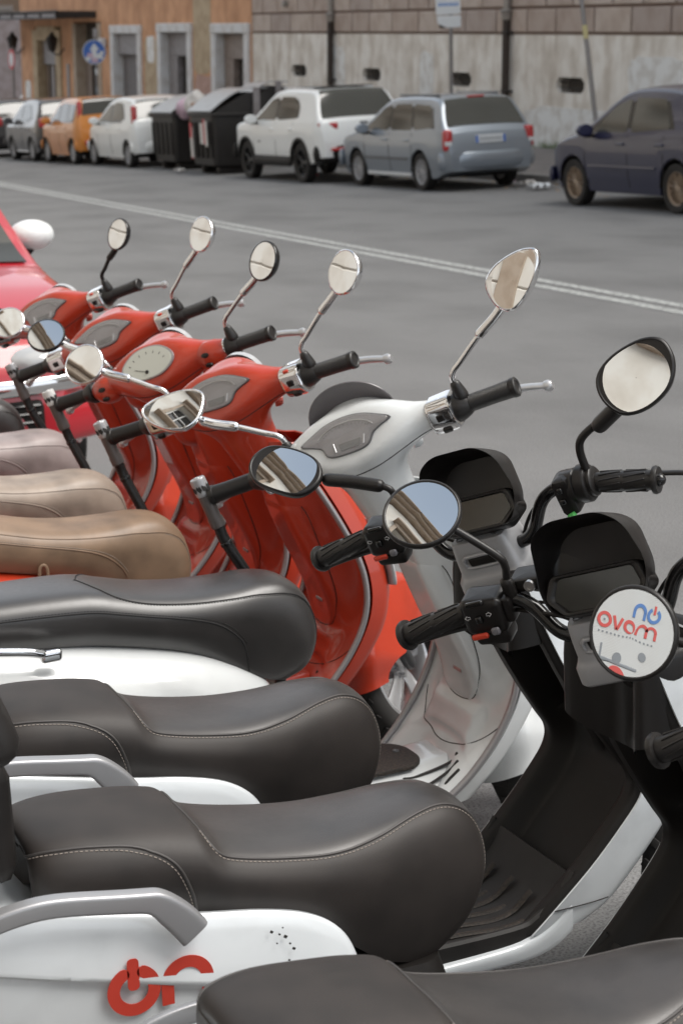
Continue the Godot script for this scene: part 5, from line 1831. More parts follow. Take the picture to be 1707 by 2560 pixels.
	mat("curtain", lin(0.30, 0.27, 0.26), 0.8)
	mat("window_glass", lin(0.03, 0.032, 0.035), 0.06, 0.0, {"spec": 0.6})
	mat("window_white", lin(0.6, 0.6, 0.58), 0.5)
	mat("pole_grey", lin(0.20, 0.19, 0.19), 0.5, 0.3)
	mat("sign_white", lin(0.58, 0.60, 0.62), 0.5)
	mat("sign_blue", lin(0.035, 0.115, 0.40), 0.45)
	mat("sign_red", lin(0.5, 0.04, 0.05), 0.5)
	mat("sign_green", lin(0.03, 0.16, 0.09), 0.5)
	mat("print_blue", lin(0.10, 0.22, 0.50), 0.6)
	mat("print_red", lin(0.62, 0.10, 0.09), 0.6)
	mat("print_grey", lin(0.25, 0.27, 0.29), 0.6)
	mat("sticker_pink", lin(0.5, 0.36, 0.44), 0.6)
	mat("sticker_yellow", lin(0.45, 0.40, 0.20), 0.6)
	mat("board_white", lin(0.66, 0.68, 0.67), 0.5)
	mat("bin_black", lin(0.016, 0.0135, 0.0125), 0.55, 0.0, {"tex": blotch, "scale": 0.8, "world": true})
	mat("bin_lid", lin(0.36, 0.37, 0.38), 0.38, 0.0, {"tex": blotch, "scale": 0.7, "world": true})
	mat("bag_white", lin(0.5, 0.48, 0.46), 0.5)
	mat("card_brown", lin(0.24, 0.13, 0.075), 0.85)
	mat("paper_white", lin(0.6, 0.58, 0.56), 0.8)
	mat("grass_blade", lin(0.10, 0.16, 0.035), 0.7)
	mat("leaf_dry", lin(0.30, 0.20, 0.11), 0.8)


func build_setting() -> void:
	street_materials()
	struct("road", ground_sheet(-60, 14.62, 40, -160, 0.0, 20, 60).done(180, 0), mats.asphalt)
	struct("terrain", ground_sheet(-160, 160, 60, -300, -0.30, 10, 20).done(180, 0), mats.asphalt)
	struct("pavement", ground_sheet(14.86, 30.0, 40, -160, 0.13, 8, 60).done(180, 0), mats.pavement)
	struct("near_pavement", ground_sheet(-12.0, 0.12, 40, -160, 0.12, 6, 60).done(180, 0), mats.pavement)
	# kerb stones of the far pavement, one by one where they can be told apart, and the near kerb
	var kerb := Node3D.new()
	kerb.name = "kerb"
	add_child(kerb, true)
	kerb.set_meta("kind", "structure")
	var stone := rbox(V(0.24, 0.30, 1.185), 0.02, 2).done(40)
	for i in 70:
		var z := -20.0 - 1.2 * i
		part(kerb, "kerb_stone", stone, mats.kerb, Transform3D(Basis(Vector3.RIGHT, -GZ) * Basis(Vector3.BACK, GX), V(14.74, gy(14.74, z) - 0.012, z)))
	for i in 40:
		var z := 6.0 - 1.2 * i
		part(kerb, "kerb_stone", stone, mats.kerb, Transform3D(Basis(Vector3.RIGHT, -GZ) * Basis(Vector3.BACK, GX), V(0.24, gy(0.24, z) - 0.018, z)))
	for k in 2:
		struct("lane_marking", ground_sheet(7.93 + 0.22 * k, 8.05 + 0.22 * k, 30, -140, 0.004, 1, 60).done(180, 0), mats.road_paint)
	stone_building()
	orange_building()
	far_building()
	near_building()


func stone_building() -> void:
	var b := thing("stone_building", "long grey building with pale plastered base, stone courses and four slot vents", "building", at(WALL, 0, -40))
	var o := V(-WALL, 0, 40)
	var holes := []
	for i in 6:
		var z := -25.9 - 5.46 * i
		holes.append([z - 0.62, z + 0.62, 0.735, 1.05])
	part(b, "wall_base", wall_with_holes(WALL, 1, 0.35, -57.25, 6.0, -2.2, 1.9, holes).moved(at(o.x, o.y, o.z)).done(30, 0), mats.plaster_grey)
	part(b, "upper_wall", wall_box(WALL + 0.03, WALL + 8.0, 4.6, 22.0, -57.25, 6.0, 0.0).moved(at(o.x, o.y, o.z)).done(30), mats.plaster_light)
	part(b, "joint_bed", wall_box(WALL + 0.006, WALL + 8.0, 1.9, 4.6, -57.2, 5.9, 0.0).moved(at(o.x, o.y, o.z)).done(30), mats.mortar)
	part(b, "core", wall_box(WALL + 0.36, WALL + 8.0, -2.2, 1.89, -57.2, 5.9, 0.0).moved(at(o.x, o.y, o.z)).done(30), mats.dark_hole)
	# stone blocks, joints recessed
	var rng := RandomNumberGenerator.new()
	rng.seed = 5
	var shapes := {}
	for row in 5:
		var z := 2.0 - 0.6 * (row % 2)
		while z > -57.2:
			var w: float = snappedf(lerpf(1.15, 1.75, rng.randf()), 0.15)
			if z - w < -57.2:
				w = z + 57.2
				if w < 0.25:
					break
			var key := snappedf(w, 0.01)
			if not shapes.has(key):
				shapes[key] = rbox(V(0.09, 0.478, w - 0.075), 0.02, 1).done(40)
			part(b, "stone_block", shapes[key], mats["block_%d" % rng.randi_range(0, 3)], at(o.x + WALL - 0.002 + 0.012 * rng.randf(), 2.19 + 0.53 * row, o.z + z - w / 2))
			z -= w
	# slot vents with bars and chamfered corners
	for i in 6:
		var z := -25.9 - 5.46 * i
		var v := hub(b, "vent", at(o.x + WALL, 0.8925, o.z + z))
		part(v, "vent_back", once("vent_back", func(): return rbox(V(0.02, 0.4, 1.3), 0.0, 1).done(30)), mats.dark_hole, at(0.30, 0, 0))
		for k in 9:
			part(v, "vent_bar", once("vent_bar", func(): return rod(V(0, -0.16, 0), V(0, 0.16, 0), 0.014, 6).done()), mats.iron, at(0.10, 0, -0.5 + 0.125 * k))
		for k in 2:
			part(v, "vent_bar", once("vent_bar_long", func(): return rod(V(0, 0, -0.62), V(0, 0, 0.62), 0.012, 6).done()), mats.iron, at(0.10, -0.06 + 0.12 * k, 0))
		for s in [[-1, 1], [1, 1], [-1, -1], [1, -1]]:
			part(v, "corner_block", once("vent_corner", func(): return plate(PackedVector2Array([Vector2(0, 0), Vector2(0.13, 0), Vector2(0, 0.10)]), 0.0, 0.34, 0.0).done(30)), mats.plaster_grey, Transform3D(Basis(V(0, 0, -s[0]), V(0, -s[1], 0), V(1, 0, 0)), V(0.004, 0.1575 * s[1], 0.62 * s[0])))
	# paler repairs and posters' ghosts on the base: thin coats of another plaster
	for p in [[-47.8, -46.6, -0.75, 0.55], [-38.9, -33.6, -0.45, 0.42], [-37.0, -34.6, -0.85, -0.2], [-34.4, -32.2, 0.35, 1.5], [-50.9, -49.6, 0.1, 1.6], [-44.6, -43.8, 0.2, 1.5], [-41.2, -40.4, -0.5, 0.6], [-54.0, -52.4, -0.9, 0.1]]:
		var pts := []
		var n := 26
		for k in n:
			var a := TAU * k / n
			var c := Vector2(signf(cos(a)) * pow(absf(cos(a)), 0.4), signf(sin(a)) * pow(absf(sin(a)), 0.4)) * (1.0 + 0.14 * (rng.randf() - 0.5))
			pts.append(Vector2((p[1] - p[0]) / 2 * c.x, (p[3] - p[2]) / 2 * c.y))
		part(b, "plaster_patch", plate(outline(pts, 2), 0.0, 0.009, 0.002).done(30), mats.plaster_patch, Transform3D(Basis(Vector3.UP, -PI / 2), V(o.x + WALL - 0.002, (p[2] + p[3]) / 2, o.z + (p[0] + p[1]) / 2)))
	for z in [-50.35, -39.6]:
		var d := hub(b, "downpipe", at(o.x + WALL - 0.13, 0, o.z + z))
		part(d, "iron_pipe", rod(V(0, -1.4, 0), V(0, 2.25, 0), 0.085, 12).done(60), mats.iron_brown)
		part(d, "zinc_pipe", rod(V(0, 2.2, 0), V(0, 21.0, 0), 0.075, 12).done(60), mats.zinc)
		part(d, "pipe_collar", once("pipe_collar", func(): return lathe([Vector2(0.08, -0.10), Vector2(0.11, -0.08), Vector2(0.12, 0.06), Vector2(0.15, 0.10), Vector2(0.10, 0.14), Vector2(0.07, 0.14)], 14).done(40)), mats.zinc, at(0, 2.3, 0))
		for y in [1.95, 0.7, -0.6]:
			part(d, "pipe_bracket", once("pipe_bracket", func(): return rbox(V(0.2, 0.05, 0.24), 0.01, 1).done(40)), mats.iron, at(0.03, y, 0))
	part(b, "wall_lamp", rbox(V(0.2, 0.18, 0.16), 0.03).done(40), mats.zinc, at(o.x + WALL - 0.1, 2.72, o.z - 54.0))
	# weeds along the foot of the wall
	var rows := MB.new()
	for k in 700:
		var z := lerpf(-42.0, -30.0, rng.randf())
		var x := WALL - 0.02 - 0.14 * pow(rng.randf(), 2.0)
		var h := lerpf(0.05, 0.20, rng.randf())
		var p := V(x, gy(x, z) + 0.125, z)
		var l := V(rng.randf_range(-0.07, 0.02), h, rng.randf_range(-0.06, 0.06))
		var q := V(0.0, 0, 0.008)
		rows.grid([PackedVector3Array([p - q, p + q]), PackedVector3Array([p + l * 0.6 - q * 0.7, p + l * 0.6 + q * 0.7]), PackedVector3Array([p + l - q * 0.1, p + l + q * 0.1])])
	var g := top("grass", rows.done(180, 0), mats.grass_blade, "thin green weeds growing along the foot of the pale wall", "grass")
	g.set_meta("kind", "stuff")


func door_way(b: Node3D, o: Vector3, z0: float, z1: float, top_y: float, foot: float, kind: String) -> void:
	var d := hub(b, "doorway", at(o.x + WALL, 0, o.z + (z0 + z1) / 2))
	var w := z1 - z0
	var fw := 0.42
	for s in [-1, 1]:
		part(d, "door_jamb", wall_box(-0.10, 0.55, foot, top_y - 0.30, s * (w / 2 - fw), s * w / 2, 0.02).done(40), mats.stone_frame)
	part(d, "door_lintel", wall_box(-0.11, 0.55, top_y - 0.30, top_y, -w / 2 - 0.03, w / 2 + 0.03, 0.02).done(40), mats.stone_frame)
	var iw := w - 2 * fw - 0.02
	if kind == "shutter":
		part(d, "shutter_box", wall_box(0.10, 0.5, top_y - 1.05, top_y - 0.31, -iw / 2, iw / 2, 0.02).done(40), mats.panel_grey)
		for k in 34:
			part(d, "shutter_slat", once("slat_%.2f" % iw, func(): return rbox(V(0.05, 0.085, iw), 0.02, 1).done(60)), mats.shutter, at(0.32, top_y - 1.10 - 0.088 * k, 0))
	else:
		var m: Material = mats.panel_grey if kind == "grey" else mats.panel_brown
		part(d, "roller_panel", wall_box(0.22, 0.5, top_y - 1.08, top_y - 0.31, -iw / 2, iw / 2, 0.02).done(40), m)
		part(d, "door_panel", wall_box(0.22, 0.5, foot, top_y - 1.08, -iw / 2, -iw / 2 + iw * 0.32, 0.02).done(40), m)
		part(d, "dark_opening", wall_box(0.48, 0.52, foot, top_y - 1.08, -iw / 2 + iw * 0.32, iw / 2, 0.0).done(40), mats.dark_hole)
		for k in 9:
			part(d, "grille_bar", once("grille_bar", func(): return rod(V(0, -3.2, 0), V(0, 0, 0), 0.018, 6).done()), mats.iron, at(0.40, top_y - 1.1, -iw / 2 + iw * (0.36 + 0.075 * k)))
		for k in 8:
			part(d, "grille_bar", rod(V(0, 0, -iw / 2 + iw * 0.32), V(0, 0, iw / 2), 0.014, 6).done(), mats.iron, at(0.40, top_y - 1.35 - 0.3 * k, 0))


func orange_building() -> void:
	var b := thing("orange_building", "orange plastered building with grey stone door frames and a glazed canopy", "building", at(WALL, 0, -73))
	var o := V(-WALL, 0, 73)
	var doors := [[-73.8, -69.6, 2.17, -1.9, "shutter"], [-67.4, -63.4, 2.22, -1.7, "grey"], [-61.15, -57.45, 2.2, -1.5, "brown"]]
	var holes := []
	for d in doors:
		holes.append([d[0] + 0.2, d[1] - 0.2, d[3] - 0.6, d[2] - 0.1])
	holes.append([-87.2, -82.0, -3.0, 2.15])
	holes.append([-79.9, -75.4, -3.0, 2.3])
	part(b, "wall", wall_with_holes(WALL, 1, 0.6, -90.0, -57.28, -3.2, 22.0, holes).moved(at(o.x, 0, o.z)).done(30, 0), mats.plaster_orange)
	part(b, "core", wall_box(WALL + 0.62, WALL + 8.0, -3.2, 21.9, -89.9, -57.3, 0.0).moved(at(o.x, 0, o.z)).done(30), mats.dark_hole)
	for d in doors:
		door_way(b, o, d[0], d[1], d[2], d[3] - 0.4, d[4])
	# faded and repaired plaster between the doors
	var rng := RandomNumberGenerator.new()
	rng.seed = 9
	for p in [[-63.2, -61.3, -1.6, 0.6, "plaster_pink"], [-63.3, -61.35, 0.6, 4.0, "plaster_cream"], [-69.4, -67.6, -1.8, -0.3, "plaster_pink"], [-69.3, -67.6, -0.3, 1.7, "plaster_cream"], [-68.9, -68.0, 0.9, 1.8, "plaster_patch"], [-89.3, -88.2, -1.6, -0.2, "plaster_patch"]]:
		var pts := []
		for k in 22:
			var a := TAU * k / 22
			var c := Vector2(signf(cos(a)) * pow(absf(cos(a)), 0.3), signf(sin(a)) * pow(absf(sin(a)), 0.3)) * (1.0 + 0.10 * (rng.randf() - 0.5))
			pts.append(Vector2((p[1] - p[0]) / 2 * c.x, (p[3] - p[2]) / 2 * c.y))
		part(b, "plaster_patch", plate(outline(pts, 2), 0.0, 0.009 + 0.003 * rng.randf(), 0.002).done(30), mats[p[4]], Transform3D(Basis(Vector3.UP, -PI / 2), V(o.x + WALL - 0.002, (p[2] + p[3]) / 2, o.z + (p[0] + p[1]) / 2)))
	# window door with cream surround and curtains
	var w := hub(b, "window", at(o.x + WALL, 0, o.z - 84.6))
	for s in [-1, 1]:
		part(w, "surround", wall_box(-0.10, 0.6, -3.0, 2.0, s * 1.75, s * 2.6, 0.02).done(40), mats.plaster_cream)
	part(w, "surround", wall_box(-0.10, 0.6, 1.55, 2.15, -1.75, 1.75, 0.02).done(40), mats.plaster_cream)
	part(w, "blind", wall_box(0.18, 0.3, 0.55, 1.55, -1.75, 1.75, 0.02).done(40), mats.panel_grey)
	part(w, "pane", wall_box(0.34, 0.36, -3.0, 0.55, -1.75, 1.75, 0.0).done(40), mats.window_glass)
	for k in 4:
		part(w, "curtain", wall_box(0.27, 0.32, -3.0, 0.5, -1.6 + 0.9 * k, -1.05 + 0.9 * k, 0.02).done(40), mats.curtain if k % 2 else mats.wood_door)
	# entrance in deep shade
	var e := hub(b, "doorway", at(o.x + WALL, 0, o.z - 77.65))
	for s in [-1, 1]:
		part(e, "door_jamb", wall_box(-0.06, 0.6, -3.0, 2.25, s * 1.75, s * 2.25, 0.02).done(40), mats.stone_brown)
	part(e, "door_leaf", wall_box(0.35, 0.45, -3.0, 1.1, 0.0, 1.1, 0.02).done(40), mats.curtain)
	part(e, "door_leaf", wall_box(0.35, 0.45, -3.0, 1.1, -1.7, -0.9, 0.02).done(40), mats.panel_brown)
	part(e, "door_leaf", wall_box(0.35, 0.45, -1.4, 0.0, 1.15, 1.7, 0.02).done(40), mats.wood_door)
	part(e, "fanlight", wall_box(0.40, 0.45, 1.15, 2.25, -1.7, 1.7, 0.02).done(40), mats.window_glass)
	part(e, "door_sign", wall_box(0.30, 0.36, -0.35, 0.15, 1.15, 1.6, 0.01).done(40), mats.card_brown)
	# canopy
	var c := hub(b, "canopy", at(o.x + WALL, 2.58, o.z - 84.0))
	for k in 6:
		part(c, "canopy_pane", once("canopy_pane", func(): return rbox(V(1.5, 0.16, 2.5), 0.02, 1).done(40)), mats.panel_grey, at(-0.8, -0.04, -7.0 + 2.7 * k))
		part(c, "canopy_rib", once("canopy_rib", func(): return rbox(V(1.6, 0.26, 0.12), 0.02, 1).done(40)), mats.iron, at(-0.8, 0.0, -8.35 + 2.7 * k + 2.7))
	part(c, "canopy_edge", rbox(V(0.08, 0.07, 16.6), 0.02, 1).done(40), mats.iron, at(-1.6, 0.12, -0.1))
	part(c, "canopy_edge", rbox(V(0.08, 0.06, 16.6), 0.02, 1).done(40), mats.iron, at(-1.6, -0.14, -0.1))
	for k in 14:
		part(c, "canopy_scroll", once("canopy_scroll", func(): return tube(smooth3([V(0, 0, -0.3), V(0, 0.2, -0.15), V(0, 0.05, 0.0), V(0, 0.28, 0.12), V(0, 0.0, 0.3)], 4), 0.03, 6).done()), mats.zinc, at(-1.62, 0.16, -8.0 + 0.62 * k))
	# lanterns on the wall
	for z in [-81.6, -89.4]:
		var l := hub(b, "lantern", at(o.x + WALL - 0.5, 1.45, o.z + z))
		part(l, "lantern_cage", once("lantern_cage", func(): return MB.new().loft([ring(V(0, -0.32, 0), V(0.06, 0, 0), V(0, 0, 0.06), 6), ring(V(0, -0.28, 0), V(0.15, 0, 0), V(0, 0, 0.15), 6), ring(V(0, 0.12, 0), V(0.24, 0, 0), V(0, 0, 0.24), 6), ring(V(0, 0.16, 0), V(0.28, 0, 0), V(0, 0, 0.28), 6), ring(V(0, 0.36, 0), V(0.10, 0, 0), V(0, 0, 0.10), 6), ring(V(0, 0.48, 0), V(0.03, 0, 0), V(0, 0, 0.03), 6)]).done(30)), mats.iron)
		part(l, "lantern_arm", once("lantern_arm", func(): return tube(smooth3([V(0.5, -0.2, 0), V(0.25, -0.45, 0), V(0.0, -0.32, 0)], 4), 0.03, 6).done()), mats.iron)
	part(b, "wall_lamp", rbox(V(0.25, 0.3, 0.3), 0.05).done(40), mats.sign_white, at(o.x + WALL - 0.15, 1.55, o.z - 74.7))
	part(b, "intercom_panel", rbox(V(0.05, 1.5, 0.28), 0.01).done(40), mats.print_grey, at(o.x + WALL - 0.03, -0.1, o.z - 80.9))


func far_building() -> void:
	var b := thing("shop_building", "mauve grey building with a dark shop front and green sign, far left", "building", at(WALL, 0, -115))
	var o := V(-WALL, 0, 115)
	part(b, "wall", wall_box(WALL + 0.1, WALL + 8.0, -4.5, 2.55, -140.0, -98.0, 0.0).moved(at(o.x, 0, o.z)).done(30), mats.plaster_mauve)
	part(b, "upper_wall", wall_box(WALL - 0.1, WALL + 8.0, 2.55, 21.0, -140.0, -98.0, 0.02).moved(at(o.x, 0, o.z)).done(30), mats.wood_door)
	part(b, "shop_front", wall_box(-0.02, 0.3, -4.0, -0.6, -10.0, 16.9, 0.02).done(30), mats.wood_door)
	part(b, "shop_sign", wall_box(-0.12, 0.2, -0.55, 0.95, 11.0, 16.0, 0.03).done(30), mats.sign_white)
	part(b, "sign_band", wall_box(-0.14, 0.0, -0.55, -0.15, 11.0, 16.0, 0.02).done(30), mats.sign_green)
	part(b, "shop_window", wall_box(-0.06, 0.2, -0.6, 1.6, 16.1, 16.9, 0.02).done(30), mats.window_glass)


# the building on this side of the street: out of the picture, seen in the driving mirrors
func near_building() -> void:
	var b := thing("near_building", "pale plastered building with brown stone cornices seen in the driving mirrors", "building", at(NEAR, 0, -20))
	var o := V(-NEAR, 0, 20)
	var holes := []
	for i in 24:
		var z := 6.0 - 4.2 * i
		holes.append([z - 0.65, z + 0.65, 5.6, 7.9])
		holes.append([z - 0.65, z + 0.65, 9.4, 11.4])
	holes.append([-2.9, -0.3, -0.4, 2.55])
	holes.append([1.8, 4.4, -0.4, 2.75])
	holes.append([-24.0, -21.4, -1.0, 2.6])
	holes.append([-17.8, -15.0, -1.0, 2.6])
	part(b, "wall", wall_with_holes(NEAR, -1, 0.4, -96.0, 10.0, -4.0, 12.6, holes).moved(at(o.x, 0, o.z)).done(30, 0), mats.plaster_light)
	part(b, "core", wall_box(NEAR - 0.41, NEAR - 9.0, -4.0, 12.6, -95.9, 9.9, 0.0).moved(at(o.x, 0, o.z)).done(30), mats.dark_hole)
	for q in [[12.7, 0.18, 0.22], [12.92, 0.34, 0.16], [13.08, 0.48, 0.10], [4.2, 0.14, 0.20], [4.4, 0.22, 0.10], [8.55, 0.10, 0.16]]:
		part(b, "cornice", wall_box(NEAR + q[1], NEAR - 0.2, q[0], q[0] + q[2], -96.0, 10.0, 0.03).moved(at(o.x, 0, o.z)).done(40), mats.stone_brown)
	for q in [[-96.0, -24.3], [-21.1, -18.1], [-14.7, -3.2], [0.0, 1.5], [4.7, 10.0]]:
		for k in 7:
			part(b, "stone_course", wall_box(NEAR + 0.05, NEAR - 0.1, -1.55 + 0.82 * k, -0.765 + 0.82 * k, q[0], q[1], 0.02).moved(at(o.x, 0, o.z)).done(40), mats.plaster_light)
	for z in [-19.5, -14.0, -6.2, -3.6, 1.0]:
		part(b, "pilaster", wall_box(NEAR + 0.14, NEAR - 0.1, -2.0, 4.2, z - 0.35, z + 0.35, 0.02).moved(at(o.x, 0, o.z)).done(40), mats.stone_brown)
	for i in 24:
		var z := 6.0 - 4.2 * i
		for y in [[5.6, 7.9], [9.4, 11.4]]:
			var w := hub(b, "window", at(o.x + NEAR, (y[0] + y[1]) / 2, o.z + z))
			var h: float = y[1] - y[0]
			part(w, "pane", once("nb_pane_%.1f" % h, func(): return rbox(V(0.02, h, 1.3), 0.0, 1).done(30)), mats.window_glass, at(-0.25, 0, 0))
			part(w, "sash", once("nb_sash_%.1f" % h, func():
				var m := wall_box(-0.24, -0.17, -h / 2, h / 2, -0.04, 0.04, 0.008)
				for yy in [-h / 2 + 0.04, h * 0.12, h / 2 - 0.04]:
					m.add(wall_box(-0.24, -0.18, yy - 0.035, yy + 0.035, -0.65, 0.65, 0.008))
				for s in [-1, 1]:
					m.add(wall_box(-0.24, -0.172, -h / 2, h / 2, s * 0.58, s * 0.65, 0.008))
				return m.done(40)), mats.window_white)
			part(w, "surround", once("nb_sur_%.1f" % h, func():
				var m := MB.new()
				for s in [-1, 1]:
					m.add(wall_box(-0.05, 0.07, -h / 2, h / 2, s * 0.65, s * 0.83, 0.015))
				m.add(wall_box(-0.05, 0.08, h / 2, h / 2 + 0.22, -0.83, 0.83, 0.015))
				m.add(wall_box(-0.05, 0.22, h / 2 + 0.22, h / 2 + 0.34, -0.98, 0.98, 0.02))
				return m.done(40)), mats.stone_brown)
			part(w, "sill", once("nb_sill", func(): return rbox(V(0.28, 0.12, 1.9), 0.02, 1).done(40)), mats.stone_brown, at(0.07, -h / 2 - 0.07, 0))
	for q in [[-24.0, -21.4, 2.6], [-17.8, -15.0, 2.6], [1.8, 4.4, 2.75]]:
		var d := hub(b, "doorway", at(o.x + NEAR, 0, o.z + (q[0] + q[1]) / 2))
		var w: float = q[1] - q[0]
		for s in [-1, 1]:
			part(d, "door_jamb", wall_box(-0.1, 0.12, -1.2, q[2], s * (w / 2 - 0.22), s * (w / 2 + 0.2), 0.02).done(40), mats.stone_brown)
		part(d, "door_lintel", wall_box(-0.1, 0.14, q[2], q[2] + 0.4, -w / 2 - 0.2, w / 2 + 0.2, 0.02).done(40), mats.stone_brown)
		part(d, "door_leaf", wall_box(-0.3, -0.22, -1.2, q[2], -w / 2 + 0.22, -0.03, 0.02).done(40), mats.wood_door)
		part(d, "door_leaf", wall_box(-0.3, -0.22, -1.2, q[2], 0.03, w / 2 - 0.22, 0.02).done(40), mats.wood_door)
	shop_board(V(NEAR + 0.06, 1.62, -1.78))


# the board in the shop window that the nearest mirror shows
func shop_board(p: Vector3) -> void:
	var b := thing("shop_sign", "white window board lettered on movo with a red scooter, seen in the round mirror", "sign", Transform3D(Basis(Vector3.UP, PI / 2), p))
	part(b, "board", rbox(V(1.75, 1.75, 0.03), 0.006, 1).done(40), mats.board_white)
	for s in [-1, 1]:
		part(b, "frame", rbox(V(0.16, 2.1, 0.06), 0.01, 1).done(40), mats.stone_frame, at(0.98 * s, 0, 0.0))
	part(b, "frame", rbox(V(2.12, 0.18, 0.07), 0.01, 1).done(40), mats.stone_frame, at(0, 0.97, 0.002))
	for k in 88:
		part(b, "print_line", once("board_line", func(): return rbox(V(1.74, 0.004, 0.002), 0.0, 1).done(30)), mats.stone_frame, at(0, -0.86 + 0.0196 * k, 0.0155))
	var arc := func(cx: float, cy: float, r: float, w: float, a0: float, a1: float) -> ArrayMesh:
		var o := PackedVector2Array()
		for i in 25:
			var a := lerpf(a0, a1, i / 24.0)
			o.append(Vector2(cx + cos(a) * (r + w / 2), cy + sin(a) * (r + w / 2)))
		for i in 25:
			var a := lerpf(a1, a0, i / 24.0)
			o.append(Vector2(cx + cos(a) * (r - w / 2), cy + sin(a) * (r - w / 2)))
		return plate(o, 0.0, 0.004, 0.0).done(30)
	var bar := func(x: float, y: float, w: float, h: float) -> ArrayMesh: return rbox(V(w, h, 0.004), 0.001, 1).moved(at(x, y, 0.002)).done(30)
	var f := at(0, 0, 0.0175)
	# on
	part(b, "letter_o", arc.call(-0.46, 0.40, 0.085, 0.045, PI / 2 + 0.55, PI / 2 + TAU - 0.55), mats.print_blue, f)
	part(b, "power_mark", bar.call(-0.46, 0.475, 0.036, 0.12), mats.print_red, f)
	part(b, "letter_n", arc.call(-0.235, 0.40, 0.085, 0.045, 0.0, PI), mats.print_blue, f)
	for x in [-0.32, -0.15]:
		part(b, "letter_n", bar.call(x, 0.355, 0.045, 0.10), mats.print_blue, f)
	# movo
	for x in [-0.475, -0.335]:
		part(b, "letter_m", arc.call(x, 0.16, 0.070, 0.040, 0.0, PI), mats.print_red, f)
	for x in [-0.545, -0.405, -0.265]:
		part(b, "letter_m", bar.call(x, 0.115, 0.040, 0.10), mats.print_red, f)
	part(b, "letter_o", arc.call(-0.12, 0.15, 0.085, 0.044, 0.0, TAU), mats.print_red, f)
	for s in [-1, 1]:
		part(b, "letter_v", rbox(V(0.042, 0.19, 0.004), 0.001, 1).moved(at(0, 0, 0.002)).done(30), mats.print_red, f * Transform3D(Basis(Vector3.BACK, -0.34 * s), V(0.075 + 0.036 * s, 0.15, 0)))
	part(b, "letter_o", arc.call(0.27, 0.15, 0.085, 0.044, 0.0, TAU), mats.print_red, f)
	part(b, "centre_dot", bar.call(0.27, 0.15, 0.03, 0.03), mats.print_grey, f)
	for k in 15:
		part(b, "small_print", once("board_small", func(): return rbox(V(0.026, 0.026, 0.003), 0.001, 1).done(30)), mats.print_grey, at(-0.52 + 0.06 * k, -0.01, 0.018))
	# scooter print
	part(b, "scooter_print", plate(outline([Vector2(-0.16, -0.72), Vector2(-0.17, -0.52), Vector2(-0.10, -0.42), Vector2(0.0, -0.40), Vector2(0.09, -0.44), Vector2(0.14, -0.55), Vector2(0.10, -0.72), Vector2(-0.03, -0.80)], 4), 0.0, 0.003, 0.0).done(30), mats.print_red, f)
	part(b, "scooter_print", rod(V(-0.36, -0.36, 0), V(0.26, -0.36, 0), 0.022, 6).moved(Transform3D(Basis(Vector3.BACK, 0.1).scaled(V(1, 1, 0.1)), Vector3.ZERO)).done(), mats.print_grey, f)
	part(b, "scooter_print", plate(disc(0.07, 20), 0.0, 0.003, 0.0).done(30), mats.print_grey, f * at(-0.02, -0.30, 0))
	part(b, "scooter_print", plate(disc(0.06, 20), 0.0, 0.003, 0.0).done(30), mats.print_grey, f * at(-0.40, -0.20, 0))
	part(b, "scooter_print", bar.call(0.24, -0.24, 0.03, 0.17), mats.print_grey, f)


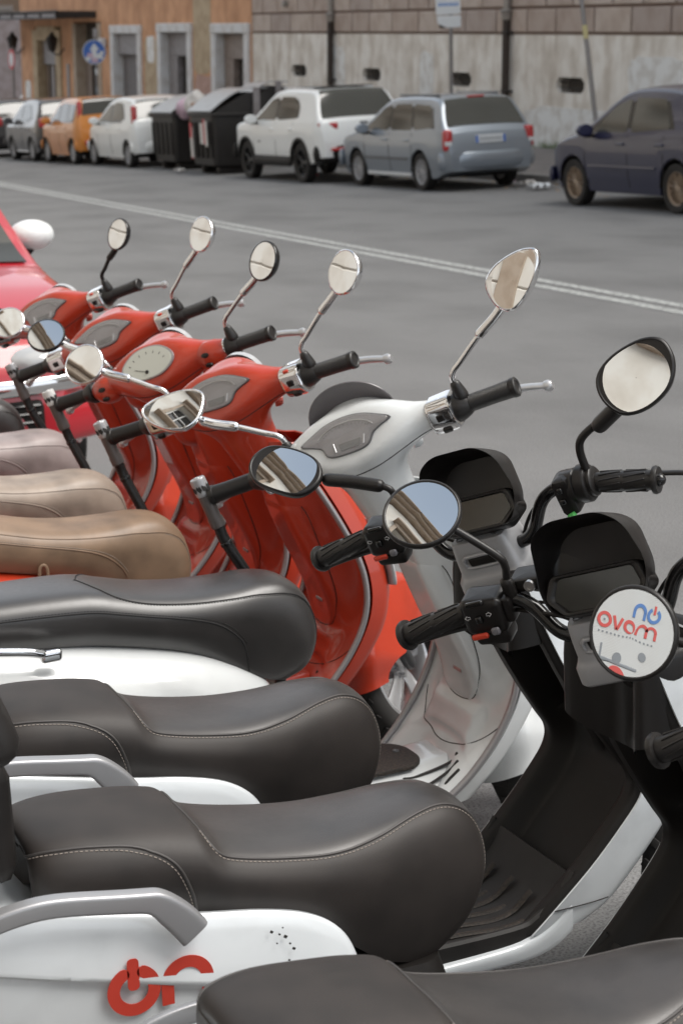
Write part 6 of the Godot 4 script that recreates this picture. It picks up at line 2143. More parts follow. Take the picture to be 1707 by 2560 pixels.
func build_street_things() -> void:
	# blue round sign on a pole
	var p := V(15.3, 0, -60.8)
	var s := thing("round_sign", "blue round road sign with white arrow, patched with stickers, above the cars", "road sign", at(p.x, gy(p.x, p.z) + 0.13, p.z))
	var h: float = 1.34 - s.position.y
	part(s, "pole", rod(V(0, 0, 0), V(0, h + 0.5, 0), 0.045, 10).done(), mats.pole_grey)
	var f := facing(V(-0.06, h, 0.03), V(-0.6, 0, 1), Vector3.UP)
	part(s, "disc", plate(disc(0.37, 36), -0.01, 0.01, 0.003).done(40), mats.sign_blue, f)
	part(s, "rim", tube(smooth3(Array(ring(V(0, 0, 0.01), V(0.36, 0, 0), V(0, 0.36, 0), 24)), 2, true), 0.012, 6).done(), mats.sign_white, f)
	part(s, "arrow_mark", plate(poly([Vector2(0, 0.27), Vector2(0.17, 0.06), Vector2(0.08, 0.06), Vector2(0.09, -0.28), Vector2(-0.09, -0.28), Vector2(-0.08, 0.06), Vector2(-0.15, 0.04)], 0.02), 0.010, 0.014, 0.0).done(30), mats.sign_white, f)
	for q in [[-0.13, -0.10, 0.10, "sticker_pink"], [0.16, -0.13, 0.12, "sign_white"], [-0.20, -0.2, 0.09, "sign_white"], [0.02, -0.24, 0.11, "sticker_pink"], [0.24, -0.02, 0.07, "sign_white"]]:
		part(s, "sticker", plate(poly([Vector2(-q[2], -q[2] * 0.7), Vector2(q[2], -q[2] * 0.6), Vector2(q[2] * 0.8, q[2] * 0.7), Vector2(-q[2] * 0.9, q[2] * 0.6)], 0.02), 0.014, 0.017, 0.0).done(30), mats[q[3]], f * at(q[0], q[1], 0))
	for q in [[0.55, "sign_white"], [0.95, "print_grey"], [1.5, "sign_white"]]:
		part(s, "sticker", once("pole_sticker", func(): return lathe([Vector2(0.0465, -0.09), Vector2(0.047, -0.09), Vector2(0.047, 0.09), Vector2(0.0465, 0.09)], 12).done(40)), mats[q[1]], at(0, q[0] + 0.6, 0))
	part(s, "back_sign", rbox(V(0.06, 0.3, 0.4), 0.02).done(40), mats.panel_grey, at(0.0, h + 0.55, 0))
	# white board on a thin pole
	p = V(15.3, 0, -34.0)
	s = thing("parking_sign", "white two-part information sign on a thin leaning grey pole", "road sign", Transform3D(Basis(Vector3.RIGHT, -0.05), V(p.x, gy(p.x, p.z) + 0.13, p.z)))
	h = 2.06 - s.position.y
	part(s, "pole", rod(V(0, 0, 0), V(0, h + 1.5, 0), 0.035, 10).done(), mats.pole_grey)
	f = facing(V(-0.05, h, 0), V(-0.75, 0, 1.0), Vector3.UP)
	part(s, "board", plate(poly([Vector2(-0.20, 0.06), Vector2(-0.02, -0.02), Vector2(0.24, -0.01), Vector2(0.24, 0.20), Vector2(-0.22, 0.20)], 0.03), -0.01, 0.012, 0.003).done(40), mats.sign_white, f)
	part(s, "board", plate(poly([Vector2(-0.23, 0.215), Vector2(0.235, 0.225), Vector2(0.225, 0.8), Vector2(-0.245, 0.8)], 0.03), -0.01, 0.012, 0.003).done(40), mats.sign_white, f)
	for k in 2:
		for j in 7:
			part(s, "text_block", once("text_block", func(): return rbox(V(0.036, 0.06, 0.004), 0.001, 1).done(30)), mats.print_blue, f * at(-0.16 + 0.055 * j, 0.40 + 0.13 * k, 0.013))
	part(s, "sign_back", rbox(V(0.16, 0.07, 0.03), 0.01).done(40), mats.iron, f * at(-0.10, 0.02, -0.04))
	# leaning pole
	s = thing("leaning_pole", "thin grey pole leaning to the left with a yellow sticker, before the wall", "pole", Transform3D(Basis(Vector3.RIGHT, -0.31), V(15.3, gy(15.3, -28.15) + 0.13, -28.15)))
	part(s, "pole", rod(V(0, 0, 0), V(0, 4.6, 0), 0.038, 10).done(), mats.pole_grey)
	part(s, "sticker", lathe([Vector2(0.040, -0.11), Vector2(0.041, -0.11), Vector2(0.041, 0.11), Vector2(0.040, 0.11)], 12).done(40), mats.sticker_yellow, at(0, 2.32, 0))
	part(s, "base", lathe([Vector2(0.09, 0.0), Vector2(0.08, 0.03), Vector2(0.05, 0.06), Vector2(0.0, 0.06)], 14).done(40), mats.pole_grey)
	# no-stopping sign far left
	s = thing("round_sign", "red and white round road sign seen from the side, far left", "road sign", at(15.3, gy(15.3, -73.2) + 0.13, -73.2))
	h = 0.95 - s.position.y
	part(s, "pole", rod(V(0, 0, 0), V(0, h + 0.4, 0), 0.04, 8).done(), mats.pole_grey)
	f = facing(V(-0.05, h, 0.0), V(-1, 0, 0.1), Vector3.UP)
	part(s, "disc", plate(disc(0.36, 30), -0.01, 0.01, 0.003).done(40), mats.sign_red, f)
	part(s, "sign_face", plate(disc(0.25, 30), 0.01, 0.013, 0.0).done(40), mats.sign_white, f)
	bins()
	litter()


func bins() -> void:
	var make := func(label: String, x: float, z: float, w: float, depth: float, h: float, tall: float) -> Node3D:
		var b := thing("rubbish_container", label, "rubbish container", Transform3D(Basis(Vector3.RIGHT, -GZ), V(x, gy(x, z), z)), "rubbish containers between the white cars")
		var rows := []
		for k in [[0.16, 0.88], [0.20, 0.90], [h * 0.7, 0.98], [h - 0.02, 1.0], [h, 0.99]]:
			var q := rrect(depth / 2 * k[1], w / 2 * k[1], 0.10, k[0], 3)
			rows.append(q)
		part(b, "container_body", MB.new().loft(rows).done(50), mats.bin_black)
		for k in 5:
			part(b, "rib", rbox(V(0.05, h - 0.45, 0.07), 0.02, 1).done(40), mats.bin_black, Transform3D(Basis(Vector3.BACK, 0.05), V(-depth / 2 * 0.97 - 0.01, h / 2 + 0.08, -w / 2 + w * (k + 0.5) / 5.0)))
		part(b, "container_rim", rbox(V(depth + 0.07, 0.07, w + 0.08), 0.025, 2).done(40), mats.bin_black, at(0, h, 0))
		for s in [-1, 1]:
			part(b, "side_arm", rbox(V(0.14, tall, 0.07), 0.02, 1).done(40), mats.panel_grey, at(depth * 0.30, tall / 2 + 0.1, s * (w / 2 + 0.05)))
			part(b, "foot", rbox(V(depth * 0.7, 0.16, 0.16), 0.03, 1).done(40), mats.iron, at(0, 0.08, s * w * 0.32))
		var prof := PackedVector2Array([Vector2(-depth / 2, h + 0.02), Vector2(depth / 2 * 0.3, tall), Vector2(depth / 2, tall - 0.03), Vector2(depth / 2, h + 0.02)])
		part(b, "lid_side", plate(prof, -w / 2 + 0.02, w / 2 - 0.02, 0.0).done(30), mats.bin_black)
		var sheet := []
		for k in 13:
			var f := k / 12.0
			var r := PackedVector3Array()
			for j in 9:
				var zz := lerpf(-w / 2, w / 2, j / 8.0)
				r.append(V(lerpf(-depth / 2 - 0.04, depth / 2 + 0.02, f), h + 0.05 + (tall - h + 0.02) * (sin(minf(f / 0.68, 1.0) * PI / 2) * 0.75 + minf(f / 0.68, 1.0) * 0.25), zz))
			sheet.append(r)
		part(b, "lid", shell(sheet, 0.02).done(50), mats.bin_lid)
		return b
	var b2: Node3D = make.call("large black rubbish container with white paper stickers on its front", 12.55, -39.05, 1.62, 1.15, 1.18, 1.62)
	var q := [[-0.42, 0.62, 0.20, 0.62, "paper_white"], [-0.44, 0.86, 0.16, 0.30, "sign_red"], [0.30, 0.80, 0.22, 0.42, "paper_white"], [0.48, 0.84, 0.10, 0.5, "sign_red"], [0.60, 0.80, 0.16, 0.50, "paper_white"], [-0.43, 0.34, 0.18, 0.10, "sign_red"]]
	for k in q:
		part(b2, "sticker", rbox(V(0.006, k[3], k[2]), 0.002, 1).done(40), mats[k[4]], Transform3D(Basis(Vector3.BACK, 0.05), V(-0.66 + 0.055 * (0.9 - k[1]), k[1], k[0])))
	var b1: Node3D = make.call("smaller black rubbish container with a crumpled grey lid, beside the white hatchback", 12.55, -42.1, 1.75, 1.05, 1.15, 1.50)
	make.call("black rubbish container with pale lid standing behind the white off-roader", 14.0, -41.6, 1.2, 1.1, 1.2, 1.70)
	# rubbish lying between and on them
	var rng := RandomNumberGenerator.new()
	rng.seed = 17
	var heap := [["rubbish_bag", "white knotted rubbish bag lying on top of the black container", 12.35, 1.36, -40.6, 0.26, "bag_white", "bag"], ["rubbish_bag", "grey crumpled rubbish bag beside the cardboard on the container", 12.3, 1.28, -41.2, 0.22, "sticker_pink", "bag"]]
	for k in heap:
		var m := blob(V(-0.4, -0.36, -0.4), V(0.4, 0.4, 0.4), 0.035, func(p): return p.length() - k[5] * (1.0 + 0.16 * sin(p.x * 17.0 + 1.0) * sin(p.y * 15.0) * cos(p.z * 13.0 + k[5] * 40.0)) - 0.04 * maxf(p.y - 0.15, 0.0) * 6.0)
		top(k[0], m.done(), mats[k[6]], k[1], k[7], "", at(k[2], gy(k[2], k[4]) + k[3], k[4]))
	top("cardboard_box", rbox(V(0.4, 0.5, 0.5), 0.015, 1).done(40), mats.card_brown, "brown cardboard box wedged between the two front rubbish containers", "box", "", Transform3D(Basis(V(1, 0.4, 0.2).normalized(), 0.5), V(12.4, gy(12.4, -40.45) + 1.12, -40.25)))


func litter() -> void:
	var rng := RandomNumberGenerator.new()
	rng.seed = 23
	var at_ := [[14.2, -28.6, "crumpled white paper in the gutter left of the blue car", "paper_white", 0.10], [13.9, -27.6, "flattened white wrapper on the road before the blue car", "sign_white", 0.14], [14.3, -29.6, "pinkish paper scrap by the kerb behind the silver estate", "sticker_pink", 0.10], [13.2, -30.3, "white cup lying on the road under the silver estate", "sign_white", 0.11], [11.9, -40.4, "small white scrap on the road before the containers", "paper_white", 0.09], [12.9, -35.2, "orange wrapper lying under the white off-roader", "sign_red", 0.12]]
	for k in at_:
		var m := MB.new()
		var rows := []
		for i in 7:
			var r := PackedVector3Array()
			for j in 7:
				r.append(V((i - 3) * k[4] * 0.4 + 0.02 * rng.randf(), 0.02 + 0.07 * rng.randf() * k[4] / 0.1, (j - 3) * k[4] * 0.4 + 0.02 * rng.randf()))
			rows.append(r)
		top("litter_scrap", shell(rows, 0.003).done(30), mats[k[3]], k[2], "litter", "", at(k[0], gy(k[0], k[1]) + 0.01, k[1]))
	var m := MB.new()
	for k in 260:
		var z := lerpf(-46.0, -24.0, rng.randf())
		var x := 14.6 - 0.9 * pow(rng.randf(), 1.6)
		var p := V(x, gy(x, z) + 0.012, z)
		var a := rng.randf() * TAU
		var u := V(cos(a), 0.2 * rng.randf(), sin(a)) * lerpf(0.02, 0.05, rng.randf())
		var w := V(-sin(a), 0.3 * rng.randf(), cos(a)) * 0.022
		m.grid([PackedVector3Array([p - u, p + w]), PackedVector3Array([p - w, p + u])])
	var g := top("fallen_leaves", m.done(180, 0), mats.leaf_dry, "dry brown leaves and crumbs gathered along the far kerb", "leaves")
	g.set_meta("kind", "stuff")
# ---------------------------------------------------------------- cars: x forward, z to the right, centred between the axles
func car_plan(c: Dictionary, x: float) -> float:
	var a: float = c.front
	var r: float = c.rear
	var f := 1.0
	if x > a - 0.55:
		f = sqrt(maxf(1.0 - pow((x - a + 0.55) / 0.62, 2.6) * 0.62, 0.05))
	elif x < r + 0.4:
		f = sqrt(maxf(1.0 - pow((r + 0.4 - x) / 0.46, 2.8) * 0.42, 0.05))
	return c.width / 2 * f


func car_low(c: Dictionary, x: float) -> float:
	var y: float = c.sill
	y += 0.10 * smoothstep(c.front - 0.5, c.front, x) + 0.12 * smoothstep(c.rear + 0.5, c.rear, x)
	for w in [c.axle_front, c.axle_rear]:
		var d := absf(x - w)
		var R: float = c.wheel + 0.055
		if d < R:
			y = maxf(y, c.wheel + sqrt(R * R - d * d))
	return y


func car_top(c: Dictionary, x: float) -> float:
	return table(c.top, x)[1]


func car_side(c: Dictionary, x: float, y: float) -> float:
	var w := car_plan(c, x)
	var b: float = c.belt
	if y <= b:
		return w * (0.94 + 0.06 * smoothstep(0.2, 0.55, y) - 0.035 * smoothstep(b - 0.16, b, y))
	return w * lerpf(0.958, 0.74, (y - b) / (c.high - b))


func car_ring(c: Dictionary, x: float) -> PackedVector3Array:
	var half := []
	var yl := car_low(c, x)
	var yt := maxf(car_top(c, x), yl + 0.06)
	var w := car_plan(c, x)
	half.append(V(x, yl, 0))
	half.append(V(x, yl, w * 0.75))
	half.append(V(x, yl, car_side(c, x, yl) - 0.012))
	var ys := minf(c.belt, yt - 0.045)
	for i in 9:
		var y := lerpf(minf(yl + 0.012, ys), ys, i / 8.0)
		half.append(V(x, y, car_side(c, x, y)))
	var ye := maxf(yt - 0.05, ys)
	for i in 5:
		var y := lerpf(ys, ye, (i + 1) / 5.0)
		half.append(V(x, y + 0.002 * i, car_side(c, x, y)))
	var we := car_side(c, x, ye)
	half.append(V(x, lerpf(ye, yt, 0.45) + 0.01, we - 0.012))
	half.append(V(x, lerpf(ye, yt, 0.85) + 0.01, we - 0.045))
	half.append(V(x, yt + 0.012, we - 0.11))
	half.append(V(x, yt + 0.028, we * 0.55))
	half.append(V(x, yt + 0.034, 0))
	var r := PackedVector3Array()
	for p in half:
		r.append(p)
	for i in range(half.size() - 2, 0, -1):
		r.append(V(half[i].x, half[i].y, -half[i].z))
	return r


func car_skin(c: Dictionary, poly2: PackedVector2Array, s: float, lift: float, thick: float) -> MB:
	# a panel that follows the side of the car, cut fine enough to bend with it
	var m := plate(poly2, 0.0, thick, 0.0)
	for i in m.v.size():
		var p := m.v[i]
		m.v[i] = V(p.x, p.y, s * (car_side(c, p.x, p.y) + lift + p.z - thick))
	return m


func dense(poly2: PackedVector2Array, step := 0.12) -> PackedVector2Array:
	var o := PackedVector2Array()
	for i in poly2.size():
		var a := poly2[i]
		var b := poly2[(i + 1) % poly2.size()]
		var n := maxi(1, int(a.distance_to(b) / step))
		for k in n:
			o.append(a.lerp(b, float(k) / n))
	return o


func car(called: String, label: String, c: Dictionary, xf: Transform3D) -> Node3D:
	var t := thing(called, label, "car", xf, c.get("group", "cars parked along the far kerb"))
	var xs := []
	var x: float = c.rear
	while x < c.front:
		xs.append(x)
		var edge := minf(x - c.rear, c.front - x)
		x += 0.015 if edge < 0.12 else 0.03
	xs.append(c.front)
	var rows := []
	for q in xs:
		rows.append(car_ring(c, q))
	part(t, "body", MB.new().loft(rows).done(38), c.paint)
	part(t, "underside", rbox(V(c.front - c.rear - 0.5, 0.3, c.width - 0.36), 0.05, 1).done(40), mats.black_matt, at((c.front + c.rear) / 2, c.sill + 0.16, 0))
	for s in [-1.0, 1.0]:
		for g in c.windows:
			var p2 := poly(g, 0.05, 3)
			part(t, "window", car_skin(c, dense(p2), s, 0.007, 0.012).done(40), mats.car_glass)
		var fr := dense(poly(c.frame, 0.08, 3))
		part(t, "window_frame", car_skin(c, fr, s, 0.002, 0.008).done(40), mats.black_gloss)
		for d in c.doors:
			var dp := PackedVector3Array()
			for y in [c.sill + 0.08, 0.5, 0.7, c.belt - 0.02]:
				var xx: float = d + 0.03 * (y - 0.6)
				dp.append(V(xx, y, s * (car_side(c, xx, y) + 0.0005)))
			part(t, "door_gap", tube(dp, 0.006, 5).done(), mats.gap)
		for d in c.handles:
			part(t, "door_handle", once("car_handle", func(): return rbox(V(0.19, 0.03, 0.035), 0.013, 2).done(40)), c.get("handle_paint", c.paint), at(d, c.belt - 0.13, s * (car_side(c, d, c.belt - 0.13) + 0.012)))
		if c.has("strip"):
			var sp := PackedVector3Array()
			for k in 12:
				var xx := lerpf(c.axle_rear + c.wheel + 0.12, c.axle_front - c.wheel - 0.12, k / 11.0)
				sp.append(V(xx, c.strip, s * (car_side(c, xx, c.strip) + 0.006)))
			part(t, "side_strip", tube(sp, 0.024, 6, 0.5, Vector3.BACK).done(60), c.strip_paint)
		if c.has("sill_paint"):
			var sp := PackedVector3Array()
			for k in 10:
				var xx := lerpf(c.axle_rear + c.wheel + 0.10, c.axle_front - c.wheel - 0.10, k / 9.0)
				sp.append(V(xx, c.sill + 0.04, s * (car_side(c, xx, c.sill + 0.04) + 0.004)))
			part(t, "sill_trim", tube(sp, c.get("sill_r", 0.045), 8, 0.4, Vector3.BACK).done(60), c.sill_paint)
		# wing mirror
		var mb := hub(t, "wing_mirror", at(c.mirror[0], c.mirror[1], s * (c.width / 2 + c.get("mirror_out", 0.02))))
		part(mb, "mirror_cap", once("car_mirror", func(): return blob(V(-0.12, -0.12, -0.16), V(0.13, 0.12, 0.16), 0.018, func(p): return maxf(sd_ell(p, V(-0.03, 0, 0), V(0.12, 0.085, 0.125)), -p.x - 0.055)).done(60)), c.get("mirror_paint", c.paint), at(0, 0.03, s * 0.10))
		part(mb, "mirror_foot", rbox(V(0.07, 0.05, 0.16), 0.02, 1).done(40), mats.black_matt, at(0, -0.045, s * 0.02))
		# lamps
		var rl: Array = c.tail
		part(t, "tail_light", rbox(V(rl[3], rl[4], rl[5]), minf(rl[3], rl[5]) * 0.32, 3).done(40), mats.tail_red, Transform3D(Basis(Vector3.UP, s * 0.25), V(rl[0], rl[1], s * rl[2])))
		if c.get("tail_white", false):
			part(t, "reversing_light", rbox(V(rl[3] + 0.006, rl[4] * 0.22, rl[5] * 0.7), 0.01, 1).done(40), mats.sign_white, Transform3D(Basis(Vector3.UP, s * 0.25), V(rl[0], rl[1] - rl[4] * 0.14, s * rl[2])))
		part(t, "headlight", blob(V(-0.2, -0.12, -0.24), V(0.2, 0.12, 0.24), 0.03, func(p): return sd_ell(p, Vector3.ZERO, V(0.17, 0.085, 0.2))).done(), mats.lamp_clear, at(c.front - 0.18, car_top(c, c.front - 0.18) - 0.10, s * (c.width / 2 - 0.30)))
		for w in [c.axle_front, c.axle_rear]:
			wheel_car(t, at(w, c.wheel, s * (c.width / 2 - 0.115)), c.wheel, c.rim, s, c.get("spokes", 5), c.rim_paint)
			# arch lining
			part(t, "wheel_arch", once("arch_%.2f" % c.wheel, func():
				var rr := []
				for i in 17:
					var a := PI * i / 16.0
					var q := PackedVector3Array()
					for j in 3:
						q.append(V(cos(a) * (c.wheel + 0.052), sin(a) * (c.wheel + 0.052), lerpf(-0.11, 0.10, j / 2.0)))
					rr.append(q)
				return shell(rr, 0.006).done(60)), mats.black_matt, at(w, c.wheel, s * (c.width / 2 - 0.13)))
			if c.has("arch_trim"):
				var ap := PackedVector3Array()
				for i in 19:
					var a := PI * i / 18.0
					var px: float = w + cos(a) * (c.wheel + 0.06)
					var py: float = c.wheel + sin(a) * (c.wheel + 0.06)
					ap.append(V(px, py, s * (car_side(c, px, py) + 0.004)))
				part(t, "arch_trim", tube(ap, 0.035, 6, 0.5, Vector3.BACK).done(60), mats.black_matt)
	# screens
	for g in [["windscreen", c.screen], ["rear_window", c.back_glass]]:
		var r2 := []
		for i in 13:
			var xx := lerpf(g[1][0], g[1][1], i / 12.0)
			var r := PackedVector3Array()
			var yt := car_top(c, xx)
			var w := car_side(c, xx, maxf(yt - 0.05, c.belt)) - 0.085
			for j in 9:
				var u := lerpf(-1.0, 1.0, j / 8.0)
				r.append(V(xx, yt + 0.034 - 0.006 * absf(u) - 0.016 * maxf(absf(u) - 0.55, 0.0) / 0.45 + 0.006, u * w))
			r2.append(r)
		part(t, g[0], shell(r2, 0.006).done(60), mats.car_glass)
	# bumpers, plates
	if c.has("bumper_paint"):
		for e in [0, 1]:
			var bp := []
			for k in 9:
				var u := lerpf(-1.0, 1.0, k / 8.0)
				var ex: float = (c.rear - 0.02) if e == 0 else (c.front + 0.02)
				var sg := 1.0 if e == 0 else -1.0
				bp.append(V(ex + sg * 0.20 * pow(absf(u), 3.0), c.bumper, u * (c.width / 2 - 0.02)))
			part(t, "bumper", tube(smooth3(bp, 3), c.get("bumper_r", 0.12), 12, 0.35, Vector3.RIGHT).done(), c.bumper_paint)
	var pl := hub(t, "number_plate", Transform3D(Basis(Vector3.UP, -PI / 2) * Basis(Vector3.RIGHT, -0.12), V(c.plate[0], c.plate[1], 0)))
	part(pl, "plate", once("plate", func(): return rbox(V(0.54, 0.125, 0.015), 0.005, 1).done(40)), mats.sign_white)
	for s in [-1, 1]:
		part(pl, "plate_band", once("plate_band", func(): return rbox(V(0.05, 0.115, 0.016), 0.002, 1).done(40)), mats.sign_blue, at(0.24 * s, 0, 0.001))
	for k in 7:
		part(pl, "plate_character", once("plate_char", func(): return rbox(V(0.036, 0.075, 0.004), 0.002, 1).done(40)), mats.print_grey, at(-0.17 + 0.057 * k, 0, 0.008))
	return t


func wheel_car(t: Node3D, xf: Transform3D, r: float, rim: float, s: float, spokes: int, paint: Material) -> void:
	var h := hub(t, "wheel", xf)
	var up := Transform3D(Basis(Vector3.RIGHT, PI / 2), Vector3.ZERO)
	part(h, "tyre", once("ctyre_%.3f_%.3f" % [r, rim], func(): return lathe([Vector2(rim, 0.075), Vector2(rim + 0.012, 0.092), Vector2(r - 0.03, 0.1), Vector2(r - 0.005, 0.085), Vector2(r, 0.05), Vector2(r, -0.05), Vector2(r - 0.005, -0.085), Vector2(r - 0.03, -0.1), Vector2(rim, -0.08)], 40).moved(up).done(50)), mats.tyre)
	part(h, "rim", once("crim_%.3f_%d" % [rim, spokes], func():
		var m := lathe([Vector2(rim, 0.082), Vector2(rim + 0.006, 0.078), Vector2(rim - 0.012, 0.066), Vector2(rim - 0.02, 0.0), Vector2(rim - 0.02, -0.07), Vector2(rim, -0.08), Vector2(rim, 0.082)], 36)
		m.add(lathe([Vector2(0.0, 0.066), Vector2(0.03, 0.066), Vector2(0.05, 0.055), Vector2(0.055, 0.03), Vector2(0.0, 0.02)], 18))
		m.add(lathe([Vector2(0.0, 0.0), Vector2(rim - 0.03, 0.0), Vector2(rim - 0.03, -0.02), Vector2(0.0, -0.02)], 24))
		for k in spokes:
			m.add(rbox(V(rim - 0.03, 0.02, 0.42 * rim / spokes * 2.2), 0.006, 1).moved(at(rim / 2 + 0.005, 0.056, 0)).moved(Transform3D(Basis(Vector3.UP, TAU * k / spokes), Vector3.ZERO)))
		return m.moved(up).done(45)), paint).rotation = V(0, 0.0 if s > 0 else PI, 0)


func build_far_cars() -> void:
	mat("paint_silver", lin(0.25, 0.285, 0.33), 0.34, 0.55, {"coat": 0.8, "coat_rough": 0.06})
	mat("paint_white", lin(0.76, 0.78, 0.78), 0.35, 0.0, {"coat": 0.8, "coat_rough": 0.06})
	mat("paint_blue", lin(0.012, 0.013, 0.045), 0.3, 0.0, {"coat": 0.6, "coat_rough": 0.04})
	mat("paint_orange", lin(0.58, 0.21, 0.03), 0.35, 0.0, {"coat": 0.8, "coat_rough": 0.06})
	mat("paint_dark", lin(0.035, 0.032, 0.034), 0.3, 0.3, {"coat": 0.9, "coat_rough": 0.05})
	mat("paint_red", lin(0.42, 0.012, 0.022), 0.3, 0.0, {"coat": 1.0, "coat_rough": 0.03})
	mat("car_glass", lin(0.05, 0.05, 0.044), 0.06, 0.0, {"spec": 0.6})
	mat("tail_red", lin(0.42, 0.02, 0.022), 0.2, 0.0, {"coat": 0.8})
	mat("bumper_grey", lin(0.10, 0.105, 0.115), 0.5)
	mat("hub_cap", lin(0.42, 0.42, 0.43), 0.4, 0.1)
	mat("rim_gold", lin(0.36, 0.28, 0.21), 0.4, 0.5)
	var place := func(x: float, z: float, yaw := 2.6) -> Transform3D:
		return Transform3D(Basis(Vector3.RIGHT, -GZ) * Basis(Vector3.BACK, GX) * Basis(Vector3.UP, deg_to_rad(90.0 + yaw)), V(x, gy(x, z), z))
	# silver estate
	var est := {"front": 2.08, "rear": -2.16, "width": 1.66, "high": 1.46, "belt": 0.93, "sill": 0.20, "wheel": 0.30, "rim": 0.20, "axle_front": 1.23, "axle_rear": -1.23,
		"top": [[-2.16, 0.56], [-2.13, 0.74], [-2.09, 0.88], [-2.04, 0.95], [-1.90, 1.12], [-1.72, 1.36], [-1.60, 1.43], [-1.3, 1.465], [-0.5, 1.475], [0.05, 1.45], [0.32, 1.36], [0.75, 1.13], [1.10, 0.95], [1.25, 0.915], [1.7, 0.83], [1.92, 0.74], [2.03, 0.62], [2.08, 0.48]],
		"windows": [[Vector2(0.86, 0.955), Vector2(0.30, 1.30), Vector2(0.02, 1.36), Vector2(-0.05, 0.955)], [Vector2(-0.13, 0.955), Vector2(-0.10, 1.365), Vector2(-0.72, 1.37), Vector2(-0.92, 0.955)], [Vector2(-1.0, 0.955), Vector2(-0.82, 1.365), Vector2(-1.42, 1.34), Vector2(-1.66, 1.0)]],
		"frame": [Vector2(0.92, 0.935), Vector2(0.30, 1.33), Vector2(-0.1, 1.395), Vector2(-0.8, 1.40), Vector2(-1.47, 1.37), Vector2(-1.74, 0.97), Vector2(-1.66, 0.935)],
		"doors": [0.88, -0.09, -0.95], "handles": [0.06, -0.78], "strip": 0.50, "strip_paint": mats.bumper_grey, "sill_paint": mats.sign_white, "sill_r": 0.03, "mirror": [0.70, 0.95], "tail": [-2.045, 0.80, 0.72, 0.16, 0.34, 0.16], "tail_white": true,
		"screen": [0.30, 1.06], "back_glass": [-2.0, -1.68], "bumper": 0.48, "bumper_r": 0.14, "bumper_paint": mats.paint_silver, "plate": [-2.135, 0.80], "paint": mats.paint_silver, "rim_paint": mats.hub_cap, "spokes": 9}
	var e := car("estate_car", "silver grey estate car with red tail lamps, parked beside the blue car", est, place.call(13.42, -30.6))
	for s in [-1.0, 1.0]:
		part(e, "roof_rail", rod(V(0.0, 1.50, 0.52 * s), V(-1.45, 1.49, 0.52 * s), 0.018, 8).done(), mats.bumper_grey)
	part(e, "third_brake_light", rbox(V(0.06, 0.03, 0.3), 0.01, 1).done(40), mats.tail_red, at(-1.66, 1.455, 0))
	# white off-roader
	var suv := {"front": 2.14, "rear": -2.24, "width": 1.80, "high": 1.64, "belt": 1.08, "sill": 0.34, "wheel": 0.36, "rim": 0.235, "axle_front": 1.33, "axle_rear": -1.33,
		"top": [[-2.24, 0.72], [-2.21, 0.92], [-2.17, 1.06], [-2.08, 1.14], [-1.92, 1.36], [-1.74, 1.56], [-1.55, 1.615], [-0.8, 1.64], [-0.1, 1.63], [0.22, 1.55], [0.75, 1.27], [1.02, 1.14], [1.2, 1.10], [1.8, 1.03], [2.02, 0.93], [2.11, 0.75], [2.14, 0.6]],
		"windows": [[Vector2(0.80, 1.11), Vector2(0.24, 1.47), Vector2(-0.10, 1.52), Vector2(-0.16, 1.11)], [Vector2(-0.26, 1.11), Vector2(-0.22, 1.525), Vector2(-0.86, 1.52), Vector2(-1.12, 1.34), Vector2(-1.16, 1.14)]],
		"frame": [Vector2(0.88, 1.09), Vector2(0.24, 1.50), Vector2(-0.2, 1.55), Vector2(-0.9, 1.55), Vector2(-1.20, 1.36), Vector2(-1.24, 1.09)],
		"doors": [0.90, -0.2, -1.05], "handles": [0.0, -0.95], "sill_paint": mats.black_matt, "sill_r": 0.10, "arch_trim": true, "mirror": [0.72, 1.10], "tail": [-2.13, 1.00, 0.66, 0.10, 0.13, 0.36],
		"screen": [0.20, 0.98], "back_glass": [-2.10, -1.68], "bumper": 0.52, "bumper_r": 0.15, "bumper_paint": mats.black_matt, "plate": [-2.19, 0.92], "paint": mats.paint_white, "rim_paint": mats.black_gloss, "spokes": 5}
	e = car("off_roader", "white off-roader with black wheels and dark rear window, next to silver estate", suv, place.call(13.02, -35.05))
	for s in [-1.0, 1.0]:
		part(e, "roof_rail", rod(V(0.0, 1.67, 0.58 * s), V(-1.4, 1.64, 0.58 * s), 0.018, 8).done(), mats.steel)
		part(e, "reflector", rbox(V(0.04, 0.06, 0.3), 0.015, 1).done(40), mats.tail_red, at(-2.33, 0.60, 0.55 * s))
	part(e, "roof_panel", rbox(V(1.25, 0.02, 1.0), 0.008, 1).done(40), mats.black_gloss, at(-0.95, 1.672, 0))
	part(e, "tail_badge", rbox(V(0.02, 0.04, 0.16), 0.008, 1).done(40), mats.bumper_grey, Transform3D(Basis(), V(-2.225, 1.04, 0)))
	part(e, "side_badge", rbox(V(0.16, 0.025, 0.01), 0.004, 1).done(40), mats.bumper_grey, at(0.62, 0.72, -0.905))
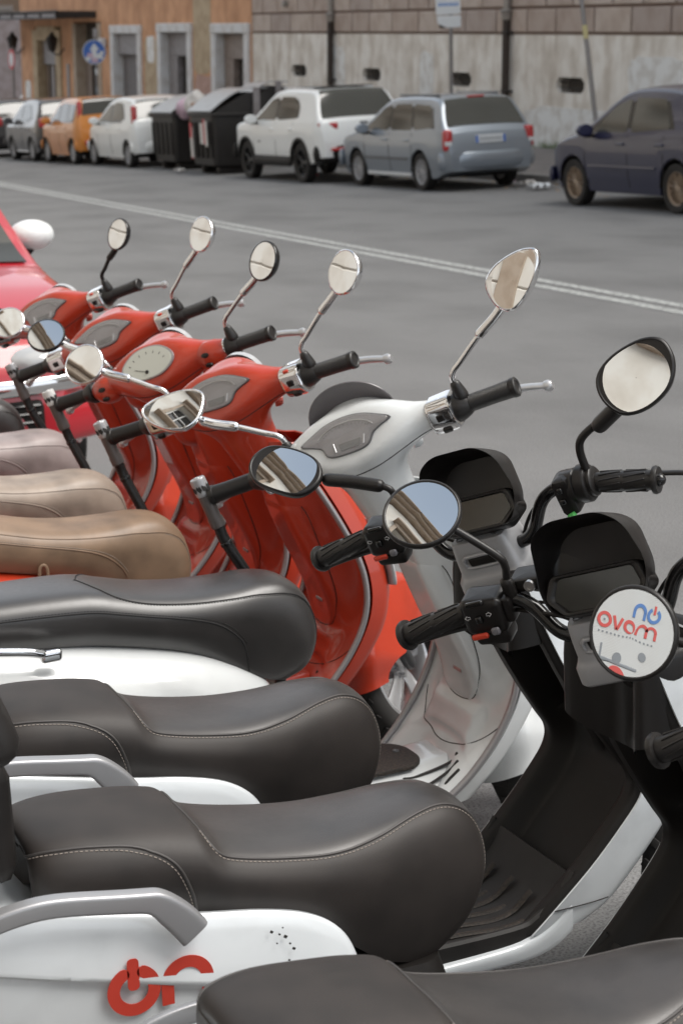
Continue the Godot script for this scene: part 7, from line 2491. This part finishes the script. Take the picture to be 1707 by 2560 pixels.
	# blue car, only its front in the picture
	var hat := {"front": 2.02, "rear": -2.02, "width": 1.72, "high": 1.54, "belt": 0.98, "sill": 0.21, "wheel": 0.315, "rim": 0.21, "axle_front": 1.25, "axle_rear": -1.26,
		"top": [[-2.02, 0.6], [-1.99, 0.82], [-1.94, 0.98], [-1.82, 1.12], [-1.55, 1.38], [-1.2, 1.50], [-0.6, 1.545], [-0.05, 1.53], [0.3, 1.42], [0.8, 1.14], [1.12, 0.98], [1.25, 0.95], [1.6, 0.87], [1.85, 0.74], [1.97, 0.6], [2.02, 0.46]],
		"windows": [[Vector2(0.78, 1.0), Vector2(0.28, 1.34), Vector2(-0.05, 1.43), Vector2(-0.10, 1.0)], [Vector2(-0.20, 1.0), Vector2(-0.15, 1.44), Vector2(-0.85, 1.42), Vector2(-1.10, 1.05)]],
		"frame": [Vector2(0.90, 0.98), Vector2(0.30, 1.37), Vector2(-0.1, 1.465), Vector2(-0.9, 1.45), Vector2(-1.20, 1.05), Vector2(-1.18, 0.98)],
		"doors": [0.92, -0.15, -1.0], "handles": [0.02, -0.92], "strip": 0.55, "strip_paint": mats.paint_blue, "mirror": [0.72, 1.0], "tail": [-1.93, 0.95, 0.70, 0.14, 0.40, 0.16],
		"screen": [0.30, 1.08], "back_glass": [-1.86, -1.45], "bumper": 0.42, "bumper_r": 0.11, "bumper_paint": mats.paint_blue, "plate": [-2.02, 0.78], "paint": mats.paint_blue, "rim_paint": mats.rim_gold, "spokes": 13}
	car("hatchback", "dark blue hatchback with bronze spoked wheels, cut off by the right edge", hat, place.call(13.62, -22.97))
	# white small car
	var sm := {"front": 1.86, "rear": -1.86, "width": 1.66, "high": 1.56, "belt": 1.0, "sill": 0.21, "wheel": 0.295, "rim": 0.195, "axle_front": 1.38, "axle_rear": -1.33,
		"top": [[-1.86, 0.6], [-1.83, 0.85], [-1.78, 1.0], [-1.68, 1.18], [-1.52, 1.42], [-1.35, 1.51], [-0.7, 1.56], [-0.1, 1.53], [0.25, 1.42], [0.8, 1.13], [1.05, 1.02], [1.4, 0.90], [1.7, 0.75], [1.82, 0.6], [1.86, 0.48]],
		"windows": [[Vector2(0.74, 1.02), Vector2(0.22, 1.36), Vector2(-0.05, 1.44), Vector2(-0.12, 1.02)], [Vector2(-0.22, 1.02), Vector2(-0.16, 1.45), Vector2(-0.72, 1.45), Vector2(-1.08, 1.12)]],
		"frame": [Vector2(0.86, 1.0), Vector2(0.24, 1.39), Vector2(-0.1, 1.48), Vector2(-0.8, 1.48), Vector2(-1.18, 1.12), Vector2(-1.1, 1.0)],
		"doors": [0.88, -0.17], "handles": [0.0, -0.85], "mirror": [0.68, 1.02], "tail": [-1.66, 1.10, 0.70, 0.16, 0.56, 0.14],
		"screen": [0.28, 1.02], "back_glass": [-1.74, -1.46], "bumper": 0.46, "bumper_r": 0.12, "bumper_paint": mats.paint_white, "plate": [-1.86, 0.76], "paint": mats.paint_white, "rim_paint": mats.hub_cap, "spokes": 9}
	car("hatchback", "white hatchback with tall red tail lamps, beside the rubbish containers", sm, place.call(12.48, -45.3))
	var orange := sm.duplicate(true)
	orange.merge({"front": 1.72, "rear": -1.66, "axle_front": 1.16, "axle_rear": -1.16, "paint": mats.paint_orange, "bumper_paint": mats.paint_orange, "handle_paint": mats.paint_orange,
		"top": [[-1.66, 0.6], [-1.64, 0.85], [-1.61, 1.0], [-1.56, 1.22], [-1.48, 1.46], [-1.36, 1.54], [-0.7, 1.57], [-0.05, 1.54], [0.25, 1.42], [0.66, 1.13], [0.86, 1.03], [1.3, 0.93], [1.58, 0.78], [1.68, 0.62], [1.72, 0.48]],
		"windows": [[Vector2(0.60, 1.02), Vector2(0.20, 1.38), Vector2(-0.02, 1.46), Vector2(-0.06, 1.02)], [Vector2(-0.14, 1.02), Vector2(-0.10, 1.46), Vector2(-0.70, 1.46), Vector2(-0.76, 1.02)], [Vector2(-0.84, 1.04), Vector2(-0.80, 1.45), Vector2(-1.26, 1.42), Vector2(-1.30, 1.06)]],
		"frame": [Vector2(0.72, 1.0), Vector2(0.22, 1.41), Vector2(-0.1, 1.49), Vector2(-1.3, 1.47), Vector2(-1.38, 1.0)], "doors": [0.75, -0.1, -0.8], "handles": [0.04, -0.66],
		"tail": [-1.50, 1.24, 0.66, 0.13, 0.52, 0.12], "screen": [0.22, 0.84], "back_glass": [-1.575, -1.40], "plate": [-1.67, 0.70], "mirror": [0.58, 1.03]}, true)
	e = car("hatchback", "orange hatchback with upright red tail lamps and dark rear bumper", orange, place.call(12.08, -48.75))
	part(e, "rear_lamp", rbox(V(0.05, 0.10, 0.16), 0.02, 1).done(40), mats.tail_red, at(-1.72, 0.52, -0.56))
	var dark := sm.duplicate(true)
	dark.merge({"paint": mats.paint_dark, "bumper_paint": mats.paint_dark, "handle_paint": mats.alloy, "tail": [-1.78, 0.98, 0.66, 0.16, 0.24, 0.24], "axle_front": 0.95, "axle_rear": -1.0, "sill_paint": mats.alloy, "sill_r": 0.02}, true)
	car("hatchback", "dark grey hatchback parked behind the orange one", dark, place.call(11.85, -52.1))
	var dark2 := dark.duplicate(true)
	car("hatchback", "dark car at the left edge, its windscreen mirroring the orange house", dark2, place.call(11.6, -56.6))
	# white van farther off by the shop
	var van := thing("delivery_van", "white high-roofed van standing by the mauve shop front", "van", Transform3D(Basis(Vector3.UP, PI), V(21.6, gy(19.5, -93.4), -93.4)))
	var vr := []
	for k in smooth_rows([[-2.3, 0.5, 2.2, 0.86], [-2.26, 0.4, 2.32, 0.9], [0.6, 0.4, 2.36, 0.92], [1.1, 0.4, 2.2, 0.92], [1.7, 0.4, 1.35, 0.9], [2.3, 0.4, 1.1, 0.82], [2.42, 0.5, 0.8, 0.7]], 5):
		vr.append(ring(V(k[0], (k[1] + k[2]) / 2, 0), V(0, (k[2] - k[1]) / 2, 0), V(0, 0, k[3]), 28, 5.0))
	part(van, "body", MB.new().loft(vr).done(40), mats.paint_white)
	part(van, "windscreen", plate(poly([Vector2(1.15, 1.4), Vector2(1.6, 1.4), Vector2(1.15, 2.05)], 0.05), -0.91, 0.925, 0.0).done(40), mats.car_glass)
	for s in [-1.0, 1.0]:
		part(van, "tail_light", rbox(V(0.06, 0.4, 0.12), 0.02, 1).done(40), mats.tail_red, at(-2.29, 0.9, 0.78 * s))
		for w in [1.45, -1.45]:
			wheel_car(van, at(w, 0.34, s * 0.83), 0.34, 0.22, s, 6, mats.bumper_grey)
	# red car parked this side, nose towards the viewer
	var red := sm.duplicate(true)
	red.merge({"front": 1.92, "rear": -1.90, "width": 1.76, "high": 1.62, "belt": 1.03, "axle_front": 1.22, "axle_rear": -1.25, "group": "", "paint": mats.paint_red, "handle_paint": mats.chrome, "mirror_paint": mats.paint_white, "mirror": [0.50, 1.17], "mirror_out": -0.10,
		"top": [[-1.90, 0.6], [-1.86, 0.85], [-1.80, 1.0], [-1.6, 1.3], [-1.3, 1.50], [-0.7, 1.61], [-0.1, 1.60], [0.15, 1.52], [0.55, 1.25], [0.82, 1.085], [0.95, 1.05], [1.3, 0.99], [1.6, 0.89], [1.8, 0.76], [1.89, 0.64], [1.92, 0.5]],
		"windows": [[Vector2(0.62, 1.06), Vector2(0.14, 1.42), Vector2(-0.14, 1.50), Vector2(-0.2, 1.06)], [Vector2(-0.3, 1.06), Vector2(-0.26, 1.5), Vector2(-0.8, 1.46), Vector2(-1.1, 1.12)]],
		"frame": [Vector2(0.74, 1.04), Vector2(0.16, 1.46), Vector2(-0.2, 1.54), Vector2(-0.85, 1.5), Vector2(-1.2, 1.12), Vector2(-1.1, 1.04)],
		"screen": [0.16, 0.84], "back_glass": [-1.78, -1.40], "bumper_paint": mats.paint_red, "bumper": 0.40, "bumper_r": 0.10, "plate": [-1.93, 0.7], "spokes": 7}, true)
	e = car("small_car", "red small car with white mirror cap, nose towards the viewer, beside red scooters", red, Transform3D(Basis(Vector3.RIGHT, -GZ) * Basis(Vector3.BACK, GX) * Basis(Vector3.UP, deg_to_rad(-90)), V(1.44, gy(1.44, -11.0), -11.0)))
	for s in [-1.0, 1.0]:
		var bp := smooth3([V(1.965, 0.60, 0.16 * s), V(1.95, 0.60, 0.45 * s), V(1.87, 0.60, 0.72 * s), V(1.76, 0.60, 0.83 * s)], 5)
		part(e, "chrome_bar", tube(bp, 0.042, 10, 0.45, Vector3.RIGHT).done(), mats.chrome)
	part(e, "grille", rbox(V(0.08, 0.22, 1.15), 0.04, 2).done(40), mats.black_matt, at(1.90, 0.43, 0))
	for k in 5:
		part(e, "grille_slat", once("grille_slat", func(): return rbox(V(0.02, 0.016, 1.1), 0.006, 1).done(40)), mats.black_gloss, at(1.945, 0.35 + 0.04 * k, 0))
